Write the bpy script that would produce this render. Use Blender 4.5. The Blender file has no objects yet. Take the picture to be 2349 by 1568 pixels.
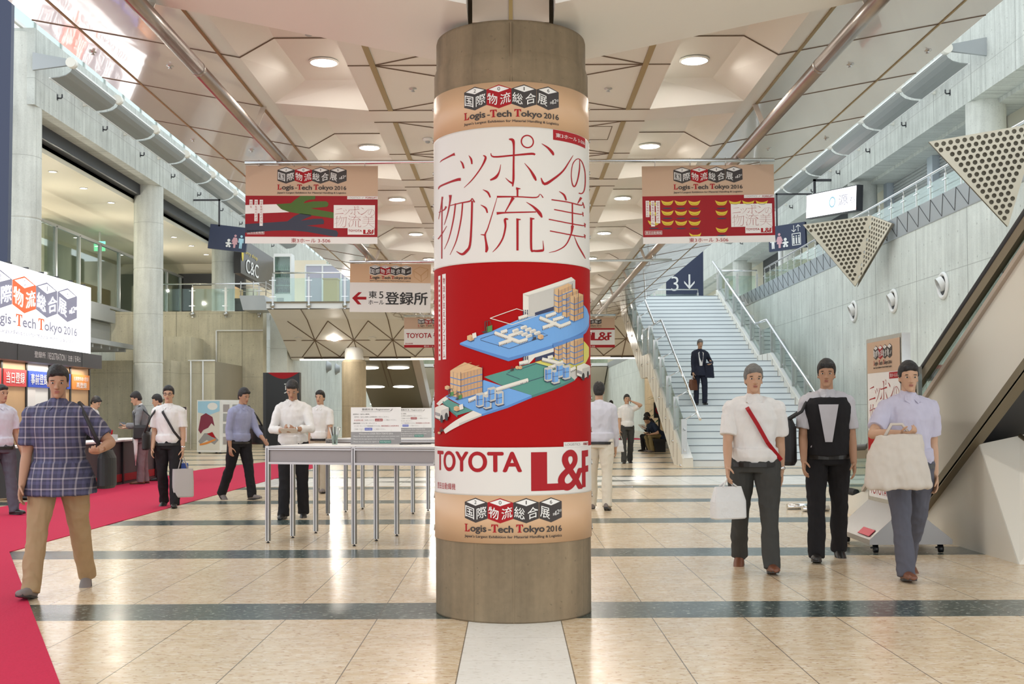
import bpy, bmesh, math, random
from math import sin, cos, pi, radians, sqrt, asin, atan2
from mathutils import Vector, Matrix, geometry
SC = bpy.context.scene
COL = SC.collection
random.seed(7)
# ------------------------------------------------------------------ camera
F, CAMZ, TILT, ROLL = 2650.0, 1.32, radians(1.5), radians(0.3)
VPX, VPY = 1172.0, 944.0
FW = Vector((0, cos(TILT), sin(TILT)))
_r, _u = Vector((1, 0, 0)), Vector((0, -sin(TILT), cos(TILT)))
RT = _r * cos(ROLL) - _u * sin(ROLL)
UP = _u * cos(ROLL) + _r * sin(ROLL)
CX = VPX - F * RT.y / FW.y
CY = VPY + F * UP.y / FW.y
CAM = Vector((0, 0, CAMZ))
cam = bpy.data.cameras.new('camera')
cam_o = bpy.data.objects.new('camera', cam)
COL.objects.link(cam_o)
cam_o.matrix_world = Matrix(((RT.x, UP.x, -FW.x, 0), (RT.y, UP.y, -FW.y, 0), (RT.z, UP.z, -FW.z, CAMZ), (0, 0, 0, 1)))
cam.sensor_fit = 'HORIZONTAL'
cam.sensor_width = 36.0
cam.lens = F / 2349.0 * 36.0
cam.shift_x = (1174.5 - CX) / 2349.0
cam.shift_y = (CY - 784.0) / 2349.0
cam.clip_end = 400
SC.camera = cam_o
def ray(px, py):
    return FW + RT * ((px - CX) / F) + UP * ((CY - py) / F)
def at_y(px, py, Y):
    d = ray(px, py); return CAM + d * (Y / d.y)
def at_x(px, py, X):
    d = ray(px, py); return CAM + d * (X / d.x)
def at_z(px, py, Z):
    d = ray(px, py); return CAM + d * ((Z - CAMZ) / d.z)
# ------------------------------------------------------------------ light
W = bpy.data.worlds.new('overcast_sky'); SC.world = W; W.use_nodes = True
_n = W.node_tree.nodes; _bg = _n['Background']
_bg.inputs[0].default_value = (0.90, 0.96, 1.0, 1)
_bg.inputs[1].default_value = 1.0
SC.view_settings.view_transform = 'Standard'; SC.view_settings.look = 'None'
SC.view_settings.gamma = 1.0; SC.view_settings.use_curve_mapping = False
SC.view_settings.exposure = 0.80
SC.cycles.max_bounces = 8; SC.cycles.diffuse_bounces = 4; SC.cycles.glossy_bounces = 4
SC.cycles.transparent_max_bounces = 14; SC.cycles.transmission_bounces = 4
SC.cycles.caustics_reflective = False; SC.cycles.caustics_refractive = False
SC.cycles.sample_clamp_indirect = 6.0
def area_light(name, loc, rot, sx, sy, power, colr=(1, 1, 1)):
    l = bpy.data.lights.new(name, 'AREA'); l.shape = 'RECTANGLE'; l.size = sx; l.size_y = sy
    l.energy = power; l.color = colr
    o = bpy.data.objects.new(name, l); COL.objects.link(o); o.location = loc; o.rotation_euler = rot
    return o
# ------------------------------------------------------------------ naming helpers
def tag(o, label=None, cat=None, group=None, kind=None):
    if label: o['label'] = label
    if cat: o['category'] = cat
    if group: o['group'] = group
    if kind: o['kind'] = kind
    return o
def thing(name, label, cat, loc=(0, 0, 0), group=None, rz=0.0):
    o = bpy.data.objects.new(name, None); COL.objects.link(o)
    o.location = loc; o.rotation_euler = (0, 0, rz); o.empty_display_size = 0.1
    return tag(o, label, cat, group)
ROOTLOC = {}
def root_of(o):
    while o.parent: o = o.parent
    return o
def link_mesh(name, me, mat, parent=None, smooth=False):
    o = bpy.data.objects.new(name, me); COL.objects.link(o)
    for m in (mat if isinstance(mat, (list, tuple)) else [mat]): me.materials.append(m)
    if smooth:
        me.polygons.foreach_set('use_smooth', [True] * len(me.polygons))
    if parent is not None:
        r = root_of(parent)
        if r.type == 'EMPTY':
            me.transform(Matrix.Translation(-r.location))   # shapes are written in room coordinates
        o.parent = parent
    return o
KIDS = {}
def copy_tree(o, parent=None):
    c = o.copy(); COL.objects.link(c)
    if parent is not None: c.parent = parent
    for ch in list(o.children): copy_tree(ch, c)
    return c
# ------------------------------------------------------------------ mesh collector
class MB:
    def __init__(s): s.bm = bmesh.new(); s.mi = 0
    def face(s, pts):
        f = s.bm.faces.new([s.bm.verts.new(p) for p in pts]); f.material_index = s.mi; return f
    def hexa(s, p):     # 8 points: bottom 4 ccw, top 4 ccw
        v = [s.bm.verts.new(q) for q in p]
        for idx in ((3, 2, 1, 0), (4, 5, 6, 7), (0, 1, 5, 4), (1, 2, 6, 5), (2, 3, 7, 6), (3, 0, 4, 7)):
            f = s.bm.faces.new([v[i] for i in idx]); f.material_index = s.mi
        return s
    def box(s, x0, x1, y0, y1, z0, z1):
        return s.hexa([(x0, y0, z0), (x1, y0, z0), (x1, y1, z0), (x0, y1, z0), (x0, y0, z1), (x1, y0, z1), (x1, y1, z1), (x0, y1, z1)])
    def obox(s, c, ax, ay, az):   # centre and three half-axis vectors
        c, ax, ay, az = Vector(c), Vector(ax), Vector(ay), Vector(az)
        return s.hexa([c - ax - ay - az, c + ax - ay - az, c + ax + ay - az, c - ax + ay - az, c - ax - ay + az, c + ax - ay + az, c + ax + ay + az, c - ax + ay + az])
    def bar(s, a, b, w, h, up=(0, 0, 1)):
        a, b = Vector(a), Vector(b); d = (b - a); up = Vector(up)
        side = d.cross(up)
        if side.length < 1e-6: side = d.cross(Vector((1, 0, 0)))
        side.normalize(); u2 = side.cross(d).normalized()
        return s.obox((a + b) / 2, d / 2, side * w / 2, u2 * h / 2)
    def prism(s, poly, off):      # extrude polygon by vector
        off = Vector(off); n = len(poly)
        a = [s.bm.verts.new(p) for p in poly]; b = [s.bm.verts.new(Vector(p) + off) for p in poly]
        fs = [s.bm.faces.new(a[::-1]), s.bm.faces.new(b)]
        for i in range(n): fs.append(s.bm.faces.new((a[i], a[(i + 1) % n], b[(i + 1) % n], b[i])))
        for f in fs: f.material_index = s.mi
        return s
    def tube(s, path, r, seg=12, cap=True):
        path = [Vector(p) for p in path]; n = len(path); rings = []
        rr = r if isinstance(r, (list, tuple)) else [r] * n
        d0 = (path[1] - path[0]).normalized()
        ref = Vector((0, 0, 1)) if abs(d0.z) < 0.9 else Vector((1, 0, 0))
        prev = None
        for i, p in enumerate(path):
            if i == 0: d = path[1] - p
            elif i == n - 1: d = p - path[i - 1]
            else: d = (path[i + 1] - p).normalized() + (p - path[i - 1]).normalized()
            d.normalize()
            if prev is None: u = (ref - d * ref.dot(d)).normalized()
            else: u = (prev - d * prev.dot(d)).normalized()
            prev = u; v = d.cross(u)
            rings.append([s.bm.verts.new(p + (u * cos(2 * pi * k / seg) + v * sin(2 * pi * k / seg)) * rr[i]) for k in range(seg)])
        for a, b in zip(rings, rings[1:]):
            for k in range(seg):
                f = s.bm.faces.new((a[k], a[(k + 1) % seg], b[(k + 1) % seg], b[k])); f.smooth = True; f.material_index = s.mi
        if cap:
            f = s.bm.faces.new(rings[0][::-1]); f.material_index = s.mi
            f = s.bm.faces.new(rings[-1]); f.material_index = s.mi
        return s
    def lathe(s, prof, c=(0, 0, 0), seg=24, axis='Z', smooth=True):
        c = Vector(c); rings = []
        if smooth:          # keep shading of long straight runs flat
            q = [prof[0]]
            for (r0, h0), (r1, h1) in zip(prof, prof[1:]):
                L = sqrt((r1 - r0) ** 2 + (h1 - h0) ** 2)
                if L > 0.3: q += [(r0 + (r1 - r0) * t, h0 + (h1 - h0) * t) for t in (0.012 / L, 1 - 0.012 / L)]
                q.append((r1, h1))
            prof = q
        for r, h in prof:
            ring = []
            for k in range(seg):
                a = 2 * pi * k / seg
                q = (r * cos(a), r * sin(a), h) if axis == 'Z' else ((h, r * cos(a), r * sin(a)) if axis == 'X' else (r * sin(a), h, r * cos(a)))
                ring.append(s.bm.verts.new(c + Vector(q)))
            rings.append(ring)
        for a, b in zip(rings, rings[1:]):
            for k in range(seg):
                f = s.bm.faces.new((a[k], a[(k + 1) % seg], b[(k + 1) % seg], b[k])); f.smooth = smooth; f.material_index = s.mi
        for ring, rev in ((rings[0], True), (rings[-1], False)):
            f = s.bm.faces.new(ring[::-1] if rev else ring); f.material_index = s.mi
        return s
    def ball(s, c, r, sc=(1, 1, 1), seg=12):
        prof = [(max(1e-4, sin(pi * i / (seg // 2 + 2))) * r, -cos(pi * i / (seg // 2 + 2)) * r) for i in range(seg // 2 + 3)]
        n0 = len(s.bm.verts); s.lathe(prof, (0, 0, 0), seg)
        s.bm.verts.ensure_lookup_table()
        for v in s.bm.verts[n0:]:
            v.co = Vector((v.co.x * sc[0], v.co.y * sc[1], v.co.z * sc[2])) + Vector(c)
        return s
    def mesh(s, name, weld=True, bevel=0.0, recalc=True):
        bm = s.bm
        if recalc: bmesh.ops.recalc_face_normals(bm, faces=bm.faces)
        if bevel:
            bmesh.ops.bevel(bm, geom=[e for e in bm.edges if e.is_manifold and e.calc_face_angle(0) > 0.5], offset=bevel, segments=2, affect='EDGES', profile=0.6)
        me = bpy.data.meshes.new(name); bm.to_mesh(me); bm.free(); return me
    def build(s, name, mat, parent=None, bevel=0.0, recalc=True):
        return link_mesh(name, s.mesh(name, bevel=bevel, recalc=recalc), mat, parent)
def struct(o, label=None):
    o['kind'] = 'structure'
    if label: o['label'] = label
    return o
# ------------------------------------------------------------------ materials
def new_mat(name):
    m = bpy.data.materials.new(name); m.use_nodes = True
    nt = m.node_tree; b = nt.nodes['Principled BSDF']
    return m, nt, b
def N(nt, t, **kw):
    n = nt.nodes.new(t)
    for k, v in kw.items(): setattr(n, k, v)
    return n
def mth(nt, op, a, b=None, c=None):
    n = nt.nodes.new('ShaderNodeMath'); n.operation = op
    for i, x in enumerate((a, b, c)):
        if x is None: continue
        if isinstance(x, (int, float)): n.inputs[i].default_value = x
        else: nt.links.new(x, n.inputs[i])
    return n.outputs[0]
def mixc(nt, fac, a, b):
    n = nt.nodes.new('ShaderNodeMix'); n.data_type = 'RGBA'
    for x, i in ((fac, 0), (a, 6), (b, 7)):
        if hasattr(x, 'links') or hasattr(x, 'is_linked'): nt.links.new(x, n.inputs[i])
        elif i == 0: n.inputs[0].default_value = x
        else: n.inputs[i].default_value = (*x[:3], 1)
    return n.outputs[2]
def simple(name, col, rough=0.5, metal=0.0, noise=0.0, nscale=8.0, spec=0.5, bump=0.0, coat=0.0):
    m, nt, b = new_mat(name)
    b.inputs['Base Color'].default_value = (*col, 1); b.inputs['Roughness'].default_value = rough
    b.inputs['Metallic'].default_value = metal; b.inputs['Specular IOR Level'].default_value = spec
    if coat: b.inputs['Coat Weight'].default_value = coat; b.inputs['Coat Roughness'].default_value = 0.08
    if noise or bump:
        tc = N(nt, 'ShaderNodeTexCoord'); nz = N(nt, 'ShaderNodeTexNoise')
        nz.inputs['Scale'].default_value = nscale; nz.inputs['Detail'].default_value = 4
        nt.links.new(tc.outputs['Object'], nz.inputs['Vector'])
        if noise:
            lo = tuple(c * (1 - noise) for c in col); hi = tuple(min(1, c * (1 + noise)) for c in col)
            nt.links.new(mixc(nt, nz.outputs['Fac'], lo, hi), b.inputs['Base Color'])
        if bump:
            bp = N(nt, 'ShaderNodeBump'); bp.inputs['Strength'].default_value = bump; bp.inputs['Distance'].default_value = 0.02
            nt.links.new(nz.outputs['Fac'], bp.inputs['Height']); nt.links.new(bp.outputs[0], b.inputs['Normal'])
    return m
def emit(name, col, strength):
    m, nt, b = new_mat(name)
    b.inputs['Base Color'].default_value = (*col, 1)
    b.inputs['Emission Color'].default_value = (*col, 1); b.inputs['Emission Strength'].default_value = strength
    return m
def glass_mat(name, tint=(0.86, 0.95, 0.92), refl=0.10):
    m = bpy.data.materials.new(name); m.use_nodes = True; nt = m.node_tree; nt.nodes.clear()
    out = N(nt, 'ShaderNodeOutputMaterial'); mx = N(nt, 'ShaderNodeMixShader'); tr = N(nt, 'ShaderNodeBsdfTransparent')
    gl = N(nt, 'ShaderNodeBsdfGlossy'); lw = N(nt, 'ShaderNodeLayerWeight')
    tr.inputs[0].default_value = (*tint, 1); gl.inputs['Roughness'].default_value = 0.03
    lw.inputs[0].default_value = 0.25
    f = mth(nt, 'ADD', mth(nt, 'MULTIPLY', lw.outputs['Fresnel'], 0.6), refl * 0.4)
    nt.links.new(f, mx.inputs[0]); nt.links.new(tr.outputs[0], mx.inputs[1]); nt.links.new(gl.outputs[0], mx.inputs[2])
    nt.links.new(mx.outputs[0], out.inputs[0]); return m
def concrete(name, col, axis='Y', pitch=0.9, hz=2.4, hole=True, dark=0.45, rough=0.75, streak=0.25, blotch=0.30):
    """board-formed concrete: panel seams each pitch along axis, a lift seam each hz, tie holes, streaks and blotches"""
    m, nt, b = new_mat(name)
    geo = N(nt, 'ShaderNodeTexCoord'); sp = N(nt, 'ShaderNodeSeparateXYZ'); nt.links.new(geo.outputs['Object'], sp.inputs[0])
    if axis == 'A':
        u = mth(nt, 'MULTIPLY', mth(nt, 'ARCTAN2', sp.outputs[0], sp.outputs[1]), 0.5)
    else: u = sp.outputs['XY'.index(axis)]
    z = sp.outputs[2]
    def line(x, p, w):
        f = mth(nt, 'FRACT', mth(nt, 'DIVIDE', mth(nt, 'ADD', x, 200.0), p))
        d = mth(nt, 'ABSOLUTE', mth(nt, 'SUBTRACT', f, 0.5))
        return mth(nt, 'GREATER_THAN', d, 0.5 - w / p)
    cmb = N(nt, 'ShaderNodeCombineXYZ'); nt.links.new(u, cmb.inputs[0]); nt.links.new(z, cmb.inputs[1])
    n1 = N(nt, 'ShaderNodeTexNoise'); n1.inputs['Scale'].default_value = 1.1; n1.inputs['Detail'].default_value = 7; n1.inputs['Roughness'].default_value = 0.65
    nt.links.new(geo.outputs['Object'], n1.inputs['Vector'])
    mp = N(nt, 'ShaderNodeMapping'); mp.inputs['Scale'].default_value = (7.0, 0.55, 1); nt.links.new(cmb.outputs[0], mp.inputs[0])
    n2 = N(nt, 'ShaderNodeTexNoise'); n2.inputs['Scale'].default_value = 1.0; n2.inputs['Detail'].default_value = 4; nt.links.new(mp.outputs[0], n2.inputs['Vector'])
    n3 = N(nt, 'ShaderNodeTexNoise'); n3.inputs['Scale'].default_value = 28; n3.inputs['Detail'].default_value = 3
    nt.links.new(geo.outputs['Object'], n3.inputs['Vector'])
    lo = tuple(c * (1 - blotch) for c in col); hi = tuple(min(1, c * (1 + blotch * 0.75)) for c in col)
    c = mixc(nt, n1.outputs['Fac'], lo, hi)
    st = mth(nt, 'MULTIPLY', mth(nt, 'SUBTRACT', n2.outputs['Fac'], 0.5), streak * 2)
    hs = N(nt, 'ShaderNodeHueSaturation'); nt.links.new(c, hs.inputs['Color'])
    nt.links.new(mth(nt, 'ADD', mth(nt, 'ADD', 1.0, st), mth(nt, 'MULTIPLY', mth(nt, 'SUBTRACT', n3.outputs['Fac'], 0.5), 0.22)), hs.inputs['Value'])
    msk = mth(nt, 'MULTIPLY', line(u, pitch * 3, 0.014), 0.9)
    msk = mth(nt, 'MAXIMUM', msk, mth(nt, 'MULTIPLY', line(u, pitch, 0.006), 0.45))
    msk = mth(nt, 'MAXIMUM', msk, mth(nt, 'MULTIPLY', line(z, hz, 0.008), 0.55))
    if hole:
        fu = mth(nt, 'SUBTRACT', mth(nt, 'FRACT', mth(nt, 'DIVIDE', mth(nt, 'ADD', u, 200.0 + pitch / 4), pitch / 2)), 0.5)
        fz = mth(nt, 'SUBTRACT', mth(nt, 'FRACT', mth(nt, 'DIVIDE', mth(nt, 'ADD', z, 200.2), 0.6)), 0.5)
        fu = mth(nt, 'MULTIPLY', fu, pitch / 2); fz = mth(nt, 'MULTIPLY', fz, 0.6)
        dd = mth(nt, 'ADD', mth(nt, 'MULTIPLY', fu, fu), mth(nt, 'MULTIPLY', fz, fz))
        msk = mth(nt, 'MAXIMUM', msk, mth(nt, 'MULTIPLY', mth(nt, 'LESS_THAN', dd, 0.00045), 0.55))
    n4 = N(nt, 'ShaderNodeTexNoise'); n4.inputs['Scale'].default_value = 34; n4.inputs['Detail'].default_value = 1; nt.links.new(geo.outputs['Object'], n4.inputs['Vector'])
    msk = mth(nt, 'MAXIMUM', msk, mth(nt, 'MULTIPLY', mth(nt, 'GREATER_THAN', n4.outputs['Fac'], 0.735), 0.65))
    fin = mixc(nt, msk, hs.outputs['Color'], tuple(c * dark for c in col))
    nt.links.new(fin, b.inputs['Base Color']); b.inputs['Roughness'].default_value = rough
    b.inputs['Specular IOR Level'].default_value = 0.3
    bp = N(nt, 'ShaderNodeBump'); bp.inputs['Strength'].default_value = 0.35; bp.inputs['Distance'].default_value = 0.01
    nt.links.new(mth(nt, 'SUBTRACT', mth(nt, 'MULTIPLY', n3.outputs['Fac'], 0.3), msk), bp.inputs['Height']); nt.links.new(bp.outputs[0], b.inputs['Normal'])
    return m
def floor_mat():
    m, nt, b = new_mat('polished_terrazzo_tiles')
    tc = N(nt, 'ShaderNodeTexCoord'); sp = N(nt, 'ShaderNodeSeparateXYZ'); nt.links.new(tc.outputs['Object'], sp.inputs[0])
    x, y = sp.outputs[0], sp.outputs[1]
    def frac(v, off, p): return mth(nt, 'FRACT', mth(nt, 'DIVIDE', mth(nt, 'ADD', v, off), p))
    fx = frac(x, 0.293 - 0.017 + 58.6, 0.586); PY = 3.13; fy = frac(y, -7.42 + 313.0, PY)
    stripe = mth(nt, 'LESS_THAN', fy, 0.2)
    ft = mth(nt, 'FRACT', mth(nt, 'MULTIPLY', fy, 5.0))
    jx = mth(nt, 'GREATER_THAN', mth(nt, 'ABSOLUTE', mth(nt, 'SUBTRACT', fx, 0.5)), 0.4945)
    jy = mth(nt, 'GREATER_THAN', mth(nt, 'ABSOLUTE', mth(nt, 'SUBTRACT', ft, 0.5)), 0.4965)
    def flakes(sc, lo, hi, st):
        mp = N(nt, 'ShaderNodeMapping'); mp.inputs['Scale'].default_value = (sc * 0.62, sc * 1.25, 1)
        mp.inputs['Location'].default_value = (st, st * 2, 0); nt.links.new(tc.outputs['Object'], mp.inputs[0])
        nz = N(nt, 'ShaderNodeTexNoise'); nz.inputs['Scale'].default_value = 1; nz.inputs['Detail'].default_value = 2; nz.inputs['Roughness'].default_value = 0.6
        nt.links.new(mp.outputs[0], nz.inputs['Vector'])
        r = N(nt, 'ShaderNodeMapRange'); r.inputs['From Min'].default_value = lo; r.inputs['From Max'].default_value = hi
        nt.links.new(nz.outputs['Fac'], r.inputs['Value']); return r.outputs[0]
    f1 = flakes(24, 0.56, 0.62, 0); f2 = flakes(34, 0.60, 0.65, 5.3); f3 = flakes(9, 0.35, 0.65, 9.1); f4 = flakes(60, 0.55, 0.7, 2.2)
    cream = mixc(nt, f3, (0.66, 0.505, 0.325), (0.75, 0.615, 0.44))
    cream = mixc(nt, mth(nt, 'MULTIPLY', f1, 0.65), cream, (0.86, 0.77, 0.63))
    cream = mixc(nt, mth(nt, 'MULTIPLY', f2, 0.75), cream, (0.36, 0.19, 0.085))
    green = mixc(nt, f3, (0.026, 0.045, 0.042), (0.055, 0.085, 0.080))
    green = mixc(nt, mth(nt, 'MULTIPLY', f4, 0.5), green, (0.13, 0.17, 0.16))
    green = mixc(nt, mth(nt, 'MULTIPLY', f2, 0.9), green, (0.42, 0.45, 0.40))
    white = mixc(nt, mth(nt, 'MULTIPLY', f1, 0.6), (0.89, 0.875, 0.82), (0.93, 0.925, 0.89))
    white = mixc(nt, mth(nt, 'MULTIPLY', f2, 0.35), white, (0.42, 0.36, 0.28))
    # white strip before the column, white cross band with a long dark diamond further off
    ws = mth(nt, 'MULTIPLY', mth(nt, 'LESS_THAN', mth(nt, 'ABSOLUTE', mth(nt, 'SUBTRACT', x, 0.017)), 0.293), mth(nt, 'LESS_THAN', y, 7.6))
    band = mth(nt, 'LESS_THAN', mth(nt, 'ABSOLUTE', mth(nt, 'SUBTRACT', y, 22.0)), 1.25)
    dia = mth(nt, 'LESS_THAN', mth(nt, 'ADD', mth(nt, 'MULTIPLY', mth(nt, 'ABSOLUTE', x), 0.35), mth(nt, 'ABSOLUTE', mth(nt, 'SUBTRACT', y, 22.0))), 0.95)
    c = mixc(nt, stripe, cream, green)
    c = mixc(nt, band, c, white); c = mixc(nt, mth(nt, 'MULTIPLY', band, dia), c, green); c = mixc(nt, ws, c, white)
    jm = mth(nt, 'MAXIMUM', mth(nt, 'MULTIPLY', jx, 0.85), mth(nt, 'MULTIPLY', jy, 0.4))
    c = mixc(nt, jm, c, (0.10, 0.075, 0.05))
    nt.links.new(c, b.inputs['Base Color'])
    n5 = N(nt, 'ShaderNodeTexNoise'); n5.inputs['Scale'].default_value = 3; nt.links.new(tc.outputs['Object'], n5.inputs['Vector'])
    nt.links.new(mth(nt, 'ADD', 0.14, mth(nt, 'MULTIPLY', n5.outputs['Fac'], 0.15)), b.inputs['Roughness'])
    b.inputs['Specular IOR Level'].default_value = 0.55
    bp = N(nt, 'ShaderNodeBump'); bp.inputs['Strength'].default_value = 0.06; bp.inputs['Distance'].default_value = 0.01
    nt.links.new(n5.outputs['Fac'], bp.inputs['Height']); nt.links.new(bp.outputs[0], b.inputs['Normal'])
    return m
def plaid_mat():
    m, nt, b = new_mat('plaid_cotton')
    tc = N(nt, 'ShaderNodeTexCoord'); sp = N(nt, 'ShaderNodeSeparateXYZ'); nt.links.new(tc.outputs['Object'], sp.inputs[0])
    def ln(v, p, w): return mth(nt, 'GREATER_THAN', mth(nt, 'ABSOLUTE', mth(nt, 'SUBTRACT', mth(nt, 'FRACT', mth(nt, 'DIVIDE', mth(nt, 'ADD', v, 50.0), p)), 0.5)), 0.5 - w)
    a = mth(nt, 'ADD', ln(sp.outputs[0], 0.075, 0.07), ln(sp.outputs[2], 0.075, 0.07))
    a2 = mth(nt, 'ADD', ln(mth(nt, 'ADD', sp.outputs[0], 0.03), 0.075, 0.14), ln(mth(nt, 'ADD', sp.outputs[2], 0.03), 0.075, 0.14))
    c = mixc(nt, mth(nt, 'MULTIPLY', a2, 0.5), (0.055, 0.055, 0.10), (0.10, 0.10, 0.19))
    c = mixc(nt, mth(nt, 'MULTIPLY', a, 0.45), c, (0.45, 0.42, 0.46))
    nt.links.new(c, b.inputs['Base Color']); b.inputs['Roughness'].default_value = 0.85
    return m
def perforated_mat():
    return simple('beige_perforated_metal', (0.60, 0.55, 0.44), 0.5)
def wavy_panel(name, col, rough, strength, sc):
    m, nt, b = new_mat(name)
    b.inputs['Base Color'].default_value = (*col, 1); b.inputs['Roughness'].default_value = rough
    b.inputs['Specular IOR Level'].default_value = 0.6; b.inputs['Coat Weight'].default_value = 0.6; b.inputs['Coat Roughness'].default_value = 0.03
    tc = N(nt, 'ShaderNodeTexCoord'); mp = N(nt, 'ShaderNodeMapping'); mp.inputs['Scale'].default_value = (sc, sc * 0.45, sc)
    nt.links.new(tc.outputs['Object'], mp.inputs[0])
    nz = N(nt, 'ShaderNodeTexNoise'); nz.inputs['Scale'].default_value = 1; nz.inputs['Detail'].default_value = 2; nz.inputs['Distortion'].default_value = 0.5
    nt.links.new(mp.outputs[0], nz.inputs['Vector'])
    bp = N(nt, 'ShaderNodeBump'); bp.inputs['Strength'].default_value = strength; bp.inputs['Distance'].default_value = 0.03
    nt.links.new(nz.outputs['Fac'], bp.inputs['Height']); nt.links.new(bp.outputs[0], b.inputs['Coat Normal']); nt.links.new(bp.outputs[0], b.inputs['Normal'])
    return m
M = {}
M['floor'] = floor_mat()
M['conc_wall_y'] = concrete('pale_board_formed_concrete', (0.68, 0.72, 0.68), 'Y', 0.9, 2.55)
M['conc_wall_x'] = concrete('olive_board_formed_concrete', (0.56, 0.515, 0.385), 'X', 0.9, 2.6)
M['conc_beam'] = concrete('pale_beam_concrete', (0.60, 0.62, 0.58), 'Y', 0.88, 30, dark=0.5, streak=0.35)
M['conc_col'] = concrete('pale_column_concrete', (0.64, 0.65, 0.60), 'A', 1.57, 3.2, hole=False)
M['conc_col_dark'] = concrete('brown_column_concrete', (0.235, 0.178, 0.113), 'A', 0.7853, 40, hole=False, streak=0.6, dark=0.7, blotch=0.6)
M['conc_col_tan'] = concrete('tan_column_concrete', (0.46, 0.38, 0.26), 'A', 1.57, 2.4, hole=False)
M['soffit'] = simple('white_soffit_panel', (0.78, 0.765, 0.725), 0.30, noise=0.03, nscale=0.7)
M['soffit_gloss'] = wavy_panel('glossy_white_soffit_panel', (0.68, 0.665, 0.64), 0.10, 0.10, 1.3)
M['gold'] = simple('gold_joint_strip', (0.36, 0.26, 0.11), 0.4, 0.6)
M['joint'] = simple('brown_joint', (0.14, 0.09, 0.055), 0.6)
M['tan'] = simple('tan_painted_metal', (0.48, 0.40, 0.33), 0.35)
M['steel'] = simple('brushed_steel', (0.55, 0.55, 0.54), 0.28, 1.0, noise=0.06, nscale=30)
M['pipe'] = simple('steel_pipe', (0.40, 0.35, 0.32), 0.30, 1.0, noise=0.08, nscale=12)
M['chrome'] = simple('polished_steel', (0.75, 0.76, 0.77), 0.15, 1.0)
M['alu'] = simple('anodised_aluminium', (0.50, 0.49, 0.48), 0.35, 1.0)
M['alu_panel'] = simple('grey_laminate_panel', (0.36, 0.33, 0.33), 0.45)
M['black'] = simple('black_paint', (0.012, 0.012, 0.014), 0.35)
M['rubber'] = simple('black_rubber', (0.02, 0.02, 0.022), 0.5)
M['dark'] = simple('dark_grey_panel', (0.045, 0.046, 0.052), 0.5)
M['white'] = simple('white_paint', (0.80, 0.80, 0.78), 0.45)
M['paper'] = simple('white_paper', (0.82, 0.81, 0.79), 0.7)
M['board'] = simple('white_board_print', (0.78, 0.76, 0.74), 0.6)
M['stair'] = simple('pale_blue_white_stone', (0.78, 0.82, 0.83), 0.35, noise=0.03, nscale=1.5)
M['stair_edge'] = simple('grey_nosing', (0.26, 0.29, 0.32), 0.5)
M['cream'] = simple('cream_enamel_panel', (0.80, 0.77, 0.69), 0.28, noise=0.03, nscale=0.8)
M['cream_dark'] = simple('olive_trim_metal', (0.22, 0.18, 0.115), 0.4, 0.4)
M['navy'] = simple('navy_sign_face', (0.030, 0.040, 0.085), 0.4)
M['navy_dark'] = simple('navy_print', (0.027, 0.030, 0.055), 0.55)
M['red'] = simple('red_print', (0.37, 0.006, 0.007), 0.55, spec=0.08)
M['red_banner'] = simple('red_banner_print', (0.30, 0.008, 0.014), 0.6, spec=0.3)
M['beige'] = simple('beige_print', (0.62, 0.40, 0.24), 0.45)
M['beige_banner'] = simple('beige_banner_print', (0.55, 0.385, 0.27), 0.6)
M['wrap_white'] = simple('white_vinyl', (0.70, 0.675, 0.64), 0.38, spec=0.35)
M['lred'] = simple('red_lettering', (0.36, 0.008, 0.014), 0.55, spec=0.25)
M['ldark'] = simple('dark_brown_lettering', (0.035, 0.026, 0.024), 0.5)
M['lblack'] = simple('black_lettering', (0.015, 0.013, 0.013), 0.5)
M['lwhite'] = simple('white_lettering', (0.80, 0.79, 0.77), 0.5)
M['lgrey'] = simple('grey_lettering', (0.30, 0.29, 0.29), 0.6)
M['green'] = simple('green_print', (0.055, 0.12, 0.008), 0.55)
M['yellow'] = simple('yellow_print', (0.68, 0.50, 0.03), 0.55)
M['olive_line'] = simple('olive_print', (0.30, 0.22, 0.01), 0.55)
M['ablue'] = simple('sky_blue_print', (0.13, 0.33, 0.68), 0.4)
M['ablue2'] = simple('deep_blue_print', (0.07, 0.20, 0.50), 0.4)
M['anavy'] = simple('dark_navy_print', (0.012, 0.018, 0.07), 0.4)
M['ateal'] = simple('teal_print', (0.065, 0.25, 0.20), 0.4)
M['ateal2'] = simple('dark_teal_print', (0.04, 0.16, 0.14), 0.4)
M['ayellow'] = simple('lemon_print', (0.62, 0.56, 0.10), 0.4)
M['abox'] = simple('carton_print', (0.62, 0.39, 0.19), 0.4)
M['abox2'] = simple('carton_shade_print', (0.52, 0.30, 0.14), 0.4)
M['agreen'] = simple('leaf_green_print', (0.05, 0.22, 0.04), 0.4)
M['awhite'] = simple('off_white_print', (0.70, 0.67, 0.60), 0.4)
M['agrey'] = simple('light_grey_print', (0.50, 0.48, 0.44), 0.4)
M['carpet'] = simple('magenta_red_carpet', (0.52, 0.018, 0.065), 0.85, noise=0.12, nscale=60, bump=0.15, spec=0.2)
M['wood'] = simple('pale_wood_laminate', (0.56, 0.36, 0.19), 0.45, noise=0.10, nscale=3)
M['glass'] = glass_mat('clear_glass')
M['glass_green'] = glass_mat('greenish_glass', (0.84, 0.92, 0.89), 0.15)
M['shutter'] = simple('grey_shutter_slats', (0.52, 0.53, 0.52), 0.45, 0.2)
M['cream_ceiling'] = simple('cream_gallery_ceiling', (0.78, 0.72, 0.58), 0.6)
M['grey_metal'] = simple('grey_clad_metal', (0.40, 0.42, 0.43), 0.4, 0.3)
M['blue_grey'] = simple('blue_grey_fascia_metal', (0.50, 0.55, 0.60), 0.4, 0.3)
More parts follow.
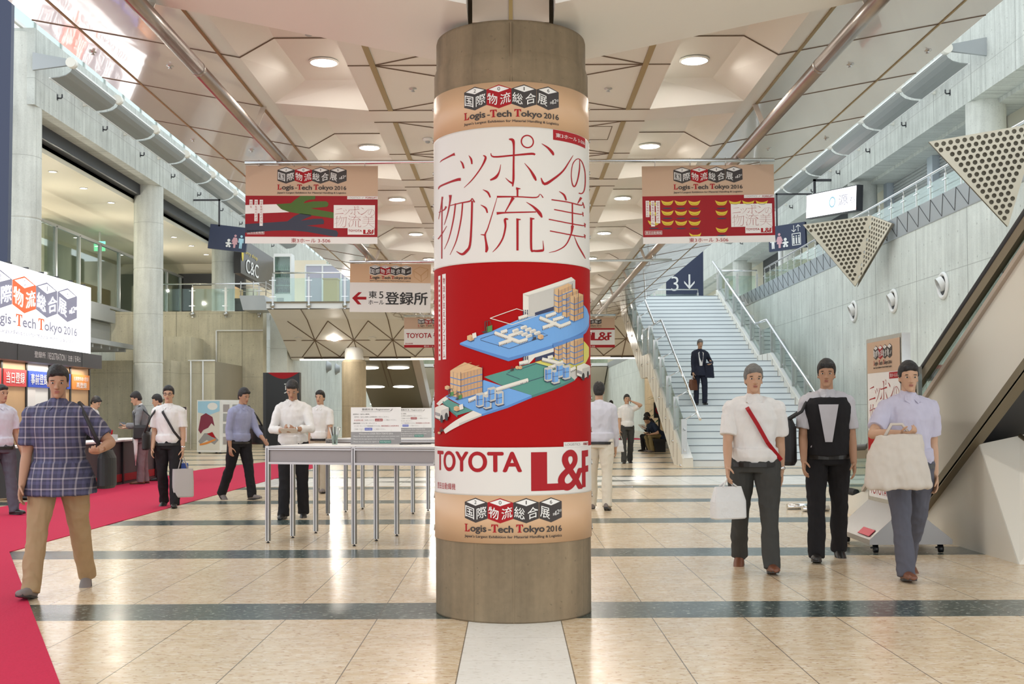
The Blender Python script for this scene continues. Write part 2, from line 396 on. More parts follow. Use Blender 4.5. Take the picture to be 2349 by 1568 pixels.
M['screen'] = simple('grey_mesh_reflector', (0.30, 0.31, 0.30), 0.5, 0.35)
M['lamp'] = emit('warm_downlight_glow', (1.0, 0.94, 0.85), 150)
M['lamp_far'] = emit('gallery_downlight_glow', (1.0, 0.93, 0.80), 10)
M['led'] = emit('led_strip_glow', (1.0, 0.98, 0.92), 3.0)
M['lightbox'] = emit('backlit_white_panel', (1.0, 1.0, 1.0), 1.3)
M['lightbox_dark'] = emit('backlit_grey_print', (0.12, 0.12, 0.16), 0.9)
M['lightbox_red'] = emit('backlit_orange_red_print', (0.80, 0.07, 0.02), 1.0)
M['lightbox_rule'] = emit('backlit_pale_red', (1.0, 0.42, 0.36), 0.9)
M['perf'] = perforated_mat()
M['perf_hole'] = simple('dark_backing_metal', (0.20, 0.18, 0.14), 0.8)  # darker metal of the sheet behind the holes
M['plaid'] = plaid_mat()
# ------------------------------------------------------------------ printed art and lettering, laid on real surfaces
_TX = {}
def text_shape(s, weight=0.0):
    k = (s, weight)
    if k not in _TX:
        cu = bpy.data.curves.new('t', 'FONT'); cu.body = s; cu.size = 1.0; cu.offset = weight; cu.resolution_u = 6 if len(s) <= 12 and ord(s[0]) < 256 else 2
        o = bpy.data.objects.new('t', cu); COL.objects.link(o)
        dg = bpy.context.evaluated_depsgraph_get(); me = o.evaluated_get(dg).to_mesh()
        vs = [(v.co.x, v.co.y) for v in me.vertices]; fs = [tuple(p.vertices) for p in me.polygons]
        o.evaluated_get(dg).to_mesh_clear(); bpy.data.objects.remove(o); bpy.data.curves.remove(cu)
        x0, x1 = min(v[0] for v in vs), max(v[0] for v in vs); y0, y1 = min(v[1] for v in vs), max(v[1] for v in vs)
        vs = [((x - x0) / (x1 - x0 or 1), (y - y0) / (y1 - y0 or 1)) for x, y in vs]
        _TX[k] = (vs, fs, (x1 - x0) / (y1 - y0 or 1))
    return _TX[k]
class Surf:
    """plane surface: origin, unit right, unit up; (u, v) in metres"""
    bend = False
    def __init__(s, o, r, u, eps=0.0012):
        s.o, s.r, s.u = Vector(o), Vector(r).normalized(), Vector(u).normalized(); s.n = s.r.cross(s.u); s.eps = eps
    def __call__(s, u, v, layer=0): return s.o + s.r * u + s.u * v + s.n * (s.eps * layer)
    def uv(s, px, py):
        d = ray(px, py); p = CAM + d * ((s.o - CAM).dot(s.n) / d.dot(s.n)) - s.o
        return p.dot(s.r), p.dot(s.u)
class CylSurf:
    bend = True
    def __init__(s, cx, cy, R, eps=0.0010): s.cx, s.cy, s.R, s.eps = cx, cy, R, eps
    def __call__(s, u, v, layer=0):
        a = u / s.R; R = s.R + s.eps * layer
        return Vector((s.cx + R * sin(a), s.cy - R * cos(a), v))
    def uv(s, px, py):
        d = ray(px, py); ox, oy = CAM.x - s.cx, CAM.y - s.cy
        a = d.x ** 2 + d.y ** 2; b = ox * d.x + oy * d.y; c = ox * ox + oy * oy - s.R ** 2
        t = (-b - sqrt(max(0.0, b * b - a * c))) / a
        x, y = ox + d.x * t, oy + d.y * t
        return atan2(x, -y) * s.R, CAMZ + d.z * t
class Art:
    def __init__(s, surf, parent): s.S, s.parent, s.b, s.uid = surf, parent, {}, 0
    def _add(s, vs, fs, mat, layer, name):
        bm = bmesh.new(); V = [bm.verts.new((x, y, 0)) for x, y in vs]
        for f in fs:
            if len(set(f)) > 2:
                try: bm.faces.new([V[i] for i in f])
                except ValueError: pass
        if s.S.bend and vs:
            lo, hi = min(v[0] for v in vs), max(v[0] for v in vs); k = math.floor(lo / 0.035) + 1
            while k * 0.035 < hi:
                bmesh.ops.bisect_plane(bm, geom=bm.verts[:] + bm.edges[:] + bm.faces[:], plane_co=(k * 0.035, 0, 0), plane_no=(1, 0, 0)); k += 1
        t = s.b.setdefault((name, mat, s.uid if name == 'logo_cube' else 0), MB().bm); mp = {}
        for f in bm.faces:
            ps = []
            f.normal_update(); vv = list(f.verts) if f.normal.z >= 0 else list(f.verts)[::-1]
            for v in vv:
                if v not in mp: mp[v] = t.verts.new(s.S(v.co.x, v.co.y, layer))
                ps.append(mp[v])
            try: t.faces.new(ps)
            except ValueError: pass
        bm.free()
    def poly(s, pts, mat, layer=1, name='print'):
        pts = [(float(a), float(b)) for a, b in pts]
        if len(pts) <= 4 and len(pts) == 3: s._add(pts, [(0, 1, 2)], mat, layer, name); return
        tri = geometry.tessellate_polygon([[Vector((a, b, 0)) for a, b in pts]])
        s._add(pts, tri, mat, layer, name)
    def rect(s, u0, v0, u1, v1, mat, layer=1, name='print'):
        s._add([(u0, v0), (u1, v0), (u1, v1), (u0, v1)], [(0, 1, 2, 3)], mat, layer, name)
    def frame(s, u0, v0, u1, v1, w, mat, layer=1, name='print'):
        s.rect(u0, v0, u1, v0 + w, mat, layer, name); s.rect(u0, v1 - w, u1, v1, mat, layer, name)
        s.rect(u0, v0 + w, u0 + w, v1 - w, mat, layer, name); s.rect(u1 - w, v0 + w, u1, v1 - w, mat, layer, name)
    def disc(s, cu, cv, ru, rv, mat, layer=1, name='print', n=20, hole=0.0):
        if not hole: s.poly([(cu + ru * cos(2 * pi * k / n), cv + rv * sin(2 * pi * k / n)) for k in range(n)], mat, layer, name); return
        vs = [(cu + q * ru * cos(2 * pi * k / n), cv + q * rv * sin(2 * pi * k / n)) for k in range(n) for q in (1, hole)]
        s._add(vs, [(2 * k, (2 * k + 2) % (2 * n), (2 * k + 3) % (2 * n), 2 * k + 1) for k in range(n)], mat, layer, name)
    def text(s, t, u0, v0, u1, v1, mat, layer=2, name='lettering', weight=0.0, shear=0.0):
        """fit t into the box u0,v0 (bottom left) - u1,v1 (top right); shear lifts the right end"""
        vs, fs, _ = text_shape(t, min(weight, 0.0))
        d = max(weight, 0.0) * (v1 - v0) * 1.1
        for ci, (dx, dy) in enumerate(((0, 0),) if d < 0.00012 else ((0, 0), (d, 0), (-d, 0), (0, d * 0.7), (0, -d * 0.7))):  # a heavier weight
            s._add([(u0 + x * (u1 - u0) + dx, v0 + y * (v1 - v0) + shear * x * (u1 - u0) + dy) for x, y in vs], fs, mat, layer + ci * 0.16, name)
    def ribbon(s, pts, mat, layer=2, name='lettering', conv=None, smooth=True):
        """variable width stroke; pts (x, y, w); conv maps the stroke plane to (u, v)"""
        if smooth and len(pts) > 2:
            q = []
            for i in range(len(pts) - 1):
                p0, p1, p2, p3 = pts[max(0, i - 1)], pts[i], pts[i + 1], pts[min(len(pts) - 1, i + 2)]
                for k in range(4):
                    t = k / 4
                    q.append(tuple(0.5 * (2 * b + (c - a) * t + (2 * a - 5 * b + 4 * c - d) * t * t + (-a + 3 * b - 3 * c + d) * t ** 3) for a, b, c, d in zip(p0, p1, p2, p3)))
            q.append(pts[-1]); pts = q
        L, R = [], []; n = len(pts)
        for i, (x, y, w) in enumerate(pts):
            a, b = pts[max(0, i - 1)], pts[min(n - 1, i + 1)]
            dx, dy = b[0] - a[0], b[1] - a[1]; l = sqrt(dx * dx + dy * dy) or 1
            nx, ny = -dy / l * max(w, 1e-5) / 2, dx / l * max(w, 1e-5) / 2
            L.append((x + nx, y + ny)); R.append((x - nx, y - ny))
        vs = L + R
        if conv: vs = [conv(*p) for p in vs]
        s._add(vs, [(i, i + 1, n + i + 1, n + i) for i in range(n - 1)], mat, layer, name)
    def build(s, mats=None):
        for (name, mat, _), bm in s.b.items():
            me = bpy.data.meshes.new(name); bm.to_mesh(me); bm.free()
            link_mesh(name, me, M[mat], s.parent)
        s.b = {}
HEX = lambda cx, x, a, b, c, d: [(cx, a), (cx + x, b), (cx + x, c), (cx, d), (cx - x, c), (cx - x, b)]
def logo(A, u0, v0, u1, v1, layer=1, cubes=('ldark', 'lred', 'ldark', 'ldark'), white='lwhite', red='lred', dark='ldark', small=True, numbers=True, rim=None):
    """the four lettered cubes over the name of the show, in the box u0,v0-u1,v1"""
    def P(x, y): return (u0 + (x - 640) / 1070 * (u1 - u0), v1 - (y - 150) / 420 * (v1 - v0))
    def T(t, x0, y0, x1, y1, m, w=0.0, sh=0.0, nm='lettering', ly=2):
        a = P(x0, y1); b = P(x1, y0); A.text(t, a[0], a[1], b[0], b[1], m, layer + ly, nm, w, -sh * (v1 - v0) / 420 / ((u1 - u0) / 1070))
    for i, (cx, l, r) in enumerate(((775, '国', '際'), (1042, '物', '流'), (1308, '総', '合'), (1577, '展', '12'))):
        A.uid += 1
        if rim: A.poly([P(*q) for q in HEX(cx, 146, 140, 190, 372, 422)], rim, layer - 1, 'logo_rim')
        A.poly([P(*q) for q in HEX(cx, 133, 152, 198, 364, 410)], cubes[i], layer, 'logo_cube')
        A.poly([P(*q) for q in ((cx, 164), (cx + 110, 199), (cx, 235), (cx - 110, 199))], white, layer + 1, 'logo_face')
        if numbers: T('2016'[i], cx - (5 if i == 2 else 13), 180, cx + (5 if i == 2 else 13), 217, dark)
        T(l, cx - 122, 232, cx - 16, 345, white, 0.008, 0.30)
        if r == '12':
            T('第', cx + 18, 318, cx + 46, 345, white, 0.0, -0.3); T('1', cx + 50, 296, cx + 62, 340, white, 0.0, -0.3); T('2', cx + 68, 286, cx + 98, 332, white, 0.0, -0.3); T('回', cx + 100, 285, cx + 124, 308, white, 0.0, -0.3)
        else: T(r, cx + 14, 262, cx + 122, 376, white, 0.008, -0.30)
    def slabL(x): return [(x, 424), (x + 40, 424), (x + 40, 430), (x + 28, 432), (x + 28, 496), (x + 44, 494), (x + 58, 476), (x + 65, 476), (x + 62, 504), (x, 504), (x, 498), (x + 10, 496), (x + 10, 432), (x, 430)]
    def slabT(x): return [(x, 422), (x + 70, 422), (x + 72, 448), (x + 65, 448), (x + 56, 432), (x + 46, 430), (x + 46, 496), (x + 56, 498), (x + 56, 504), (x + 14, 504), (x + 14, 498), (x + 25, 496), (x + 25, 430), (x + 15, 432), (x + 6, 448), (x, 448)]
    for pg in (slabL(640), slabT(948), slabT(1204)): A.poly([P(*q) for q in pg], red, layer + 1, 'lettering')
    T('ogis', 716, 436, 893, 522, dark, 0.035); T('-', 915, 474, 945, 484, dark); T('ech', 1022, 436, 1172, 504, dark, 0.045)
    T('okyo', 1278, 436, 1498, 522, dark, 0.035); T('2016', 1524, 446, 1705, 505, dark, 0.03)
    if small: T("Japan's Largest Exhibition for Material Handling & Logistics", 641, 536, 1705, 570, dark, 0.022)
TITLE = [  # brush strokes traced on the column poster: x, y, width
 [(105,685,3),(122,668,8),(165,645,11),(205,625,14),(226,618,22)], [(92,905,5),(108,880,12),(190,845,14),(250,826,20),(275,825,22)],
 [(270,672,3),(288,695,13),(300,735,12)], [(340,628,3),(360,660,14),(366,700,10)], [(458,628,6),(478,650,16),(440,730,10),(370,825,8),(302,892,3)],
 [(668,496,8),(700,505,22),(708,560,14),(706,700,14),(705,820,16),(698,882,8)], [(640,812,3),(672,842,10),(700,858,16)],
 [(520,610,4),(545,640,12),(700,628,12),(850,615,16),(882,623,12)], [(602,702,3),(588,765,10),(560,808,20),(515,830,10)],
 [(795,692,3),(840,745,12),(876,805,20),(890,835,10)], [(935,532,3),(985,565,14),(1022,605,20),(1032,628,10)],
 [(930,812,6),(960,862,20),(1040,815,16),(1110,755,12),(1160,680,8),(1192,628,3)],
 [(1245,662,4),(1244,740,9),(1228,830,9),(1205,882,10),(1186,862,8),(1177,790,6),(1186,710,6),(1210,668,6),(1240,657,6),(1268,690,7),(1288,760,7),(1291,850,8),(1282,915,8),(1262,940,8),(1238,936,8)],
 [(126,966,12),(112,1055,6),(94,1150,3)], [(95,1095,4),(140,1072,8),(156,1045,14)], [(122,975,8),(121,1200,8),(120,1472,8)], [(90,1312,8),(125,1265,6),(160,1205,3)],
 [(190,952,22),(188,1000,12),(168,1105,8),(140,1195,3)], [(180,1040,5),(270,1018,8),(350,1002,10),(368,980,6),(388,1012,10)], [(368,1000,14),(362,1200,14),(350,1360,16),(322,1410,20),(285,1436,16),(240,1412,4)],
 [(232,1020,10),(215,1150,10),(180,1300,7),(140,1395,3)], [(290,1014,10),(277,1150,10),(240,1320,8),(187,1440,3)],
 [(455,908,3),(495,930,14),(516,972,10)], [(437,1032,3),(478,1058,14),(492,1098,10)], [(575,960,3),(540,1080,6),(495,1225,8),(474,1275,12),(482,1340,15),(488,1390,22),(480,1420,12)], [(437,1275,4),(474,1279,12)],
 [(726,898,18),(762,901,6)], [(738,898,14),(738,965,12)], [(570,966,14),(740,966,9),(890,972,9),(922,944,4),(947,974,8)], [(703,972,26),(682,1012,14),(638,1090,7)],
 [(568,1102,20),(640,1096,11),(800,1092,10),(890,1090,8)], [(810,1010,3),(868,1048,14),(918,1100,24),(938,1136,10)], [(662,1150,8),(636,1152,18),(640,1210,14),(620,1300,12),(580,1370,10),(535,1418,3)],
 [(728,1152,18),(765,1152,6)], [(738,1150,17),(738,1405,16)], [(840,1146,20),(876,1146,6)], [(850,1145,17),(850,1385,16),(872,1408,14),(935,1406,18),(950,1394,10),(945,1325,3)],
 [(1078,922,3),(1118,952,14),(1136,996,10)], [(1258,972,18),(1228,1022,5)], [(1015,990,8),(1150,1010,8),(1260,1036,8),(1270,1010,4),(1284,1060,8)], [(1037,1070,8),(1255,1110,8),(1268,1090,4),(1275,1126,8)],
 [(993,1150,8),(1270,1202,8),(1283,1180,4),(1290,1216,8)], [(1003,1245,8),(1270,1294,8),(1282,1272,4),(1290,1306,8)], [(1186,1018,10),(1187,1205,10)], [(1187,1202,22),(1176,1270,11),(1132,1360,9),(1062,1405,7),(995,1422,3)],
 [(1200,1285,3),(1230,1360,9),(1270,1430,10),(1293,1472,4)]]
PO = []
def title_on(A, u0, v0, u1, v1, mat, layer, wscale=1.0):
    """the same strokes unrolled flat into a box"""
    def C(x, y):
        a = asin(max(-0.995, min(0.995, (x - 690) / 621.0))); k = 1 - cos(a)
        yy = y - k * (135 + (45 - 135) * (y - 25) / 1470.0)
        return (u0 + (a / 1.31 + 1) / 2 * (u1 - u0), v1 - (yy - 440) / 1010.0 * (v1 - v0))
    for si, s in enumerate(TITLE):
        pl = [(*C(x, y), w * 1.3 * wscale * (v1 - v0) / 1010.0) for x, y, w in s]; A.ribbon(pl, mat, layer + 0.04 * (si % 20))
    c = C(819, 515); r = 47 * (v1 - v0) / 1010; A.disc(c[0], c[1], r * 0.95, r, mat, layer, 'lettering', 24, 0.82)
def lf_mark(A, u0, v0, u1, v1, mat, layer):
    q = lambda pts: [(u0 + a * (u1 - u0), v0 + b * (v1 - v0)) for a, b in pts]
    A.poly(q([(0, 0), (0.46, 0), (0.46, 0.18), (0.205, 0.18), (0.205, 1), (0, 1)]), mat, layer, 'lettering')
    p = q([(0.37, 0), (0.81, 1.02)]); A.text('&', p[0][0], p[0][1], p[1][0], p[1][1], mat, layer + 0.2, 'lettering', 0.03)
    A.poly(q([(0.80, 0.02), (0.90, 0.03), (0.90, 0.42), (1, 0.43), (1, 0.60), (0.90, 0.59), (0.90, 0.83), (1, 0.84), (1, 1.01), (0.80, 1.0), (0.80, 0.56), (0.74, 0.52), (0.70, 0.42), (0.80, 0.42)]), mat, layer + 1.1, 'lettering')
def toyota(A, u0, v0, u1, v1, mat, layer): A.text('TOYOTA', u0, v0, u1, v1, mat, layer, 'lettering', 0.024)
# ------------------------------------------------------------------ the building shell
Z2 = 5.5            # upper floor level
YE = 112.0          # far end of the hall
b = MB(); b.face([(-17, -3, 0), (14, -3, 0), (14, YE, 0), (-17, YE, 0)]); struct(b.build('floor', M['floor']))
# canopy ceiling: a low spine rising to both sides, with a coffer each 3.5 m on both sides
XE, ZE, ZS = 4.2, 4.79, 4.37
bands = [1.1 + 3.5 * k for k in range(0, 13)]      # each band is BW deep
BW = 0.47
def zz(x):           # underside height beyond the spine
    return ZS + 0.08 * max(0, (abs(x) - 1.42)) / 0.95 if abs(x) < 2.37 else 4.45 + (abs(x) - 2.37) * 0.186
cl, gl = MB(), MB(); js = MB(); jg = MB(); top = MB()
Y0, Y1 = bands[0], bands[-1]
def strip(mb, p, q, w=0.022, d=0.006):
    p, q = Vector(p), Vector(q); mb.bar(p - Vector((0, 0, d / 2)), q - Vector((0, 0, d / 2)), w, d)
for s in (-1, 1):
    gl.face([(s * 2.55, Y0, zz(2.55)), (s * XE, Y0, ZE), (s * XE, Y1, ZE), (s * 2.55, Y1, zz(2.55))])
    cl.face([(0, Y0, ZS), (s * 1.42, Y0, ZS), (s * 1.42, Y1, ZS), (0, Y1, ZS)])
    cl.face([(s * 2.37, Y0, zz(2.38)), (s * 2.55, Y0, zz(2.55)), (s * 2.55, Y1, zz(2.55)), (s * 2.37, Y1, zz(2.38))])
    for yb, yn in zip(bands, bands[1:]):
        ya, yc = yb + BW, yn                     # coffer from ya to yc
        ym = (ya + yc) / 2
        cl.face([(s * 1.42, yb, ZS), (s * 2.37, yb, 4.45), (s * 2.37, ya, 4.45), (s * 1.42, ya, ZS)])
        R = [(1.42, ya + 0.22, 4.62), (1.80, ya + 0.22, 4.62), (2.06, ym, 4.62), (1.80, yc - 0.22, 4.62), (1.42, yc - 0.22, 4.62)]
        B = [(1.42, ya, ZS), (2.37, ya, 4.45), (2.37, ym, 4.45), (2.37, yc, 4.45), (1.42, yc, ZS)]
        R[1] = (2.02, ya + 0.22, 4.62); R[2] = (2.07, ym, 4.62); R[3] = (2.02, yc - 0.22, 4.62)
        mm = lambda p: (s * p[0], p[1], p[2])
        cl.face([mm(p) for p in R])
        for i in range(4): cl.face([mm(B[i]), mm(B[i + 1]), mm(R[i + 1]), mm(R[i])])
        cl.face([mm((1.42, ya, ZS)), mm(R[0]), mm(R[4]), mm((1.42, yc, ZS))])
        for y in (ym,):
            strip(js, mm((1.42, y, 4.618)), mm((2.07, y, 4.618)), 0.014); strip(js, mm((2.07, y, 4.618)), mm((2.37, y, 4.448)), 0.014)
            strip(js, mm((2.37, y, 4.448)), mm((2.55, y, zz(2.55))), 0.014)
            strip(js, mm((0, y, ZS)), mm((1.42, y, ZS)), 0.014)
            strip(js, mm((1.2, y, ZS)), mm((0, y - 0.74, ZS)), 0.014); strip(js, mm((1.2, y, ZS)), mm((0, y + 0.74, ZS)), 0.014)
        for y in (ya, yc):
            strip(js, mm((0, y, ZS)), mm((1.42, y, ZS)), 0.014)
        strip(js, mm((1.2, ya, ZS)), mm((0, ya + 0.76, ZS)), 0.014); strip(js, mm((1.2, yc, ZS)), mm((0, yc - 0.76, ZS)), 0.014)
        for y in (ym, (yb + ya) / 2):
            strip(js, mm((2.55, y, zz(2.55))), mm((XE, y, ZE)), 0.010)
        strip(jg, mm((1.2, ya, ZS)), mm((1.2, yc, ZS)), 0.05, 0.010)
    strip(jg, (s * 2.55, Y0, zz(2.55)), (s * 2.55, Y1, zz(2.55)), 0.028, 0.010)
    strip(jg, (s * 3.79, Y0, zz(3.79)), (s * 3.79, Y1, zz(3.79)), 0.018, 0.008)
    top.face([(s * XE, Y0, ZE), (s * XE, Y0, 5.35), (s * XE, Y1, 5.35), (s * XE, Y1, ZE)])
ceil = cl.build('ceiling', M['soffit']); struct(ceil)
gp = gl.build('gloss_panel', M['soffit_gloss'], ceil); js.build('joint_line', M['joint'], ceil); jg.build('gold_joint', M['gold'], ceil)
top.face([(-XE, Y0, 5.35), (XE, Y0, 5.35), (XE, Y1, 5.35), (-XE, Y1, 5.35)]); top.face([(-XE, Y0, ZE), (XE, Y0, ZE), (XE, Y0, 5.35), (-XE, Y0, 5.35)])
top.build('edge_fascia', M['white'], ceil)
# ------------------------------------------------------------------ side walls, beams, round columns
XL, XR = -12.25, 11.95
def mirror_side(side):
    s = -1 if side == 'left' else 1; X = abs(XL) if s < 0 else XR
    nm = side
    bm = MB(); bm.box(*sorted((s * X, s * (X + 0.65))), 13 if s > 0 else 29.6, YE, 9.31, 11.3)
    struct(bm.build('trim_1' if s < 0 else 'trim_2', M['conc_beam']))
    # clerestory glazing over the beam
    fr = MB(); y = 13.0
    while y < YE: fr.box(*sorted((s * (X + 0.30), s * (X + 0.38))), y - 0.04, y + 0.04, 11.3, 15.5); y += 1.75
    for z in (11.34, 12.6, 14.0, 15.5): fr.box(*sorted((s * (X + 0.29), s * (X + 0.39))), 13, YE, z - 0.04, z + 0.04)
    w = struct(fr.build('window_1' if s < 0 else 'window_2', M['white']))
    g = MB(); g.box(*sorted((s * (X + 0.33), s * (X + 0.345))), 13, YE, 11.3, 15.5); g.build('pane', M['glass_green'], w)
mirror_side('left'); mirror_side('right')
COLY = [30.0, 40.6, 51.2, 61.8, 72.4, 83.0]
ordn = ['first', 'second', 'third', 'fourth', 'fifth', 'sixth']
for s, X in ((-1, -12.75), (1, 12.45)):
    for i, y in enumerate(COLY):
        if (s > 0 and i > 3) or (s < 0 and i > 3): continue
        z0 = 0 if s < 0 else Z2
        mb = MB(); mb.lathe([(0.5, 0), (0.5, 3.05), (0.488, 3.06), (0.488, 3.10), (0.5, 3.11), (0.5, 6.35), (0.488, 6.36), (0.488, 6.40), (0.5, 6.41), (0.5, 11.2 if i == 0 else 9.31)] if s < 0 else [(0.5, 0), (0.5, 9.31 - Z2 if i else 11.2 - Z2)], (X, y, z0), 40)
        o = mb.build('concrete_column', M['conc_col'])
        o.data.transform(Matrix.Translation((-X, -y, -z0))); o.location = (X, y, z0)
        tag(o, ('pale round concrete column, %s along the registration side of the hall' if s < 0 else 'pale round concrete column, %s along the gallery above the stairs side') % ordn[i], 'column', 'round columns along the hall')
# ---- left side
gwl = MB()                                   # gallery glass wall
LX = -16.4
fr = MB(); yy = 28.0; k = 0
while yy < 62: fr.box(LX - 0.05, LX + 0.07, yy - 0.045, yy + 0.045, 5.7, 8.1); yy += 2.25
fr.box(LX - 0.05, LX + 0.07, 28, 62, 5.62, 5.72); fr.box(LX - 0.05, LX + 0.07, 28, 62, 8.06, 8.16)
w3 = struct(fr.build('window_3', M['grey_metal'])); g = MB(); g.box(LX, LX + 0.012, 28, 62, 5.7, 8.1); g.build('pane', M['glass_green'], w3)
b = MB(); b.face([(LX - 3.5, 26, 5.62), (LX - 3.5, YE, 5.62), (LX - 3.5, YE, 8.9), (LX - 3.5, 26, 8.9)]); b.box(LX - 3.5, -17.8, 44.0, 44.3, 5.6, 8.6)
struct(b.build('wall_left_1', M['cream_ceiling']))
b = MB(); b.box(-20, -13.2, 26, YE, 8.84, 9.0); b.box(-13.26, -13.2, 26, YE, 8.70, 8.95); struct(b.build('ceiling_1', M['cream_ceiling']))
b = MB(); b.box(-13.32, -12.9, 26, YE, 8.95, 9.31); struct(b.build('trim_3', M['dark']))
b = MB(); b.box(-20, -16.1, 26, 47, 5.0, Z2); b.box(LX - 0.1, LX + 0.08, 26, 47, 4.2, 5.62); b.box(LX - 0.12, LX + 0.11, 26, 47, 4.90, 4.96); struct(b.build('trim_4', M['grey_metal']))
b = MB(); b.box(-20, -10.02, 48.0, YE, 5.2, Z2); struct(b.build('floor_1', M['stair']))
# olive concrete walls of the ground level, left
b = MB(); b.box(-17.0, -10.15, 47.3, 48.0, 0, 5.5); struct(b.build('wall_left_2', M['conc_wall_x']))
b = MB(); b.box(-17, -16.2, 20, 47.3, 0, 4.2); struct(b.build('wall_left_3', M['conc_wall_y']))
b = MB(); b.box(-15.5, -12.3, 41.8, 43.0, 0, 3.25); struct(b.build('wall_left_4', M['conc_wall_x']))
b = MB(); b.box(-12.3, -11.0, 43.0, 47.3, 0, 3.25); struct(b.build('wall_left_5', M['conc_wall_x']))
b = MB(); b.box(-10.0, -9.3, 48.0, YE, 0, 5.42); struct(b.build('wall_left_6', M['conc_wall_y']))
b = MB(); b.box(-14.6, -12.6, 45.5, 47.3, 3.25, 4.35); struct(b.build('wall_left_7', M['conc_wall_x']))
# dark lift doorway and inner walls of the upper left gallery
b = MB(); b.box(-20, -9.3, 58.0, 58.3, Z2, 9.0); struct(b.build('wall_left_8', M['cream_ceiling']))
b = MB(); b.box(-16.6, -13.3, 57.6, 57.98, Z2, 8.3); b.mi = 1; b.box(-15.9, -14.55, 57.55, 57.6, Z2, 7.7); b.box(-14.5, -13.9, 57.55, 57.6, Z2, 7.7)
struct(b.build('door_1', [M['dark'], M['cream_ceiling']]))
# ---- right side
WX = 8.5
b = MB(); b.box(WX, WX + 0.6, 12, YE, 0, 5.08); struct(b.build('wall_right', M['conc_wall_y']))
b = MB(); b.box(WX + 0.3, 16, 12, YE, 5.08, Z2 - 0.02); struct(b.build('floor_2', M['stair']))
fas = MB(); fas.prism([(WX - 0.01, 13, 5.08), (WX - 0.02, 13, 5.10), (WX - 0.12, 13, 5.50), (WX + 0.3, 13, 5.52), (WX + 0.3, 13, 5.08)], (0, YE - 13, 0))
fo = struct(fas.build('trim_5', M['blue_grey']))
ln = MB(); y = 14.0
while y < 75:
    a, c, d = Vector((WX - 0.026, y, 5.11)), Vector((WX - 0.123, y + 0.33, 5.495)), Vector((WX - 0.026, y + 0.66, 5.11))
    ln.bar(a, c, 0.012, 0.006, (-1, 0, -0.25)); ln.bar(c, d, 0.012, 0.006, (-1, 0, -0.25)); y += 0.66
ln.build('joint_line', M['dark'], fo)
b = MB(); b.box(13.4, 13.6, 12, YE, Z2, 9.4)
wr1 = struct(b.build('wall_right_1', M['cream_ceiling']))
sh = MB(); z = Z2
def shutter(y0, y1):
    z = Z2 + 0.02
    while z < 9.3: sh.prism([(13.38, y0, z), (13.30, y0, z + 0.04), (13.34, y0, z + 0.105), (13.38, y0, z + 0.11)], (0, y1 - y0, 0)); z += 0.11
shutter(31.4, 35.6); shutter(36.1, 39.9)
o = sh.build('door_2', M['shutter']); struct(o)
b = MB(); b.box(13.1, 13.38, 35.62, 36.08, Z2, 9.31); b.box(13.1, 13.38, 39.95, 40.3, Z2, 9.31); b.box(13.1, 13.38, 30.9, 31.38, Z2, 9.31); b.build('shutter_guide', M['blue_grey'], o)
b = MB(); b.box(12.6, 16, 12, YE, 9.2, 9.32); struct(b.build('ceiling_2', M['conc_beam']))
b = MB(); b.box(13.35, 13.4, 42.2, 50.2, 7.6, 9.2); b.box(13.35, 13.4, 52.8, 60.8, 7.6, 9.2); struct(b.build('trim_6', M['dark']))
# near right: deeper box of concrete above the gallery
b = MB(); b.box(12.4, 16, 24.5, 29.3, 9.75, 12.2); struct(b.build('wall_right_2', M['conc_beam']))
b = MB(); b.box(14.2, 14.6, 12, 29.5, Z2, 9.4); struct(b.build('wall_right_3', M['blue_grey']))
# far closing wall
b = MB(); b.box(-20, 16, YE, YE + 0.4, 0, 16); struct(b.build('wall_back', M['conc_wall_x']))
# roof beams of the glass roof, high over both aisles
b = MB(); y = 12.0
while y < 60:
    for s in (-1, 1): b.bar((s * 12.5, y, 15.5), (s * 4.0, y, 19.0), 0.12, 0.3)
    y += 3.5
b.bar((-12.5, 12, 15.5), (-12.5, 60, 15.5), 0.2, 0.3); b.bar((12.3, 12, 15.5), (12.3, 60, 15.5), 0.2, 0.3)
struct(b.build('trim_7', M['white']))
# gallery downlights
def downlight(x, y, z, r, label, group, mat='lamp', name='downlight'):
    t = thing(name, label, 'ceiling light', (x, y, z), group)
    m = MB(); m.lathe([(r * 1.22, -0.006), (r * 1.22, -0.02), (r * 1.04, -0.022), (r * 1.0, -0.006)], (x, y, z), 24); m.build('trim_ring', M['white'], t)
    m = MB(); m.lathe([(0.001, -0.012), (r, -0.012), (r, -0.009), (0.001, -0.009)], (x, y, z), 24); m.build('diffuser', M[mat], t)
    return t
# ------------------------------------------------------------------ canopy lights and small ceiling fittings
ORD = ['nearest', 'second', 'third', 'fourth', 'fifth', 'sixth', 'seventh', 'eighth', 'ninth']
for s, side in ((-1, 'registration'), (1, 'stairs')):
    for i in range(-2, 8):  # negative rows: unseen downlights added to brighten the floor near the column
        y = bands[2 + i] + BW + 1.515 + 0.68
        downlight(s * 1.74, y, 4.62, 0.115, ('round downlight glowing in a canopy coffer, %s of the row on the %s side' % (ORD[i], side)) if i >= 0 else ('unseen downlight added in the coffer above the poster column, %s side' if i == -1 else 'unseen downlight added in the coffer before the poster column, %s side') % side, 'canopy coffer downlights')
def detector(px, py, z, r, label):
    p = at_z(px, py, z)
    t = thing('smoke_detector', label, 'smoke detector', p, 'smoke detectors under the canopy')
    m = MB(); m.lathe([(r, -0.001), (r, -0.02), (r * 0.8, -0.035), (0.01, -0.035)], p, 20); m.build('base', M['white'], t)
    m = MB(); m.lathe([(r * 0.45, -0.034), (r * 0.45, -0.05), (r * 0.3, -0.055), (0.01, -0.055)], p, 16); m.build('sensor', M['grey_metal'], t)
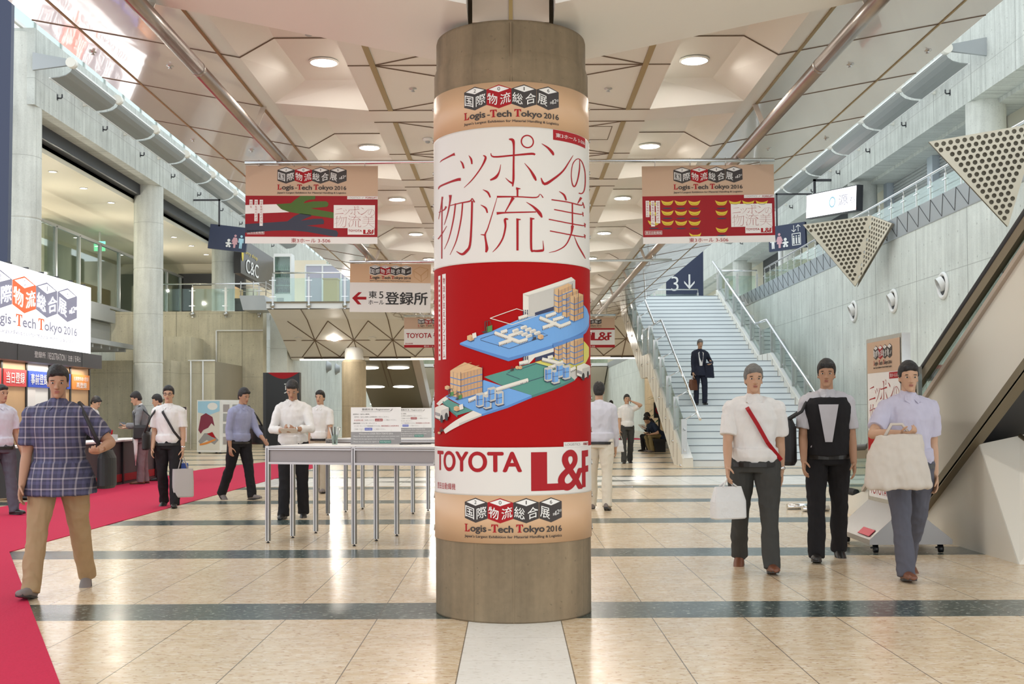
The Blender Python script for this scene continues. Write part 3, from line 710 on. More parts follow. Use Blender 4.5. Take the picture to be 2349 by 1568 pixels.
detector(708, 68, 4.62, 0.07, 'white round smoke detector in the nearest coffer, registration side')
detector(981, 317, ZS, 0.055, 'white smoke detector beside the poster column, above the registration arrow sign')
def spot(p, label, nm='sprinkler_head', cat='sprinkler'):
    m = MB(); m.lathe([(0.036, 0), (0.036, -0.006), (0.016, -0.01), (0.010, -0.026), (0.020, -0.03), (0.001, -0.034)], (0, 0, 0), 14)
    o = m.build(nm, M['steel']); o.location = p; tag(o, label, cat, 'small fittings in the canopy panels')
for px, py, lab in ((947, 203, 'small steel sprinkler in the flat canopy spine, registration side of the column'), (1395, 203, 'small steel sprinkler in the flat canopy spine, stairs side of the column')):
    spot(at_z(px, py, ZS), lab)
def on_gloss(px, py, s):
    # where the pixel ray meets the sloped side panel
    d = ray(px, py); k = 0.186 * s
    t = (zz(2.55) - 2.55 * 0.186 - CAMZ) / (d.z - k * d.x); return CAM + d * t
for i, (px, py) in enumerate(((213, 118), (390, 150), (443, 319), (577, 343))):
    spot(on_gloss(px, py, -1), 'small recessed fitting in the glossy canopy side, %s on the registration side' % ['outermost near', 'near inner', 'middle outer', 'beside the tree banner'][i])
for i, (px, py) in enumerate(((2128, 115), (1950, 147), (1895, 316), (1763, 340))):
    spot(on_gloss(px, py, 1), 'small recessed fitting in the glossy canopy side, %s on the stairs side' % ['outermost near', 'near inner', 'middle outer', 'beside the banana banner'][i])
# access hatches drawn in the spine panels
hm = MB()
for (x0, y0, x1, y1) in ((0.55, 8.75, 1.1, 9.35), (0.55, 12.3, 1.1, 12.9), (0.55, 15.8, 1.1, 16.4)):
    for a, c in (((x0, y0), (x1, y0)), ((x1, y0), (x1, y1)), ((x1, y1), (x0, y1)), ((x0, y1), (x0, y0))): strip(hm, (*a, ZS), (*c, ZS), 0.008, 0.004)
hm.build('hatch_joint', M['joint'], ceil)
# ------------------------------------------------------------------ the poster column
PCX, PCY, PR = 0.012, 7.75, 0.517
pc = MB()
pc.lathe([(PR, 0), (PR, 3.40), (PR - 0.006, 3.41), (PR - 0.006, 3.425), (PR, 3.435), (PR, 3.56), (PR - 0.012, 3.60), (PR - 0.015, 3.605), (PR - 0.015, 3.78), (PR - 0.02, 3.80), (0.40, 3.80), (0.40, 4.3)], (PCX, PCY, 0), 96)
o = pc.build('poster_column', M['conc_col_dark']); o.data.transform(Matrix.Translation((-PCX, -PCY, 0))); o.location = (PCX, PCY, 0)
tag(o, 'thick brown concrete column wrapped in a tall red and white poster', 'column')
m = MB(); m.box(PCX - 0.004, PCX + 0.004, PCY - PR - 0.002, PCY - PR + 0.02, 0, 3.78); sm_ = m.build('form_seam', M['conc_col_dark'], o); sm_.data.transform(Matrix.Translation((-PCX, -PCY, 0)))
# haunches of the canopy rising from the column head
hz = MB()
for s in (-1, 1):
    sec = [(s * 0.275 + PCX, 3.83), (s * 3.6, 4.52), (s * 3.6, 4.70), (s * 0.275 + PCX, 4.70)]
    hz.prism([(x, 7.05, z) for x, z in sec], (0, 1.32, 0))
hz.build('haunch', M['soffit'], ceil)
m = MB(); m.box(PCX - 0.245, PCX + 0.245, 7.3, 8.2, 3.80, 4.6); m.build('column_head', M['tan'], ceil)
m = MB(); m.box(PCX - 0.012, PCX + 0.012, 7.29, 7.32, 3.80, 4.6); m.build('gold_joint', M['gold'], ceil)
# poster wrap
CS = CylSurf(PCX, PCY, PR + 0.006)
wrap = thing('column_poster', 'tall printed poster wrapped round the concrete column, white red and beige', 'poster', (PCX, PCY, 0))
zs = [CS.uv(1172, y)[1] for y in (187, 290, 600, 1026, 1137, 1247)]
for i, (nm, mt) in enumerate((('beige_band', 'beige'), ('white_band', 'wrap_white'), ('red_band', 'red'), ('white_band', 'wrap_white'), ('beige_band', 'beige'))):
    m = MB(); m.lathe([(PR + 0.001, zs[i]), (PR + 0.006, zs[i]), (PR + 0.006, zs[i + 1]), (PR + 0.001, zs[i + 1])], (PCX, PCY, 0), 120)
    m.build(nm, M[mt], wrap)
A = Art(CS, wrap)
z1 = lambda x, y: CS.uv(980 + x * 390 / 1390, 180 + y * 440 / 1568)
z2 = lambda x, y: CS.uv(980 + x * 390 / 1359, 590 + y * 450 / 1568)
z3 = lambda x, y: CS.uv(980 + x * 390 / 1359, 1000 + y * 450 / 1568)
for si, s in enumerate(TITLE): A.ribbon([(x, y, w * 1.12) for x, y, w in s], 'lred', 1 + 0.05 * (si % 20), conv=z1)
q = z1(819, 515); A.disc(q[0], q[1], 0.043, 0.043, 'lred', 1, 'lettering', 28, 0.80)
# logos: unrolled boxes
def logo_box(f, l, t, r, bt, mid):
    a, c = f(l, mid), f(r, mid); yt, yb = f(690, t)[1], f(690, bt)[1]
    logo(A, a[0], yb, c[0], yt, 1)
logo_box(z1, 302, 45, 1075, 362, 200); logo_box(z3, 300, 493, 1075, 822, 600)
# hall number tag
a, c = z1(1028, 418), z1(1290, 560); vt = z1(1028, 416)[1]; vb = z1(1028, 500)[1]
A.rect(a[0], vb, z1(1291, 540)[0], vt, 'lred', 1, 'tag'); ub = z1(1291, 540)[0]
A.text('東3ホール 3-506', a[0] + 0.02, vb + 0.018, ub - 0.015, vt - 0.02, 'lwhite', 2)
# maker's names at the foot
a = z3(85, 200); c = z3(752, 285); A.text('TOYOTA', a[0], z3(600, 285)[1], c[0], z3(600, 128)[1], 'lred', 1, 'lettering', 0.04)
a = z3(830, 280); c = z3(1285, 280); lf_mark(A, a[0], z3(900, 437)[1], c[0], z3(830, 128)[1], 'lred', 1)
a = z3(84, 400); c = z3(226, 400); A.text('豊田自動織機', a[0], z3(160, 425)[1], c[0], z3(160, 372)[1], 'lred', 1)
a = z2(1090, 1495); c = z2(1285, 1495); A.rect(a[0], z2(1090, 1518)[1], c[0], z2(1090, 1476)[1], 'wrap_white', 1, 'tag')
w = c[0] - a[0]; A.text('LOGISTICS', a[0] + 0.012, z2(1090, 1506)[1], a[0] + w * 0.56, z2(1090, 1486)[1], 'lgrey', 2)
A.text('FORKLIFT', a[0] + w * 0.70, z2(1090, 1506)[1], c[0] - 0.01, z2(1090, 1486)[1], 'lred', 2, 'lettering', 0.02)
# isometric warehouse picture
_ct = [0]
def micro(): _ct[0] += 1; return (_ct[0] % 29) * 0.025
def P2(pts, m, l): A.poly([z2(*p) for p in pts], m, l + micro(), 'illustration')
def LN(pts, w, m, l): A.ribbon([(x, y, w) for x, y in pts], m, l + micro(), 'illustration', z2, False)
P2([(860, 838), (1010, 795), (1130, 745), (1240, 660), (1292, 720), (1292, 790), (1190, 935), (1100, 935)], 'ayellow', 1)
P2([(455, 955), (860, 840), (960, 868), (1110, 930), (1180, 965), (1010, 1040), (835, 1103), (590, 1020)], 'ateal', 2)
P2([(1180, 965), (1180, 982), (1010, 1060), (835, 1122), (835, 1103), (1010, 1040)], 'ateal2', 2)
P2([(150, 1108), (300, 1050), (455, 980), (835, 1103), (640, 1185), (437, 1252), (370, 1225)], 'ablue', 3)
P2([(437, 1252), (640, 1185), (835, 1103), (835, 1122), (640, 1204), (437, 1270)], 'ablue2', 3)
P2([(128, 1150), (165, 1128), (370, 1225), (245, 1262)], 'ateal', 4); P2([(128, 1150), (245, 1262), (245, 1278), (128, 1168)], 'ateal2', 4)
P2([(78, 1170), (150, 1110), (175, 1130), (100, 1185)], 'awhite', 4)
P2([(132, 1380), (235, 1300), (370, 1225), (437, 1252), (437, 1268), (260, 1345), (150, 1408)], 'awhite', 4); P2([(260, 1326), (437, 1256), (437, 1268), (260, 1345)], 'agrey', 5)
P2([(1120, 930), (1190, 900), (1210, 940), (1175, 980)], 'agrey', 3)
# building
P2([(765, 290), (1150, 157), (1180, 182), (812, 306)], 'awhite', 2); P2([(765, 290), (812, 306), (812, 492), (765, 470)], 'awhite', 2); P2([(812, 306), (1180, 182), (1180, 380), (812, 492)], 'agrey', 3)
P2([(765, 296), (769, 296), (812, 312), (1180, 188), (1180, 182), (812, 303)], 'agrey', 4)
P2([(860, 442), (1010, 392), (1010, 425), (860, 470)], 'anavy', 4)
# upper slab
P2([(265, 685), (520, 590), (735, 495), (765, 488), (860, 468), (1010, 425), (1180, 392), (1240, 374), (1272, 412), (1290, 470), (1288, 520), (1262, 575), (1200, 618), (1060, 680), (850, 748), (650, 803)], 'ablue', 4)
P2([(265, 685), (650, 803), (850, 748), (1060, 680), (1200, 618), (1262, 575), (1288, 520), (1290, 545), (1264, 602), (1200, 645), (1060, 706), (850, 772), (650, 830), (265, 698)], 'ablue2', 4)
def rack(x, y0, w1, w2, h, n, L, sl=0.42):
    """carton rack: left face w1 wide, right face w2 wide; top front corner (x, y0)"""
    P2([(x - w1, y0 - w1 * sl), (x, y0), (x, y0 + h), (x - w1, y0 + h - w1 * sl)], 'abox', L)
    P2([(x, y0), (x + w2, y0 - w2 * sl), (x + w2, y0 + h - w2 * sl), (x, y0 + h)], 'abox2', L)
    P2([(x, y0), (x - w1, y0 - w1 * sl), (x + w2 - w1, y0 - (w1 + w2) * sl), (x + w2, y0 - w2 * sl)], 'awhite' if False else 'abox', L)
    for k in range(n):
        y = y0 + h * (k + 1) / n
        LN([(x - w1, y - w1 * sl), (x, y), (x + w2, y - w2 * sl)], 7, 'ablue2', L + 1)
    k = 1
    while k * 26 < w2: LN([(x + k * 26, y0 - k * 26 * sl), (x + k * 26, y0 + h - k * 26 * sl)], 2.2, 'lgrey', L + 1); k += 1
    k = 1
    while k * 30 < w1: LN([(x - k * 30, y0 - k * 30 * sl), (x - k * 30, y0 + h - k * 30 * sl)], 2.2, 'lgrey', L + 1); k += 1
    LN([(x, y0 - 14), (x, y0 + h)], 3, 'anavy', L + 2); LN([(x + w2, y0 - w2 * sl - 14), (x + w2, y0 + h - w2 * sl)], 2.4, 'anavy', L + 2)
rack(1045, 268, 34, 110, 180, 4, 5); rack(1108, 300, 34, 92, 184, 4, 6); rack(1168, 330, 36, 72, 185, 4, 7)
rack(1045, 702, 30, 60, 120, 3, 5); rack(1108, 690, 30, 60, 165, 4, 6); rack(1168, 672, 34, 72, 185, 4, 7)
P2([(1000, 692), (1240, 600), (1240, 640), (1180, 655), (1050, 706), (1005, 722)], 'ablue2', 8)
P2([(812, 780), (1010, 716), (1010, 760), (860, 800), (812, 850)], 'awhite', 3); P2([(765, 790), (812, 776), (812, 850), (765, 838)], 'agrey', 3); P2([(862, 800), (1012, 752), (1012, 790), (862, 832)], 'anavy', 4)
for x in (768, 784, 800): LN([(x, 420), (x, 480)], 7, 'anavy', 5); LN([(x, 790), (x, 835)], 7, 'anavy', 5)
def conveyor(x0, y0, x1, y1, w=22, L=6):
    LN([(x0, y0 + 10), (x1, y1 + 10)], w, 'agrey', L); LN([(x0, y0), (x1, y1)], w, 'awhite', L + 1)
    n = int(max(abs(x1 - x0), abs(y1 - y0)) / 11)
    for k in range(n + 1):
        x, y = x0 + (x1 - x0) * k / n, y0 + (y1 - y0) * k / n; LN([(x, y + 12), (x, y + 24)], 4, 'anavy', L)
for c in ((540, 600, 735, 672), (590, 598, 640, 582), (650, 628, 720, 602), (575, 690, 690, 650), (735, 672, 800, 650), (895, 480, 1060, 548), (945, 470, 1025, 442), (1000, 500, 1085, 472), (920, 560, 1030, 522), (1060, 548, 1140, 516), (730, 485, 800, 462),
          (545, 1055, 805, 975), (335, 1140, 440, 1095), (915, 810, 1070, 848), (960, 800, 1000, 790), (1060, 842, 1080, 830), (965, 880, 1060, 850), (1110, 910, 1180, 878), (735, 845, 805, 828), (450, 1095, 545, 1055)): conveyor(*c)
for k, (x, y) in enumerate(((680, 580), (745, 555), (715, 598), (780, 572), (750, 610), (815, 585), (785, 622), (850, 600))):
    P2([(x, y), (x + 38, y - 14), (x + 52, y - 6), (x + 52, y + 10), (x + 14, y + 24), (x, y + 16)], 'awhite', 8); P2([(x + 14, y + 8), (x + 52, y - 6), (x + 52, y + 10), (x + 14, y + 24)], 'agrey', 9)
LN([(430, 650), (430, 662), (655, 730), (960, 622), (925, 605), (890, 612)], 4, 'anavy', 5); LN([(430, 650), (545, 612)], 4, 'anavy', 5); LN([(640, 575), (745, 538), (790, 550)], 4, 'anavy', 5)
LN([(505, 487), (715, 411), (880, 465), (680, 538), (505, 487)], 6, 'awhite', 6)
LN([(660, 915), (632, 932), (740, 972)], 4, 'anavy', 4); LN([(740, 895), (870, 848), (985, 882)], 4, 'anavy', 4); LN([(805, 992), (1000, 930)], 4, 'anavy', 4)
rack(275, 930, 85, 170, 200, 4, 6, 0.27); P2([(190, 907), (305, 838), (445, 884), (275, 930)], 'abox', 7)
for x, y in ((235, 880), (300, 858), (360, 880), (300, 905)): LN([(x, y), (x + 60, y - 18)], 3, 'abox2', 8)
for x, y in ((398, 1095), (455, 1110), (490, 1050), (550, 1082), (935, 890), (990, 910), (1025, 860), (1075, 875)):
    P2([(x - 4, y - 6), (x + 48, y - 18), (x + 62, y - 8), (x + 62, y + 92), (x + 12, y + 104), (x - 4, y + 92)], 'agrey', 9)
    P2([(x + 2, y + 4), (x + 18, y + 10), (x + 18, y + 90), (x + 2, y + 84)], 'ablue2', 10); P2([(x + 22, y + 10), (x + 50, y + 2), (x + 50, y + 80), (x + 22, y + 90)], 'ablue', 10)
    LN([(x + 6, y + 45), (x + 52, y + 38)], 3, 'anavy', 11); P2([(x, y + 94), (x + 20, y + 104), (x + 66, y + 90), (x + 70, y + 96), (x + 22, y + 112), (x - 2, y + 100)], 'anavy', 10)
def carton(x, y, s, L=8):
    P2([(x, y), (x + s * 0.5, y + s * 0.2), (x + s * 0.5, y + s * 0.75), (x, y + s * 0.55)], 'abox', L); P2([(x + s * 0.5, y + s * 0.2), (x + s, y), (x + s, y + s * 0.55), (x + s * 0.5, y + s * 0.75)], 'abox2', L); P2([(x, y), (x + s * 0.5, y - s * 0.2), (x + s, y), (x + s * 0.5, y + s * 0.2)], 'abox', L)
    P2([(x, y + s * 0.6), (x + s * 0.5, y + s * 0.8), (x + s, y + s * 0.6), (x + s, y + s * 0.68), (x + s * 0.5, y + s * 0.88), (x, y + s * 0.68)], 'anavy', L - 1)
for c in ((325, 628, 55), (220, 1195, 46), (150, 1030, 38), (198, 1062, 44), (705, 872, 30), (728, 872, 30), (880, 622, 46), (94, 1395, 22)): carton(*c)
def lift(x, y, s, grn, L=9):
    P2([(x, y), (x + s, y - s * 0.3), (x + s, y + s * 0.75), (x, y + s * 1.05)], 'agreen' if grn else 'ldark', L)
    LN([(x - s * 0.25, y - s * 0.9), (x - s * 0.25, y + s * 0.9)], s * 0.16, 'ldark', L + 1); LN([(x + s * 0.15, y - s), (x + s * 0.15, y + s * 0.8)], s * 0.12, 'ldark', L + 1)
    LN([(x - s * 0.3, y - s * 0.9), (x + s * 0.6, y - s * 1.1), (x + s * 0.8, y - s * 0.3)], s * 0.10, 'ldark', L + 1)
    P2([(x - s * 0.9, y + s * 0.9), (x, y + s * 0.7), (x + s * 0.2, y + s * 0.95), (x - s * 0.3, y + s * 1.2)], 'ldark', L)
lift(478, 555, 45, True); lift(255, 1105, 30, True); lift(190, 1080, 30, True); lift(675, 890, 18, False); lift(848, 640, 20, False); lift(118, 1375, 18, False)
def lorry(x, y, s, fl=1):
    P2([(x, y), (x + s * 0.62, y - s * 0.25 * fl), (x + s * 1.15, y), (x + s * 1.15, y + s * 0.75), (x + s * 0.5, y + s * 1.15), (x, y + s * 0.8)], 'awhite', 10)
    P2([(x + s * 0.5, y + s * 0.25), (x + s * 1.15, y), (x + s * 1.15, y + s * 0.75), (x + s * 0.5, y + s * 1.1)], 'agrey', 11)
    P2([(x + s * 0.02, y + s * 0.35), (x + s * 0.42, y + s * 0.5), (x + s * 0.42, y + s * 0.75), (x + s * 0.02, y + s * 0.6)], 'lgrey', 12)
    for k in (0.55, 0.95):
        q = z2(x + s * k, y + s * (1.2 - k * 0.45)); A.disc(q[0], q[1], s * 0.0002, s * 0.00028, 'lblack', 12, 'illustration', 12)
    LN([(x + s * 0.02, y + s * 0.86), (x + s * 0.45, y + s * 1.04)], s * 0.06, 'lblack', 12)
lorry(75, 1200, 95); lorry(1186, 868, 90)
for x, y in ((365, 1150 - 540), (262, 1180)):
    P2([(x, y), (x + 30, y - 10), (x + 36, y + 30), (x + 6, y + 40)], 'awhite', 9)
# narrow captions running down
for x0, x1, ya, yb in ((122, 150, 136, 816), (90, 108, 150, 822)):
    a, c = z2(x0, 400), z2(x1, 400); vt, vb = z2(x0, ya)[1], z2(x0, yb)[1]; A.rect(a[0], vb, c[0], vt, 'wrap_white', 1, 'caption_strip')
    w = c[0] - a[0]
    if x0 == 122:
        for k, ch in enumerate('物流を支えるシステム'):
            h = (vt - vb) / 10.4; y = vt - 0.02 - (k + 1) * h; A.text(ch, a[0] + w * 0.2, y + h * 0.15, c[0] - w * 0.2, y + h * 0.95, 'lred', 2)
    else:
        for k in range(16): A.rect(a[0] + w * 0.25, vt - 0.04 - k * (vt - vb) / 17, c[0] - w * 0.25, vt - 0.025 - k * (vt - vb) / 17, 'lred', 2)
A.build()
# eyelets and lacing at both edges
m = MB()
for s in (-1, 1):
    for k in range(14):
        z = zs[5] + 0.05 + k * (zs[0] - zs[5] - 0.1) / 13; p = (PCX + s * (PR + 0.008), PCY - 0.03, z); m.lathe([(0.006, -0.004), (0.012, -0.004), (0.012, 0.004), (0.006, 0.004)], p, 10, 'X')
        m.tube([p, (p[0] + s * 0.004, p[1] + 0.05, z + 0.02)], 0.003, 6)
m.build('eyelet_lacing', M['steel'], wrap)
# ------------------------------------------------------------------ steel tubes under the canopy
for s, side in ((-1, 'registration'), (1, 'stairs')):
    t = thing('ceiling_tube', 'long steel tube slung under the glossy canopy on the %s side' % side, 'pipe', (s * 2.62, 8, 4.22))
    m = MB(); m.tube([(s * 2.62, 7.0, 4.22), (s * 2.62, 9.62, 4.22)], 0.062, 20); m.tube([(s * 2.62, 9.62, 4.22), (s * 2.62, 9.68, 4.22)], 0.064, 20); m.tube([(s * 2.62, 9.68, 4.22), (s * 2.62, 42.5, 4.22)], 0.060, 20); m.build('tube', M['pipe'], t)
    for k in range(2, 12):
        y = bands[k] + BW / 2; m = MB(); m.bar((s * 2.62, y, 4.25), (s * 2.53, y, zz(2.5) + 0.01), 0.05, 0.012, (0, 1, 0)); m.build('brace', M['tan'], t)
# ------------------------------------------------------------------ hanging banners
def pole(x0, x1, py, Y, r, label):
    a, c = at_y(x0, py, Y), at_y(x1, py + 0.0, Y); c.z = a.z
    t = thing('hanging_pole', label, 'pole', a, 'poles the banners hang from'); m = MB(); m.tube([a, c], r, 16); m.build('tube', M['chrome'], t)
    for s in (-2.62, 2.62):
        if a.x < s < c.x:
            k = MB(); k.tube([(s - 0.03, Y - 0.02, 4.17), (s - 0.01, Y - r, a.z), (s + 0.02, Y, a.z - r), (s + 0.03, Y + 0.02, 4.17)], 0.006, 6); k.build('wire_tie', M['steel'], t)
    return a.z
def banner(name, label, TL, TR, BL, Y, group='show banners hung under the canopy', ties=4, pz=None):
    a, c, d = at_y(*TL, Y), at_y(*TR, Y), at_y(*BL, Y); w = (c - a).length; h = (a - d).length
    S = Surf(a, c - a, Vector((0, 0, 1)), 0.0015); S.u = (S.r.cross(Vector((0, -1, 0)))).normalized() * 1.0
    if S.u.z < 0: S.u = -S.u
    S.n = Vector((0, -1, 0))
    t = thing(name, label, 'banner', a, group)
    m = MB(); m.prism([S(0, -h), S(w, -h), S(w, 0), S(0, 0)], (0, 0.003, 0)); m.build('sheet', M['board'], t)
    if pz:
        m = MB()
        for k in range(ties):
            u = w * (0.1 + 0.8 * k / (ties - 1)); p = S(u, -0.012); m.tube([p + Vector((0, -0.004, 0)), Vector((p.x, Y - 0.02, pz)), Vector((p.x, Y, pz + 0.028)), Vector((p.x, Y + 0.02, pz)), p + Vector((0, 0.006, 0))], 0.003, 6)
        m.build('cable_tie', M['steel'], t)
    return t, Art(S, t), w, h
pz = pole(562, 1776, 373, 13.0, 0.024, 'longest bright steel pole, carrying the tree banner and the banana banner')
SUB = dict(small=True)
def show_top(A, w, h, fx0, fx1, fy0, fy1, beige, fb):
    A.rect(0, -h * fb, w, 0, beige, 1, 'beige_field'); logo(A, w * fx0, -h * fy1, w * fx1, -h * fy0, 2)
def red_part(A, w, h, hx):
    """lower half shared by the two red banners; hx maps zoomed coordinates of the banner to (u, v)"""
    A.rect(0, hx(0, 1228)[1], w, hx(0, 597)[1], 'red_banner', 1, 'red_field')
    a, c = hx(1722, 648), hx(2185, 600); A.rect(*a, w, c[1], 'board', 3, 'tag'); A.text('LOGISTICS', hx(1735, 0)[0], hx(0, 638)[1], hx(1925, 0)[0], hx(0, 612)[1], 'lgrey', 4)
    A.text('FORKLIFT', hx(2005, 0)[0], hx(0, 638)[1], hx(2180, 0)[0], hx(0, 612)[1], 'lred', 4, 'lettering', 0.02); A.ribbon([(*hx(1950, 636), 0.004), (*hx(1972, 615), 0.004)], 'lgrey', 4, smooth=False)
    A.rect(*hx(1515, 1092), *hx(2152, 738), 'board', 3, 'tag'); A.rect(*hx(1732, 1192), *hx(2146, 1090), 'board', 3, 'tag')
    title_on(A, *hx(1530, 1085), *hx(2142, 745), 'lred', 4, 0.75)
    A.text('TOYOTA', *hx(1742, 1148), *hx(1952, 1116), 'lred', 4, 'lettering', 0.024); lf_mark(A, *hx(1972, 1183), *hx(2140, 1116), 'lred', 4)
    A.frame(*hx(180, 1190), *hx(446, 1132), 0.003, 'lwhite', 2, 'caption_frame'); A.text('豊田自動織機', *hx(192, 1182), *hx(436, 1142), 'lwhite', 2)
    A.text('東3ホール 3-506', *hx(862, 1318), *hx(1465, 1250), 'lred', 2)
def captions(A, hx, strips):
    for x0, x1, y0, y1 in strips:
        A.rect(*hx(x0, y1), *hx(x1, y0), 'board', 3, 'caption_strip')
        y = y0 + 12; k = 0
        while y < y1 - 36:      # small upright characters
            ch = '空手を突くのような毎日に物流'[k % 14]; A.text(ch, *hx(x0 + 8, y + 34), *hx(x1 - 8, y + 4), 'lred', 4); y += 40; k += 1
t, A, w, h = banner('hanging_banner', 'hanging red and beige show banner with green and navy forking arms', (563.8, 379.4), (867, 380.5), (562, 558), 13.0, pz=pz)
hx = lambda x, y: ((x - 150) / 2042 * w, -(y - 132) / 1200 * h)
show_top(A, w, h, (640 - 150) / 2042, (1710 - 150) / 2042, (150 - 132) / 1200, (570 - 132) / 1200, 'beige_banner', (597 - 132) / 1200); red_part(A, w, h, hx)
q = lambda pts: [hx(*p) for p in pts]
A.poly(q([(150, 742), (628, 727), (700, 800), (830, 850), (150, 878)]), 'board', 2, 'illustration')
A.poly(q([(628, 727), (855, 712), (920, 655), (1000, 598), (1228, 598), (1228, 640), (1215, 652), (1130, 658), (1075, 680), (1045, 712), (1200, 682), (1395, 680), (1430, 705), (1432, 740), (1410, 765), (1150, 790), (1515, 852), (1515, 943), (1290, 912), (1000, 875), (850, 850), (720, 812)]), 'green', 2, 'illustration')
A.poly(q([(150, 1035), (600, 1005), (800, 990), (900, 915), (1000, 868), (1165, 890), (1168, 910), (1090, 940), (1010, 980), (1200, 950), (1340, 948), (1368, 985), (1362, 1030), (1100, 1055), (1300, 1085), (1560, 1130), (1585, 1170), (1570, 1225), (1520, 1222), (1100, 1150), (850, 1128), (600, 1135), (150, 1168)]), 'navy_dark', 2, 'illustration')
captions(A, hx, ((214, 262, 660, 815), (292, 342, 660, 990), (372, 422, 660, 1062))); A.build()
t, A, w, h = banner('hanging_banner', 'hanging red and beige show banner with rows of yellow bananas', (1472, 381.5), (1774.5, 376.5), (1475, 559.5), 13.0, pz=pz)
hb = lambda x, y: ((x - 92 + (140 - y) * 0.02) / 2030 * w, -(y - 140 + (x - 92) * 0.018) / 1200 * h)
hx = lambda x, y: ((x - 150) / 2042 * w, -(y - 132) / 1200 * h)
show_top(A, w, h, (568 - 85) / 2030, (1632 - 85) / 2030, 0.016, 0.36, 'beige_banner', (597 - 132) / 1200); red_part(A, w, h, hx)
def banana(x, y):
    up, lo = [], []
    for k in range(13):
        a = k / 12; xx = x - 95 + 190 * a; c = (2 * a - 1) ** 2; up.append((xx, y + 38 - 72 * c)); lo.append((xx, y + 48 - 82 * c ** 1.15 * 1.0 if abs(2 * a - 1) > 0.98 else y + 42 + 0 - 78 * c * c - 0))
    mid = [(x - 95 + 190 * k / 12, y + 22 - 56 * ((2 * k / 12 - 1) ** 2)) for k in range(13)]
    top = [(px, py - 30 * (1 - (2 * i / 12 - 1) ** 2)) for i, (px, py) in enumerate(mid)]
    A.poly(q2([(px, py + 2) for px, py in lo]) + q2(top[::-1]), 'yellow', 2, 'illustration')
    A.ribbon([(*hb(px, py + 8), 0.004) for px, py in mid[2:-2]], 'olive_line', 3, 'illustration')
q2 = lambda pts: [hb(*p) for p in pts]
rows = [(690, (485, 692, 900, 1315, 1525, 1730, 1938)), (845, (487, 695, 905, 1320)), (1000, (280, 490, 698, 905))]
for y, xs in rows:
    for x in xs:
        banana(x, y + 8)
        if x < 1500: c = hb(x, y + 98); A.disc(c[0], c[1], 0.055, 0.0075, 'navy_dark', 2, 'illustration', 18)
for x, y in ((280, 700), (280, 850)): banana(x, y + 8)
banana(1325, 1115); c = hb(1325, 1205); A.disc(c[0], c[1], 0.055, 0.0075, 'navy_dark', 2, 'illustration', 18)
A.poly(q2([(820, 1160), (838, 1178), (880, 1198), (950, 1196), (990, 1180), (1005, 1160), (1000, 1190), (985, 1218), (850, 1218), (828, 1190)]), 'yellow', 2, 'illustration')
captions(A, hb, ((157, 207, 672, 925), (237, 288, 672, 1070), (314, 370, 672, 1020))); A.build()
pz = pole(802, 1541, 600, 21.0, 0.026, 'shorter steel pole, carrying the arrow sign to the registration desk')
t, A, w, h = banner('direction_banner', 'white hanging sign with red left arrow and big black characters', (803.5, 604), (988.5, 606), (802, 715), 21.0, pz=pz)
hx = lambda x, y: ((x - 150) / 1205 * w, -(y - 155) / 725 * h)
A.rect(0, hx(0, 438)[1], w, 0, 'beige', 1, 'beige_field'); a = hx(445, 420); c = hx(1060, 178); logo(A, a[0], a[1], c[0], c[1], 3, rim='lwhite')
A.poly([hx(*p) for p in ((1092, 245), (1195, 190), (1318, 228), (1312, 345), (1215, 425), (1105, 350))], 'abox2', 2, 'crate_sketch'); A.poly([hx(*p) for p in ((1100, 250), (1195, 200), (1305, 232), (1205, 318))], 'beige', 3, 'crate_sketch')
A.poly([hx(*p) for p in ((1104, 262), (1200, 330), (1212, 412), (1112, 345))], 'beige', 3, 'crate_sketch'); A.poly([hx(*p) for p in ((1218, 325), (1308, 245), (1303, 340), (1222, 410))], 'beige', 3, 'crate_sketch')
A.poly([hx(*p) for p in ((185, 672), (278, 584), (330, 584), (262, 652), (398, 652), (398, 694), (262, 694), (325, 766), (270, 766))], 'lred', 2, 'arrow')
A.text('東', *hx(432, 672), *hx(552, 565), 'lblack', 2, 'lettering', 0.012); A.text('5', *hx(588, 672), *hx(650, 570), 'lblack', 2, 'lettering', 0.006); A.text('ホール', *hx(430, 765), *hx(660, 698), 'lblack', 2, 'lettering', 0.008)
A.text('登録所', *hx(682, 765), *hx(1310, 575), 'lblack', 2, 'lettering', 0.022); A.build()
pz = pole(926, 1412, 724.5, 31.6, 0.026, 'third and smallest steel pole, far behind the poster column')
for sx, lab in ((927, 'small white banner with long red maker name, on the table side of the column'), (1284, 'small white banner with heavy red initials, on the stairs side of the column')):
    t, A, w, h = banner('hanging_banner', lab, (sx, 728), (sx + 126, 727.5), (sx, 797), 31.6, pz=pz)
    A.rect(0, -h * 0.38, w, 0, 'beige_banner', 1, 'beige_field'); logo(A, w * 0.25, -h * 0.35, w * 0.76, -h * 0.03, 2)
    A.text('TOYOTA', w * 0.04, -h * 0.68, w * 0.50, -h * 0.52, 'lred', 2, 'lettering', 0.024); lf_mark(A, w * 0.56, -h * 0.76, w * 0.94, -h * 0.50, 'lred', 2)
    A.rect(0, -h, w, -h * 0.91, 'lred', 2, 'red_field'); A.text('東3ホール 3-506', w * 0.36, -h * 0.985, w * 0.64, -h * 0.925, 'lwhite', 3); A.text('豊田自動織機', w * 0.02, -h * 0.89, w * 0.16, -h * 0.84, 'lred', 2)
    A.rect(w * 0.55, -h * 0.41, w, -h * 0.36, 'lred', 3, 'tag'); A.build()
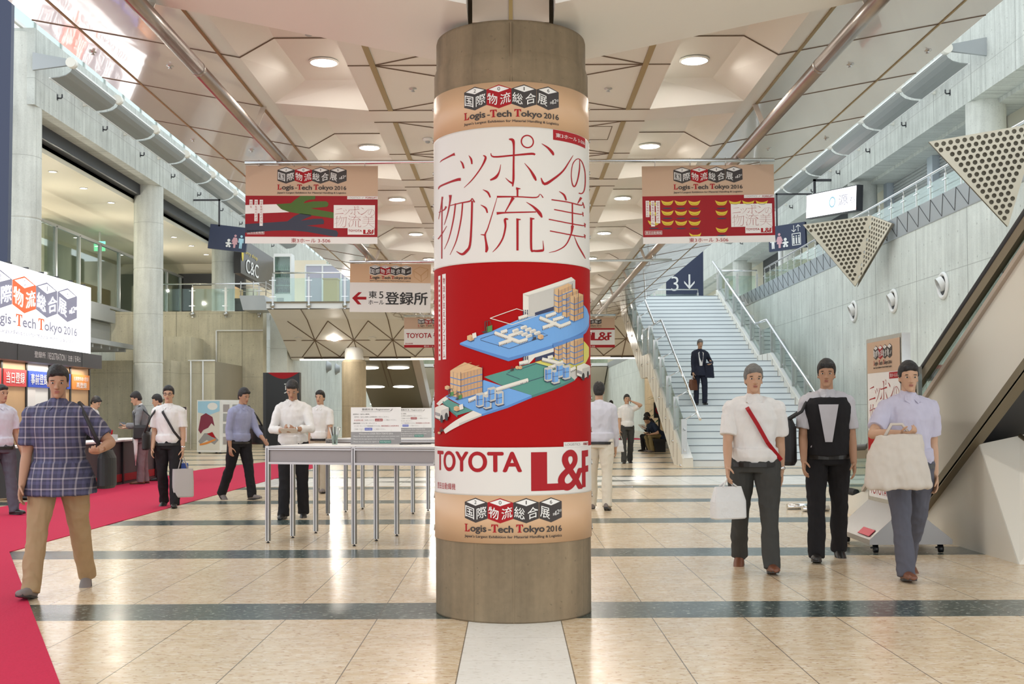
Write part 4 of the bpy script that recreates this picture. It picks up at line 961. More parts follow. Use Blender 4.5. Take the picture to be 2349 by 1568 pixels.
# ------------------------------------------------------------------ the cross bridge
def surf_x(X, y0, z0): return Surf((X, y0, z0), (0, 1, 0), (0, 0, 1), 0.003)      # faces +X (seen on the left wall)
BR = [(43.7, 5.5), (43.7, 5.28), (43.95, 5.26), (45.1, 4.96), (48.7, 3.58), (49.4, 3.55), (50.6, 5.0), (50.6, 5.5)]
BX0, BX1 = -9.25, 8.48
t = thing('cross_bridge', 'pale upper-level bridge crossing the hall, with triangular soffit panels', 'bridge', (0, 43.7, 0))
def brp(X, k): return Vector((X, BR[k][0], BR[k][1]))
def sheet(p, q, name, mat):
    m = MB(); m.face([brp(BX0, p), brp(BX1, p), brp(BX1, q), brp(BX0, q)]); return m.build(name, M[mat], t)
sheet(0, 1, 'fascia', 'white'); sheet(2, 3, 'fascia', 'white'); sheet(3, 4, 'soffit', 'soffit'); sheet(4, 5, 'soffit', 'soffit'); sheet(5, 6, 'back_soffit', 'soffit'); sheet(6, 7, 'fascia', 'white'); sheet(7, 0, 'deck', 'stair'); sheet(1, 2, 'drip_edge', 'dark')
for X in (BX0, BX1):
    m = MB(); m.face([brp(X, k) for k in range(8)]); m.build('end_panel', M['soffit'], t)
m = MB(); m.box(BX0, BX1, 43.66, 43.72, 5.48, 5.54); m.build('edge_trim', M['cream_dark'], t)
jl = MB(); T, B = brp(0, 3), brp(0, 4)
def on(u, x): p = T.lerp(B, u); return Vector((x, p.y - 0.006, p.z - 0.012))
x = -7.95 - 1.58; k = 0
while x < BX1 - 0.8:
    if x > BX0:
        jl.bar(on(0, x), on(1, x), 0.035, 0.01, (0, -1, -1)); jl.bar((x, 43.72, 5.24), on(0, x), 0.03, 0.01, (0, -1, -1))
    for u in (0.03, 0.93):
        for dx in (0, 1.58):
            a, c = on(0.5, x + dx), on(u, x + 0.79)
            if a.x > BX0 and c.x > BX0: jl.bar(a, c, 0.035, 0.01, (0, -1, -1))
    x += 1.58
jl.bar(on(0.5, BX0 + 0.02), on(0.5, BX1), 0.03, 0.01, (0, -1, -1)); jl.bar(on(0.94, BX0 + 0.02), on(0.94, BX1), 0.03, 0.01, (0, -1, -1))
jl.build('joint_line', M['joint'], t)
m = MB()
for a, c in ((-8.7, -6.95), (-5.95, -4.2), (4.2, 6.0)): m.bar(on(0.965, a), on(0.965, c), 0.05, 0.02, (0, -1, -1))
m.build('air_slot', M['black'], t)
m = MB(); m.box(-8.9, -6.9, 48.72, 48.80, 3.535, 3.575); m.box(-5.95, 7.0, 48.72, 48.80, 3.535, 3.575); m.build('edge_light', M['led'], t)
for i, (X, lit) in enumerate(((-8.6, 0), (-7.15, 1), (-5.6, 0), (-3.2, 1), (3.0, 1), (5.2, 1))):
    p = on(0.46, X); d = thing('downlight', ['dark round downlight in the bridge soffit, outermost at the registration end', 'lit round downlight in the bridge soffit beside the concrete wall', 'dark round downlight in the bridge soffit above its column', 'lit downlight in the bridge soffit behind the maker banner', 'lit downlight in the bridge soffit behind the initials banner', 'lit downlight in the bridge soffit beside the stair stringer'][i], 'ceiling light', p, 'bridge soffit downlights')
    m = MB(); m.obox(p, (0.001, 0, 0), (0, 0.001, 0), (0, 0, 0.001)); m = MB()
    ax = Vector((1, 0, 0)); ay = (B - T).normalized(); nn = ax.cross(ay)
    if nn.z > 0: nn = -nn
    pts = [p + nn * 0.02 + (ax * cos(2 * pi * j / 20) + ay * sin(2 * pi * j / 20)) * 0.16 for j in range(20)]
    m.prism(pts, -nn * 0.03); m.build('diffuser', M['lamp' if lit else 'soffit'], d)
for X, lab in ((-6.5, 'tan round column under the cross bridge, beside the registration banners'), (6.05, 'tan round column behind the foot of the staircase')):
    t = thing('bridge_column', lab, 'column', (X, 47.9, 0), 'columns under the cross bridge')
    m = MB(); m.lathe([(0.5, 0), (0.5, 3.42), (0.46, 3.44), (0.46, 3.5)], (X, 47.9, 0), 36); m.build('shaft', M['conc_col_tan'], t)
    m = MB(); m.lathe([(0.385, 3.5), (0.385, 4.05)], (X, 47.9, 0), 36); m.build('capital', M['soffit'], t)
# ------------------------------------------------------------------ balustrades
def balustrade(label, a, c, n, h=1.12, ball=True, bars=0, name='glass_balustrade', group='glass balustrades on the upper level', out=(0, -1, 0), glass='glass_green'):
    a, c = Vector(a), Vector(c); d = (c - a); out = Vector(out)
    t = thing(name, label, 'balustrade', a, group)
    m = MB(); m.tube([a + Vector((0, 0, h)), c + Vector((0, 0, h))], 0.028, 12); m.build('handrail', M['chrome'], t)
    for k in range(n):
        p = a + d * (k / (n - 1)); m = MB(); m.bar(p + Vector((0, 0, -0.25 if ball else 0)), p + Vector((0, 0, h - 0.14)), 0.07, 0.03, out)
        m.tube([p + Vector((0, 0, h - 0.15)), p + Vector((0, 0, h))], 0.014, 8); ph = m.build('post', M['steel'], t)
        if ball: m = MB(); m.ball(p + out * 0.05 + Vector((0, 0, -0.12)), 0.095); m.build('ball_fixing', M['steel'], ph)
        m = MB()
        for z in (0.22, h - 0.28): m.bar(p - d.normalized() * 0.13 + out * 0.02 + Vector((0, 0, z)), p + d.normalized() * 0.13 + out * 0.02 + Vector((0, 0, z)), 0.02, 0.02)
        m.build('clamp', M['chrome'], ph)
    for k in range(n - 1):
        p, q2_ = a + d * (k / (n - 1)) + d.normalized() * 0.06, a + d * ((k + 1) / (n - 1)) - d.normalized() * 0.06
        if bars:
            m = MB()
            for b_ in range(bars): z = 0.25 + b_ * (h - 0.45) / bars; m.tube([p + Vector((0, 0, z)), q2_ + Vector((0, 0, z))], 0.010, 6)
            m.build('bar', M['steel'], t)
        m = MB(); m.prism([p + Vector((0, 0, 0.03)), q2_ + Vector((0, 0, 0.03)), q2_ + Vector((0, 0, h - 0.2)), p + Vector((0, 0, h - 0.2))], out * 0.012); m.build('glass_panel', M[glass], t)
    return t
balustrade('glass balustrade on the cross bridge in front of the drinks fridge', (-9.0, 43.66, Z2), (-4.9, 43.66, Z2), 4)
balustrade('glass balustrade over the olive concrete wall, between the round columns', (-14.4, 47.25, Z2), (-10.3, 47.25, Z2), 4)
balustrade('glass balustrade beside the head of the staircase', (7.85, 43.66, Z2), (9.35, 43.66, Z2), 3)
balustrade('long steel-barred balustrade along the gallery over the porthole wall', (9.5, 15.2, Z2), (9.5, 43.0, Z2), 32, ball=False, bars=3, name='gallery_balustrade', out=(-1, 0, 0), glass='glass')
balustrade('rail at the far side of the bridge behind the stair head', (4.4, 50.4, Z2), (8.2, 50.4, Z2), 3, ball=False)
# ------------------------------------------------------------------ staircase
SX0, SX1 = 4.27, 7.55
t = thing('staircase', 'wide pale stone staircase climbing in two flights to the bridge', 'staircase', (SX0, 27.3, 0))
fl = [(27.3, 0.0, 33.85, 2.77), (35.4, 2.77, 42.3, 5.5)]
for (ya, za, yb, zb) in fl:
    n = 17; r = (zb - za) / n; g = (yb - ya) / n
    for k in range(n):
        m = MB(); y, z = ya + g * k, za + r * k
        m.box(SX0, SX1, y, y + g + 0.06, max(0.001, z - 0.14), z + r - 0.024); m.mi = 1; m.box(SX0, SX1, y - 0.004, y + 0.03, z + r - 0.024, z + r); m.mi = 0; m.box(SX0, SX1, y + 0.03, y + g + 0.06, z + r - 0.024, z + r); m.build('step', [M['stair'], M['stair_edge']], t)
m = MB(); m.box(SX0, SX1, 33.85, 35.46, 2.55, 2.77); m.build('landing', M['stair'], t)
m = MB(); m.box(SX0, SX1, 42.3, 43.7, 5.25, 5.5); m.build('head_slab', M['stair'], t)
sec = [(27.15, 0.0), (27.15, 0.20), (33.75, 3.0), (35.35, 3.0), (42.3, 5.74), (42.3, 5.0), (35.6, 2.32), (34.0, 2.32), (28.6, 0.0)]
for x0, x1, nm in ((4.02, 4.27, 'stringer'), (7.55, 7.78, 'stringer')):
    m = MB(); m.prism([(x0, y, z) for y, z in sec], (x1 - x0, 0, 0)); st = m.build(nm, M['cream'], t)
    m = MB()
    for (a, c) in (((27.15, 0.205), (33.75, 3.005)), ((35.35, 3.005), (42.3, 5.745))): m.bar((x0 + 0.14, *a), (x0 + 0.14, *c), 0.2, 0.02)
    m.build('coping', M['white'], st)
    m = MB()
    for k in range(22):
        y = 28.0 + k * 0.66; 
        z = 0.20 + (y - 27.15) * 0.4242 if y < 33.75 else (3.0 if y < 35.35 else 3.0 + (y - 35.35) * 0.3942); m.box(x0 - 0.004, x0 + 0.01, y, y + 0.02, max(0.02, z - 0.66), z - 0.01)
    m.build('joint_line', M['joint'], st)
m = MB(); m.prism([(SX0, y, z) for y, z in [(28.6, 0.0), (34.0, 2.30), (35.6, 2.30), (42.3, 4.98), (42.3, 5.2), (35.5, 2.5), (34.0, 2.5), (28.6, 0.15)]], (SX1 - SX0, 0, 0)); m.build('underside', M['cream'], t)
def zstair(y): return 0.2 + (y - 27.15) * 0.4242 if y < 33.75 else (3.0 if y < 35.35 else 3.0 + (y - 35.35) * 0.3942)
for X, hx_, who in ((4.10, 4.42, 'l'), (7.68, 7.50, 'r')):
    ys = [27.4, 28.7, 30.0, 31.3, 32.6, 33.8, 35.3, 36.7, 38.1, 39.5, 40.9, 42.2]
    for k, y in enumerate(ys):
        m = MB(); z = zstair(y); m.bar((X, y, z - 0.3), (X, y, z + 0.82), 0.05, 0.13, (1, 0, 0)); p = m.build('post', M['steel'], t)
        m = MB()
        for zz_ in (0.12, 0.62): m.bar((X, y - 0.14, z + zz_ - 0.06), (X, y + 0.14, z + zz_ + 0.06), 0.022, 0.022)
        m.tube([(X, y, z + 0.8), (hx_, y, z + 0.96)], 0.014, 8); m.ball((X - 0.07 if who == 'l' else X - 0.05, y, z - 0.28), 0.05); m.build('clamp', M['chrome'], p)
        if k < len(ys) - 1:
            y2, z2_ = ys[k + 1], zstair(ys[k + 1]); m = MB(); m.prism([(X, y + 0.06, z - 0.08), (X, y2 - 0.06, z2_ - 0.08), (X, y2 - 0.06, z2_ + 0.78), (X, y + 0.06, z + 0.78)], (0.012, 0, 0)); m.build('glass_panel', M['glass_green'], t)
    for pts in ([27.0, 33.75], [33.75, 35.35], [35.35, 42.6]):
        m = MB(); m.tube([(hx_, y, (zstair(y) if y > 27.2 else 0.15) + 0.97) for y in pts], 0.034, 14); m.build('handrail', M['chrome'], t)
# ------------------------------------------------------------------ escalator, nearer end overhead
EX = 4.30
t = thing('escalator', 'cream-sided escalator with black handrail climbing toward the viewer', 'escalator', (EX, 15.4, 0))
prof = [(6.5, 4.27), (14.15, 0.33), (14.6, 0.24), (15.4, 0.24), (15.4, 0.0), (12.55, 0.0), (12.25, 0.15), (6.5, 3.31)]
m = MB(); m.prism([(EX, y, z) for y, z in prof], (0.06, 0, 0)); m.build('side_panel', M['cream'], t)
m = MB(); m.prism([(EX + 1.3, y, z) for y, z in prof], (0.06, 0, 0)); m.build('side_panel', M['cream'], t)
m = MB(); m.prism([(EX + 0.06, y, z) for y, z in [(6.5, 3.45), (12.2, 0.30), (12.6, 0.03), (15.3, 0.03), (15.3, 0.10), (13.9, 0.12), (6.5, 3.95)]], (1.24, 0, 0)); m.build('step_band', M['dark'], t)
m = MB(); m.bar((EX - 0.015, 6.5, 3.36), (EX - 0.015, 12.22, 0.205), 0.09, 0.10, (0, 0, 1)); m.bar((EX - 0.01, 6.5, 3.30), (EX - 0.01, 12.25, 0.14), 0.10, 0.03); m.build('lower_trim', M['cream_dark'], t)
m = MB(); m.bar((EX - 0.012, 6.5, 4.25), (EX - 0.012, 14.1, 0.345), 0.05, 0.045); m.build('upper_trim', M['tan'], t)
m = MB(); m.bar((EX + 0.01, 6.5, 4.285), (EX + 0.01, 14.1, 0.375), 0.02, 0.012); m.build('gasket', M['black'], t)
def rail_z(y): return 4.62 - (y - 6.3) * 0.489
for xo in (EX + 0.05, EX + 1.33):
    path = [(xo, 6.5, rail_z(6.5)), (xo, 13.6, rail_z(13.6)), (xo, 14.1, rail_z(14.1) + 0.06), (xo, 14.6, 0.84), (xo, 15.1, 0.82)] + [(xo, 15.1 + 0.27 * sin(a), 0.55 + 0.27 * cos(a)) for a in [k * pi / 8 for k in range(1, 9)]] + [(xo, 14.6, 0.28)]
    m = MB(); m.tube(path, 0.042, 12); m.build('handrail', M['rubber'], t)
    m = MB()
    for p, q3 in zip(path[:5], path[1:5]): m.bar(Vector(p) - Vector((0, 0, 0.085)), Vector(q3) - Vector((0, 0, 0.085)), 0.06, 0.10)
    m.build('handrail_guide', M['cream_dark'], t)
    ring = [(y, z - 0.05) for _, y, z in path[:5]] + [(y - 0.03, z) for _, y, z in path[5:]]
    base = [(14.6, 0.25), (14.15, 0.34), (6.5, 4.28)]
    m = MB()
    ys = [6.5, 9.0, 12.1, 13.6, 14.1]; 
    for ya, yb in zip(ys, ys[1:]):
        def lowz(y): return 4.27 - (y - 6.5) * 0.515
        m.prism([(xo, ya + 0.005, lowz(ya)), (xo, yb - 0.005, lowz(yb)), (xo, yb - 0.005, rail_z(yb) - 0.1), (xo, ya + 0.005, rail_z(ya) - 0.1)], (0.012, 0, 0))
    m.prism([(xo, 14.105, 0.34), (xo, 14.6, 0.25), (xo, 15.1, 0.27)] + [(xo, 15.1 + 0.24 * sin(a), 0.54 - 0.24 * cos(a)) for a in [k * pi / 6 for k in range(1, 6)]] + [(xo, 15.1, 0.78), (xo, 14.6, 0.80), (xo, 14.105, 0.86)], (0.012, 0, 0))
    m.build('glass_panel', M['glass'], t)
m = MB(); m.bar((EX - 0.02, 12.1, 1.38), (EX - 0.02, 12.1, 1.77), 0.05, 0.04, (1, 0, 0)); m.build('post', M['steel'], t)
m = MB(); m.prism([(EX + 0.015, y, z) for y, z in ((12.5, 0.0), (9.88, 0.0), (10.67, 1.0), (12.3, 0.12))], (0.5, 0, 0)); m.build('pier', M['cream'], t)
m = MB(); a, bq, c, d, e = Vector((EX + 0.02, 10.66, 1.0)), Vector((EX + 0.02, 9.87, 0)), Vector((5.9, 9.1, 0)), Vector((5.3, 10.0, 1.35)), Vector((4.62, 10.5, 1.08))
m.face([a, bq, e]); m.face([bq, d, e]); m.face([bq, c, d]); m.build('pier_facet', M['cream'], t)
m = MB(); m.tube([e, bq.lerp(d, 0.55), c], 0.02, 8); m.build('seam', M['cream_dark'], t)
# ------------------------------------------------------------------ perforated triangular panels by the gallery edge
def perforated(label, A_, B_, C_, pitch, r, back):
    A_, B_, C_ = Vector(A_), Vector(B_), Vector(C_); ux = (B_ - A_).normalized(); nn = ux.cross((C_ - A_)).normalized(); uy = nn.cross(ux)
    t = thing('perforated_panel', label, 'metal panel', A_, 'perforated triangular panels under the gallery')
    def holed(P, Q, R, name, mat):
        e1 = (Q - P).normalized(); n_ = e1.cross(R - P).normalized(); e2 = n_.cross(e1)
        tri = [(0, 0), ((Q - P).dot(e1), 0), ((R - P).dot(e1), (R - P).dot(e2))]
        cu = bpy.data.curves.new('c', 'CURVE'); cu.dimensions = '2D'; cu.fill_mode = 'BOTH'; cu.extrude = 0.008
        def sp(pts):
            s_ = cu.splines.new('POLY'); s_.points.add(len(pts) - 1); s_.use_cyclic_u = True
            for p_, (x_, y_) in zip(s_.points, pts): p_.co = (x_, y_, 0, 1)
        sp(tri)
        def inside(x_, y_, mgn):
            for i in range(3):
                (xa, ya), (xb, yb) = tri[i], tri[(i + 1) % 3]; l = sqrt((xb - xa) ** 2 + (yb - ya) ** 2)
                if ((xb - xa) * (y_ - ya) - (yb - ya) * (x_ - xa)) / l < mgn: return False
            return True
        row = 0; y_ = pitch * 0.62
        while y_ < tri[2][1]:
            x_ = tri[2][0] * y_ / tri[2][1] - 3 * pitch + (tri[2][0] * 0) ; x_ = math.floor(x_ / pitch) * pitch + (row % 2) * pitch / 2
            while x_ < tri[1][0] + pitch * 4:
                if inside(x_, y_, r * 1.25): sp([(x_ + r * cos(2 * pi * j / 14), y_ + r * sin(2 * pi * j / 14)) for j in range(14)])
                x_ += pitch
            y_ += pitch * 0.87; row += 1
        o = bpy.data.objects.new('c', cu); COL.objects.link(o); dg = bpy.context.evaluated_depsgraph_get()
        me = bpy.data.meshes.new_from_object(o.evaluated_get(dg)); bpy.data.objects.remove(o); bpy.data.curves.remove(cu); me.materials.clear()
        me.transform(Matrix(((e1.x, e2.x, n_.x, P.x), (e1.y, e2.y, n_.y, P.y), (e1.z, e2.z, n_.z, P.z), (0, 0, 0, 1))))
        link_mesh(name, me, mat, t)
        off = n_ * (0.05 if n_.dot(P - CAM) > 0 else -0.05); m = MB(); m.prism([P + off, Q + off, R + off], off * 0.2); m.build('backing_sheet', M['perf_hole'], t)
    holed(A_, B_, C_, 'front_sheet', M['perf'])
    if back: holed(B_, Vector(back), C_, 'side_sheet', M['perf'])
Yp = 26.2
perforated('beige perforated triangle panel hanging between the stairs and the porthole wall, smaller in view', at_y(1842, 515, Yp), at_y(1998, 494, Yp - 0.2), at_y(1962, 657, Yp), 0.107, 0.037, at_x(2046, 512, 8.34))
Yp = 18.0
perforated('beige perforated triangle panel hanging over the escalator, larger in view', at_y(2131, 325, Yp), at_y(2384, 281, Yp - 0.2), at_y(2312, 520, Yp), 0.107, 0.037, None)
# ------------------------------------------------------------------ porthole air nozzles in the concrete wall
for i, (px, py) in enumerate(((2309, 607), (2165, 655), (2051, 690), (1960, 714))):
    p = at_x(px, py, WX)
    t = thing('porthole_nozzle', ['round white air nozzle in the concrete wall, highest in view behind the escalator glass', 'round white air nozzle in the concrete wall, just beside the escalator handrail', 'round white air nozzle in the concrete wall, third from the escalator', 'round white air nozzle in the concrete wall below the smaller perforated triangle'][i], 'air nozzle', p, 'porthole air nozzles')
    m = MB(); m.lathe([(0.19, -0.002), (0.19, -0.03), (0.215, -0.05), (0.25, -0.05), (0.27, -0.03), (0.275, -0.002)], p, 36, 'X'); m.build('ring', M['white'], t)
    m = MB(); m.lathe([(0.001, -0.004), (0.19, -0.004), (0.19, -0.008), (0.001, -0.008)], p, 30, 'X'); m.build('recess', M['dark'], t)
    m = MB(); d = Vector((-1, 0.15, -0.42)).normalized(); m.tube([p + Vector((-0.01, 0, 0.05)), p + Vector((-0.01, 0, 0.05)) + d * 0.11], [0.15, 0.135], 24, False); m.tube([p + Vector((-0.01, 0, 0.05)), p + Vector((-0.01, 0, 0.05)) + d * 0.11], [0.13, 0.118], 24, False); m.build('nozzle', M['white'], t)
# ------------------------------------------------------------------ light reflectors and cable hooks along the beams
for s, X, side in ((-1, 12.25, 'registration side'), (1, 11.95, 'stairs side')):
    for i in range(9):
        y = 29.5 + 3.5 * i - (0.8 if s > 0 else 0)
        t = thing('curved_reflector', 'curved grey light reflector on the %s beam, %s in the line' % (side, ['first and nearest'] [0] if i == 0 else '%s in the line on the %s beam' % (ORD[i], side)) if False else 'curved grey light reflector, %s along the %s beam' % (ORD[i], side), 'light reflector', (s * X, y, 10.2), 'curved reflectors along the beams')
        pr = [(X - 0.98, 10.24), (X - 0.92, 10.14), (X - 0.80, 10.06), (X - 0.62, 10.01), (X - 0.42, 9.99)]
        m = MB()
        for (a0, b0), (a1, b1) in zip(pr, pr[1:]): m.prism([(s * a0, y + 0.12, b0), (s * a1, y + 0.12, b1), (s * a1, y + 0.12, b1 + 0.02), (s * a0, y + 0.12, b0 + 0.02)], (0, 3.26, 0))
        m.build('screen', M['screen'], t)
        m = MB(); m.bar((s * (X - 0.38), y + 0.12, 10.0), (s * (X - 0.38), y + 3.38, 10.0), 0.03, 0.03); m.bar((s * (X - 0.97), y + 0.12, 10.30), (s * (X - 0.97), y + 3.38, 10.30), 0.05, 0.05); m.build('edge_rail', M['white'], t)
        m = MB(); m.tube([(s * (X - 1.0), y - 0.10, 10.34), (s * (X - 1.0), y + 0.10, 10.34)], 0.13, 16); m.build('end_cap', M['cream'], t)
        m = MB(); m.prism([(s * (X + 0.0), y - 0.04, 10.16), (s * X, y - 0.04, 10.62), (s * (X - 0.95), y - 0.04, 10.44), (s * (X - 0.95), y - 0.04, 10.28)], (0, 0.08, 0)); m.build('arm', M['grey_metal'] if i == 0 else M['cream'], t)
    for i in range(9):
        y = 31.1 + 3.5 * i; x = s * X
        m = MB(); m.tube([(0, 0, 0), (-s * 0.10, 0, -0.01), (-s * 0.13, 0, 0.02), (-s * 0.13, 0, 0.10)], 0.022, 8); m.box(-0.01, 0.01, -0.04, 0.04, -0.06, 0.10)
        o = m.build('cable_hook', M['dark']); o.location = (x, y, 9.88); tag(o, 'small dark cable hook on the concrete beam, %s along the %s' % (ORD[i], side), 'hook', 'cable hooks on the beams')
# ------------------------------------------------------------------ signs of the hall
def pict(A, kind, cx, cy, s, mat):
    P = lambda pts: [(cx + x * s, cy + y * s) for x, y in pts]
    if kind == 'man':
        A.disc(cx, cy + 0.88 * s, 0.11 * s, 0.11 * s, mat, 2, 'pictogram'); A.poly(P([(-0.22, 0.70), (0.22, 0.70), (0.24, 0.30), (0.15, 0.30), (0.13, 0.58), (0.12, -0.2), (0.02, -0.2), (0.0, 0.25), (-0.02, -0.2), (-0.12, -0.2), (-0.13, 0.58), (-0.15, 0.30), (-0.24, 0.30)]), mat, 2, 'pictogram')
    elif kind == 'woman':
        A.disc(cx, cy + 0.88 * s, 0.11 * s, 0.11 * s, mat, 2, 'pictogram'); A.poly(P([(-0.15, 0.72), (0.15, 0.72), (0.30, 0.34), (0.22, 0.30), (0.16, 0.44), (0.24, 0.12), (0.10, 0.12), (0.09, -0.2), (-0.09, -0.2), (-0.10, 0.12), (-0.24, 0.12), (-0.16, 0.44), (-0.22, 0.30), (-0.30, 0.34)]), mat, 2, 'pictogram')
    elif kind == 'baby':
        A.disc(cx, cy + 0.42 * s, 0.13 * s, 0.13 * s, mat, 2, 'pictogram'); A.poly(P([(-0.28, 0.20), (0, 0.28), (0.28, 0.20), (0.24, 0.10), (0.12, 0.10), (0.12, -0.02), (-0.12, -0.02), (-0.12, 0.10), (-0.24, 0.10)]), mat, 2, 'pictogram'); A.disc(cx - 0.12 * s, cy - 0.1 * s, 0.1 * s, 0.1 * s, mat, 2, 'pictogram', 12); A.disc(cx + 0.12 * s, cy - 0.1 * s, 0.1 * s, 0.1 * s, mat, 2, 'pictogram', 12)
def sign_board(name, label, TL, TR, BL, Ya, Yb, mat, depth=0.14):
    a, c, d = at_y(*TL, Ya), at_y(*TR, Yb), at_y(*BL, Ya); w = (c - a).length; h = (a - d).length
    r = (c - a).normalized(); n = r.cross(Vector((0, 0, 1))).normalized(); u = n.cross(r).normalized()
    if u.z < 0: u = -u
    S = Surf(a, r, u, 0.006); S.n = Vector((n.x, n.y, n.z)) if n.y < 0 else -n
    t = thing(name, label, 'sign', a); m = MB(); m.prism([S(0, -h), S(w, -h), S(w, 0), S(0, 0)], -S.n * depth); m.build('panel', M[mat], t)
    return t, Art(S, t), w, h
M['pink'] = simple('pink_print', (0.62, 0.34, 0.38), 0.5); M['lblue'] = simple('light_blue_print', (0.40, 0.66, 0.78), 0.5)
t, A, w, h = sign_board('toilet_sign', 'navy sign with baby, woman and man figures beside the tree banner', (483, 513), (570, 523), (483, 569), 44.5, 44.5, 'navy')
for kd, u, m_ in (('baby', 0.53, 'lwhite'), ('woman', 0.69, 'pink'), ('man', 0.85, 'lblue')): pict(A, kd, w * u, -h * 0.78, h * 0.46, m_)
A.build(); m = MB(); p = t.location; m.box(p.x + 0.3, p.x + 0.36, 44.5, 44.56, p.z - 0.1, 9.6); m.box(-12.26, p.x + 0.36, 44.5, 44.56, 9.54, 9.6); m.build('hanger', M['dark'], t)
t, A, w, h = sign_board('toilet_sign', 'navy sign with toilet figures and lift symbol beside the banana banner', (1762, 521), (1846, 508), (1763, 578), 45.6, 44.6, 'navy')
for kd, u, m_ in (('man', 0.12, 'lwhite'), ('woman', 0.30, 'pink'), ('baby', 0.46, 'lwhite')): pict(A, kd, w * u, -h * 0.80, h * 0.5, m_)
A.frame(w * 0.64, -h * 0.88, w * 0.88, -h * 0.40, 0.03, 'lwhite', 2, 'pictogram')
for k in range(3): A.disc(w * (0.69 + 0.07 * k), -h * 0.52, 0.03, 0.03, 'lwhite', 2, 'pictogram', 10); A.rect(w * (0.67 + 0.07 * k), -h * 0.82, w * (0.71 + 0.07 * k), -h * 0.57, 'lwhite', 2, 'pictogram')
for u, sg in ((0.70, -1), (0.82, 1)):
    A.rect(w * u - 0.012, -h * 0.34, w * u + 0.012, -h * 0.08, 'lwhite', 2, 'pictogram'); yy = -h * 0.34 if sg < 0 else -h * 0.08
    A.ribbon([(w * u - 0.09, yy - sg * 0.09, 0.03), (w * u, yy, 0.03), (w * u + 0.09, yy - sg * 0.09, 0.03)], 'lwhite', 2, 'pictogram', smooth=False)
A.build(); m = MB(); p = t.location; m.box(p.x + 0.3, p.x + 0.36, 45.5, 45.56, p.z - 0.1, 9.9); m.box(p.x + 0.3, 11.96, 45.5, 45.56, 9.84, 9.9); m.build('hanger', M['dark'], t)
t, A, w, h = sign_board('hall_sign', 'tall navy sign with white 3 and down arrow above the stair head', (1528, 560), (1613, 560), (1528, 690), 60.0, 60.0, 'navy')
hx = lambda x, y: ((x - 1528) / 85 * w, -(y - 560) / 130 * h)
A.text('3', *hx(1539.5, 667), *hx(1556, 634), 'lwhite', 2, 'lettering', -0.004)
A.poly([hx(*p) for p in ((1579, 629), (1583, 629), (1583, 655), (1593, 644), (1593, 649), (1581, 663), (1569, 649), (1569, 644), (1579, 655))], 'lwhite', 2, 'arrow'); A.build()
m = MB(); p = t.location; m.box(p.x - 0.2, p.x + w + 0.2, 60.15, 60.25, p.z + 0.2, p.z + 0.35); m.box(p.x + w / 2 - 0.05, p.x + w / 2 + 0.05, 60.1, 60.2, Z2, p.z - 0.5); m.build('frame', M['dark'], t)
t, A, w, h = sign_board('lightbox_sign', 'long lit white restaurant sign with pale red rules beside a round column', (1850, 447), (1966, 423), (1850, 502), 42.6, 39.6, 'dark', 0.25)
A.rect(0.03, -h + 0.03, w - 0.03, -0.03, 'lightbox', 1, 'lit_face'); A.rect(0.03, -0.14, w - 0.03, -0.08, 'lightbox_rule', 2, 'lit_rule'); A.rect(0.03, -h + 0.05, w - 0.03, -h + 0.11, 'lightbox_rule', 2, 'lit_rule')
A.text('築地食堂', w * 0.06, -h * 0.66, w * 0.42, -h * 0.42, 'lightbox_rule', 2); A.text('源', w * 0.66, -h * 0.70, w * 0.84, -h * 0.28, 'lightbox_dark', 2); A.text('ち', w * 0.87, -h * 0.66, w * 0.98, -h * 0.42, 'lightbox_dark', 2); A.disc(w * 0.54, -h * 0.5, 0.20, 0.20, 'lblue', 2, 'print', 24, 0.7); A.build()
m = MB(); c = t.location; m.box(c.x + 0.3, c.x + 0.38, c.y + 0.1, c.y + 0.2, c.z - 0.1, 9.9); m.box(c.x + 0.3, 11.96, c.y + 0.1, c.y + 0.2, 9.82, 9.9); m.build('hanger', M['dark'], t)
# tall navy slab near the first column
t = thing('navy_hanging_sign', 'tall dark navy slab beside the first column, over the registration desk', 'sign', (-9.0, 19.6, 3.9))
m = MB(); m.prism([at_y(-60, 600, 19.6), at_y(17, 600, 19.6), at_y(29, -140, 19.6), at_y(-60, -140, 19.6)], (0, 0.12, 0)); m.build('panel', M['navy'], t)
t = thing('wall_poster', 'small poster with the four cubes on the concrete wall, seen through the escalator glass', 'poster', (8.48, 22.6, 1.5))
m = MB(); m.box(8.46, 8.498, 22.2, 23.5, 1.35, 2.2); m.build('panel', M['board'], t); A = Art(Surf((8.455, 23.5, 1.35), (0, -1, 0), (0, 0, 1), 0.003), t); A.rect(0, 0.55, 1.3, 0.85, 'lblack', 1); A.rect(0, 0.78, 1.3, 0.85, 'lred', 2); logo(A, 0.25, 0.08, 1.05, 0.45, 1); A.build()
p = Vector((10.95, 46.6, Z2)); m = MB(); m.tube([(0, 0, 0), (0, 0, 3.2)], 0.10, 16); m.tube([(0, 0, 2.4), (0.8, 0, 3.0)], 0.07, 12); o = m.build('white_pipe', M['white']); o.location = p; tag(o, 'thick white vertical pipe on the gallery behind the toilet and lift sign', 'pipe')
t = thing('entrance_awning', 'thin grey metal awning under the upper gallery, beside the second round column', 'awning', (-16.2, 37, 3.5))
m = MB(); m.box(-16.19, -13.5, 34.0, 41.4, 3.62, 3.78); m.build('roof', M['grey_metal'], t); m = MB()
for k in range(9): m.box(-16.1, -13.6, 34.3 + k * 0.8, 34.42 + k * 0.8, 3.50, 3.62)
m.build('slats', M['grey_metal'], t)
m = MB(); m.box(-12.75, -12.45, 41.66, 41.795, 1.85, 2.1); o = m.build('junction_box', M['white']); tag(o, 'white electrical junction box on the low olive concrete block', 'box')
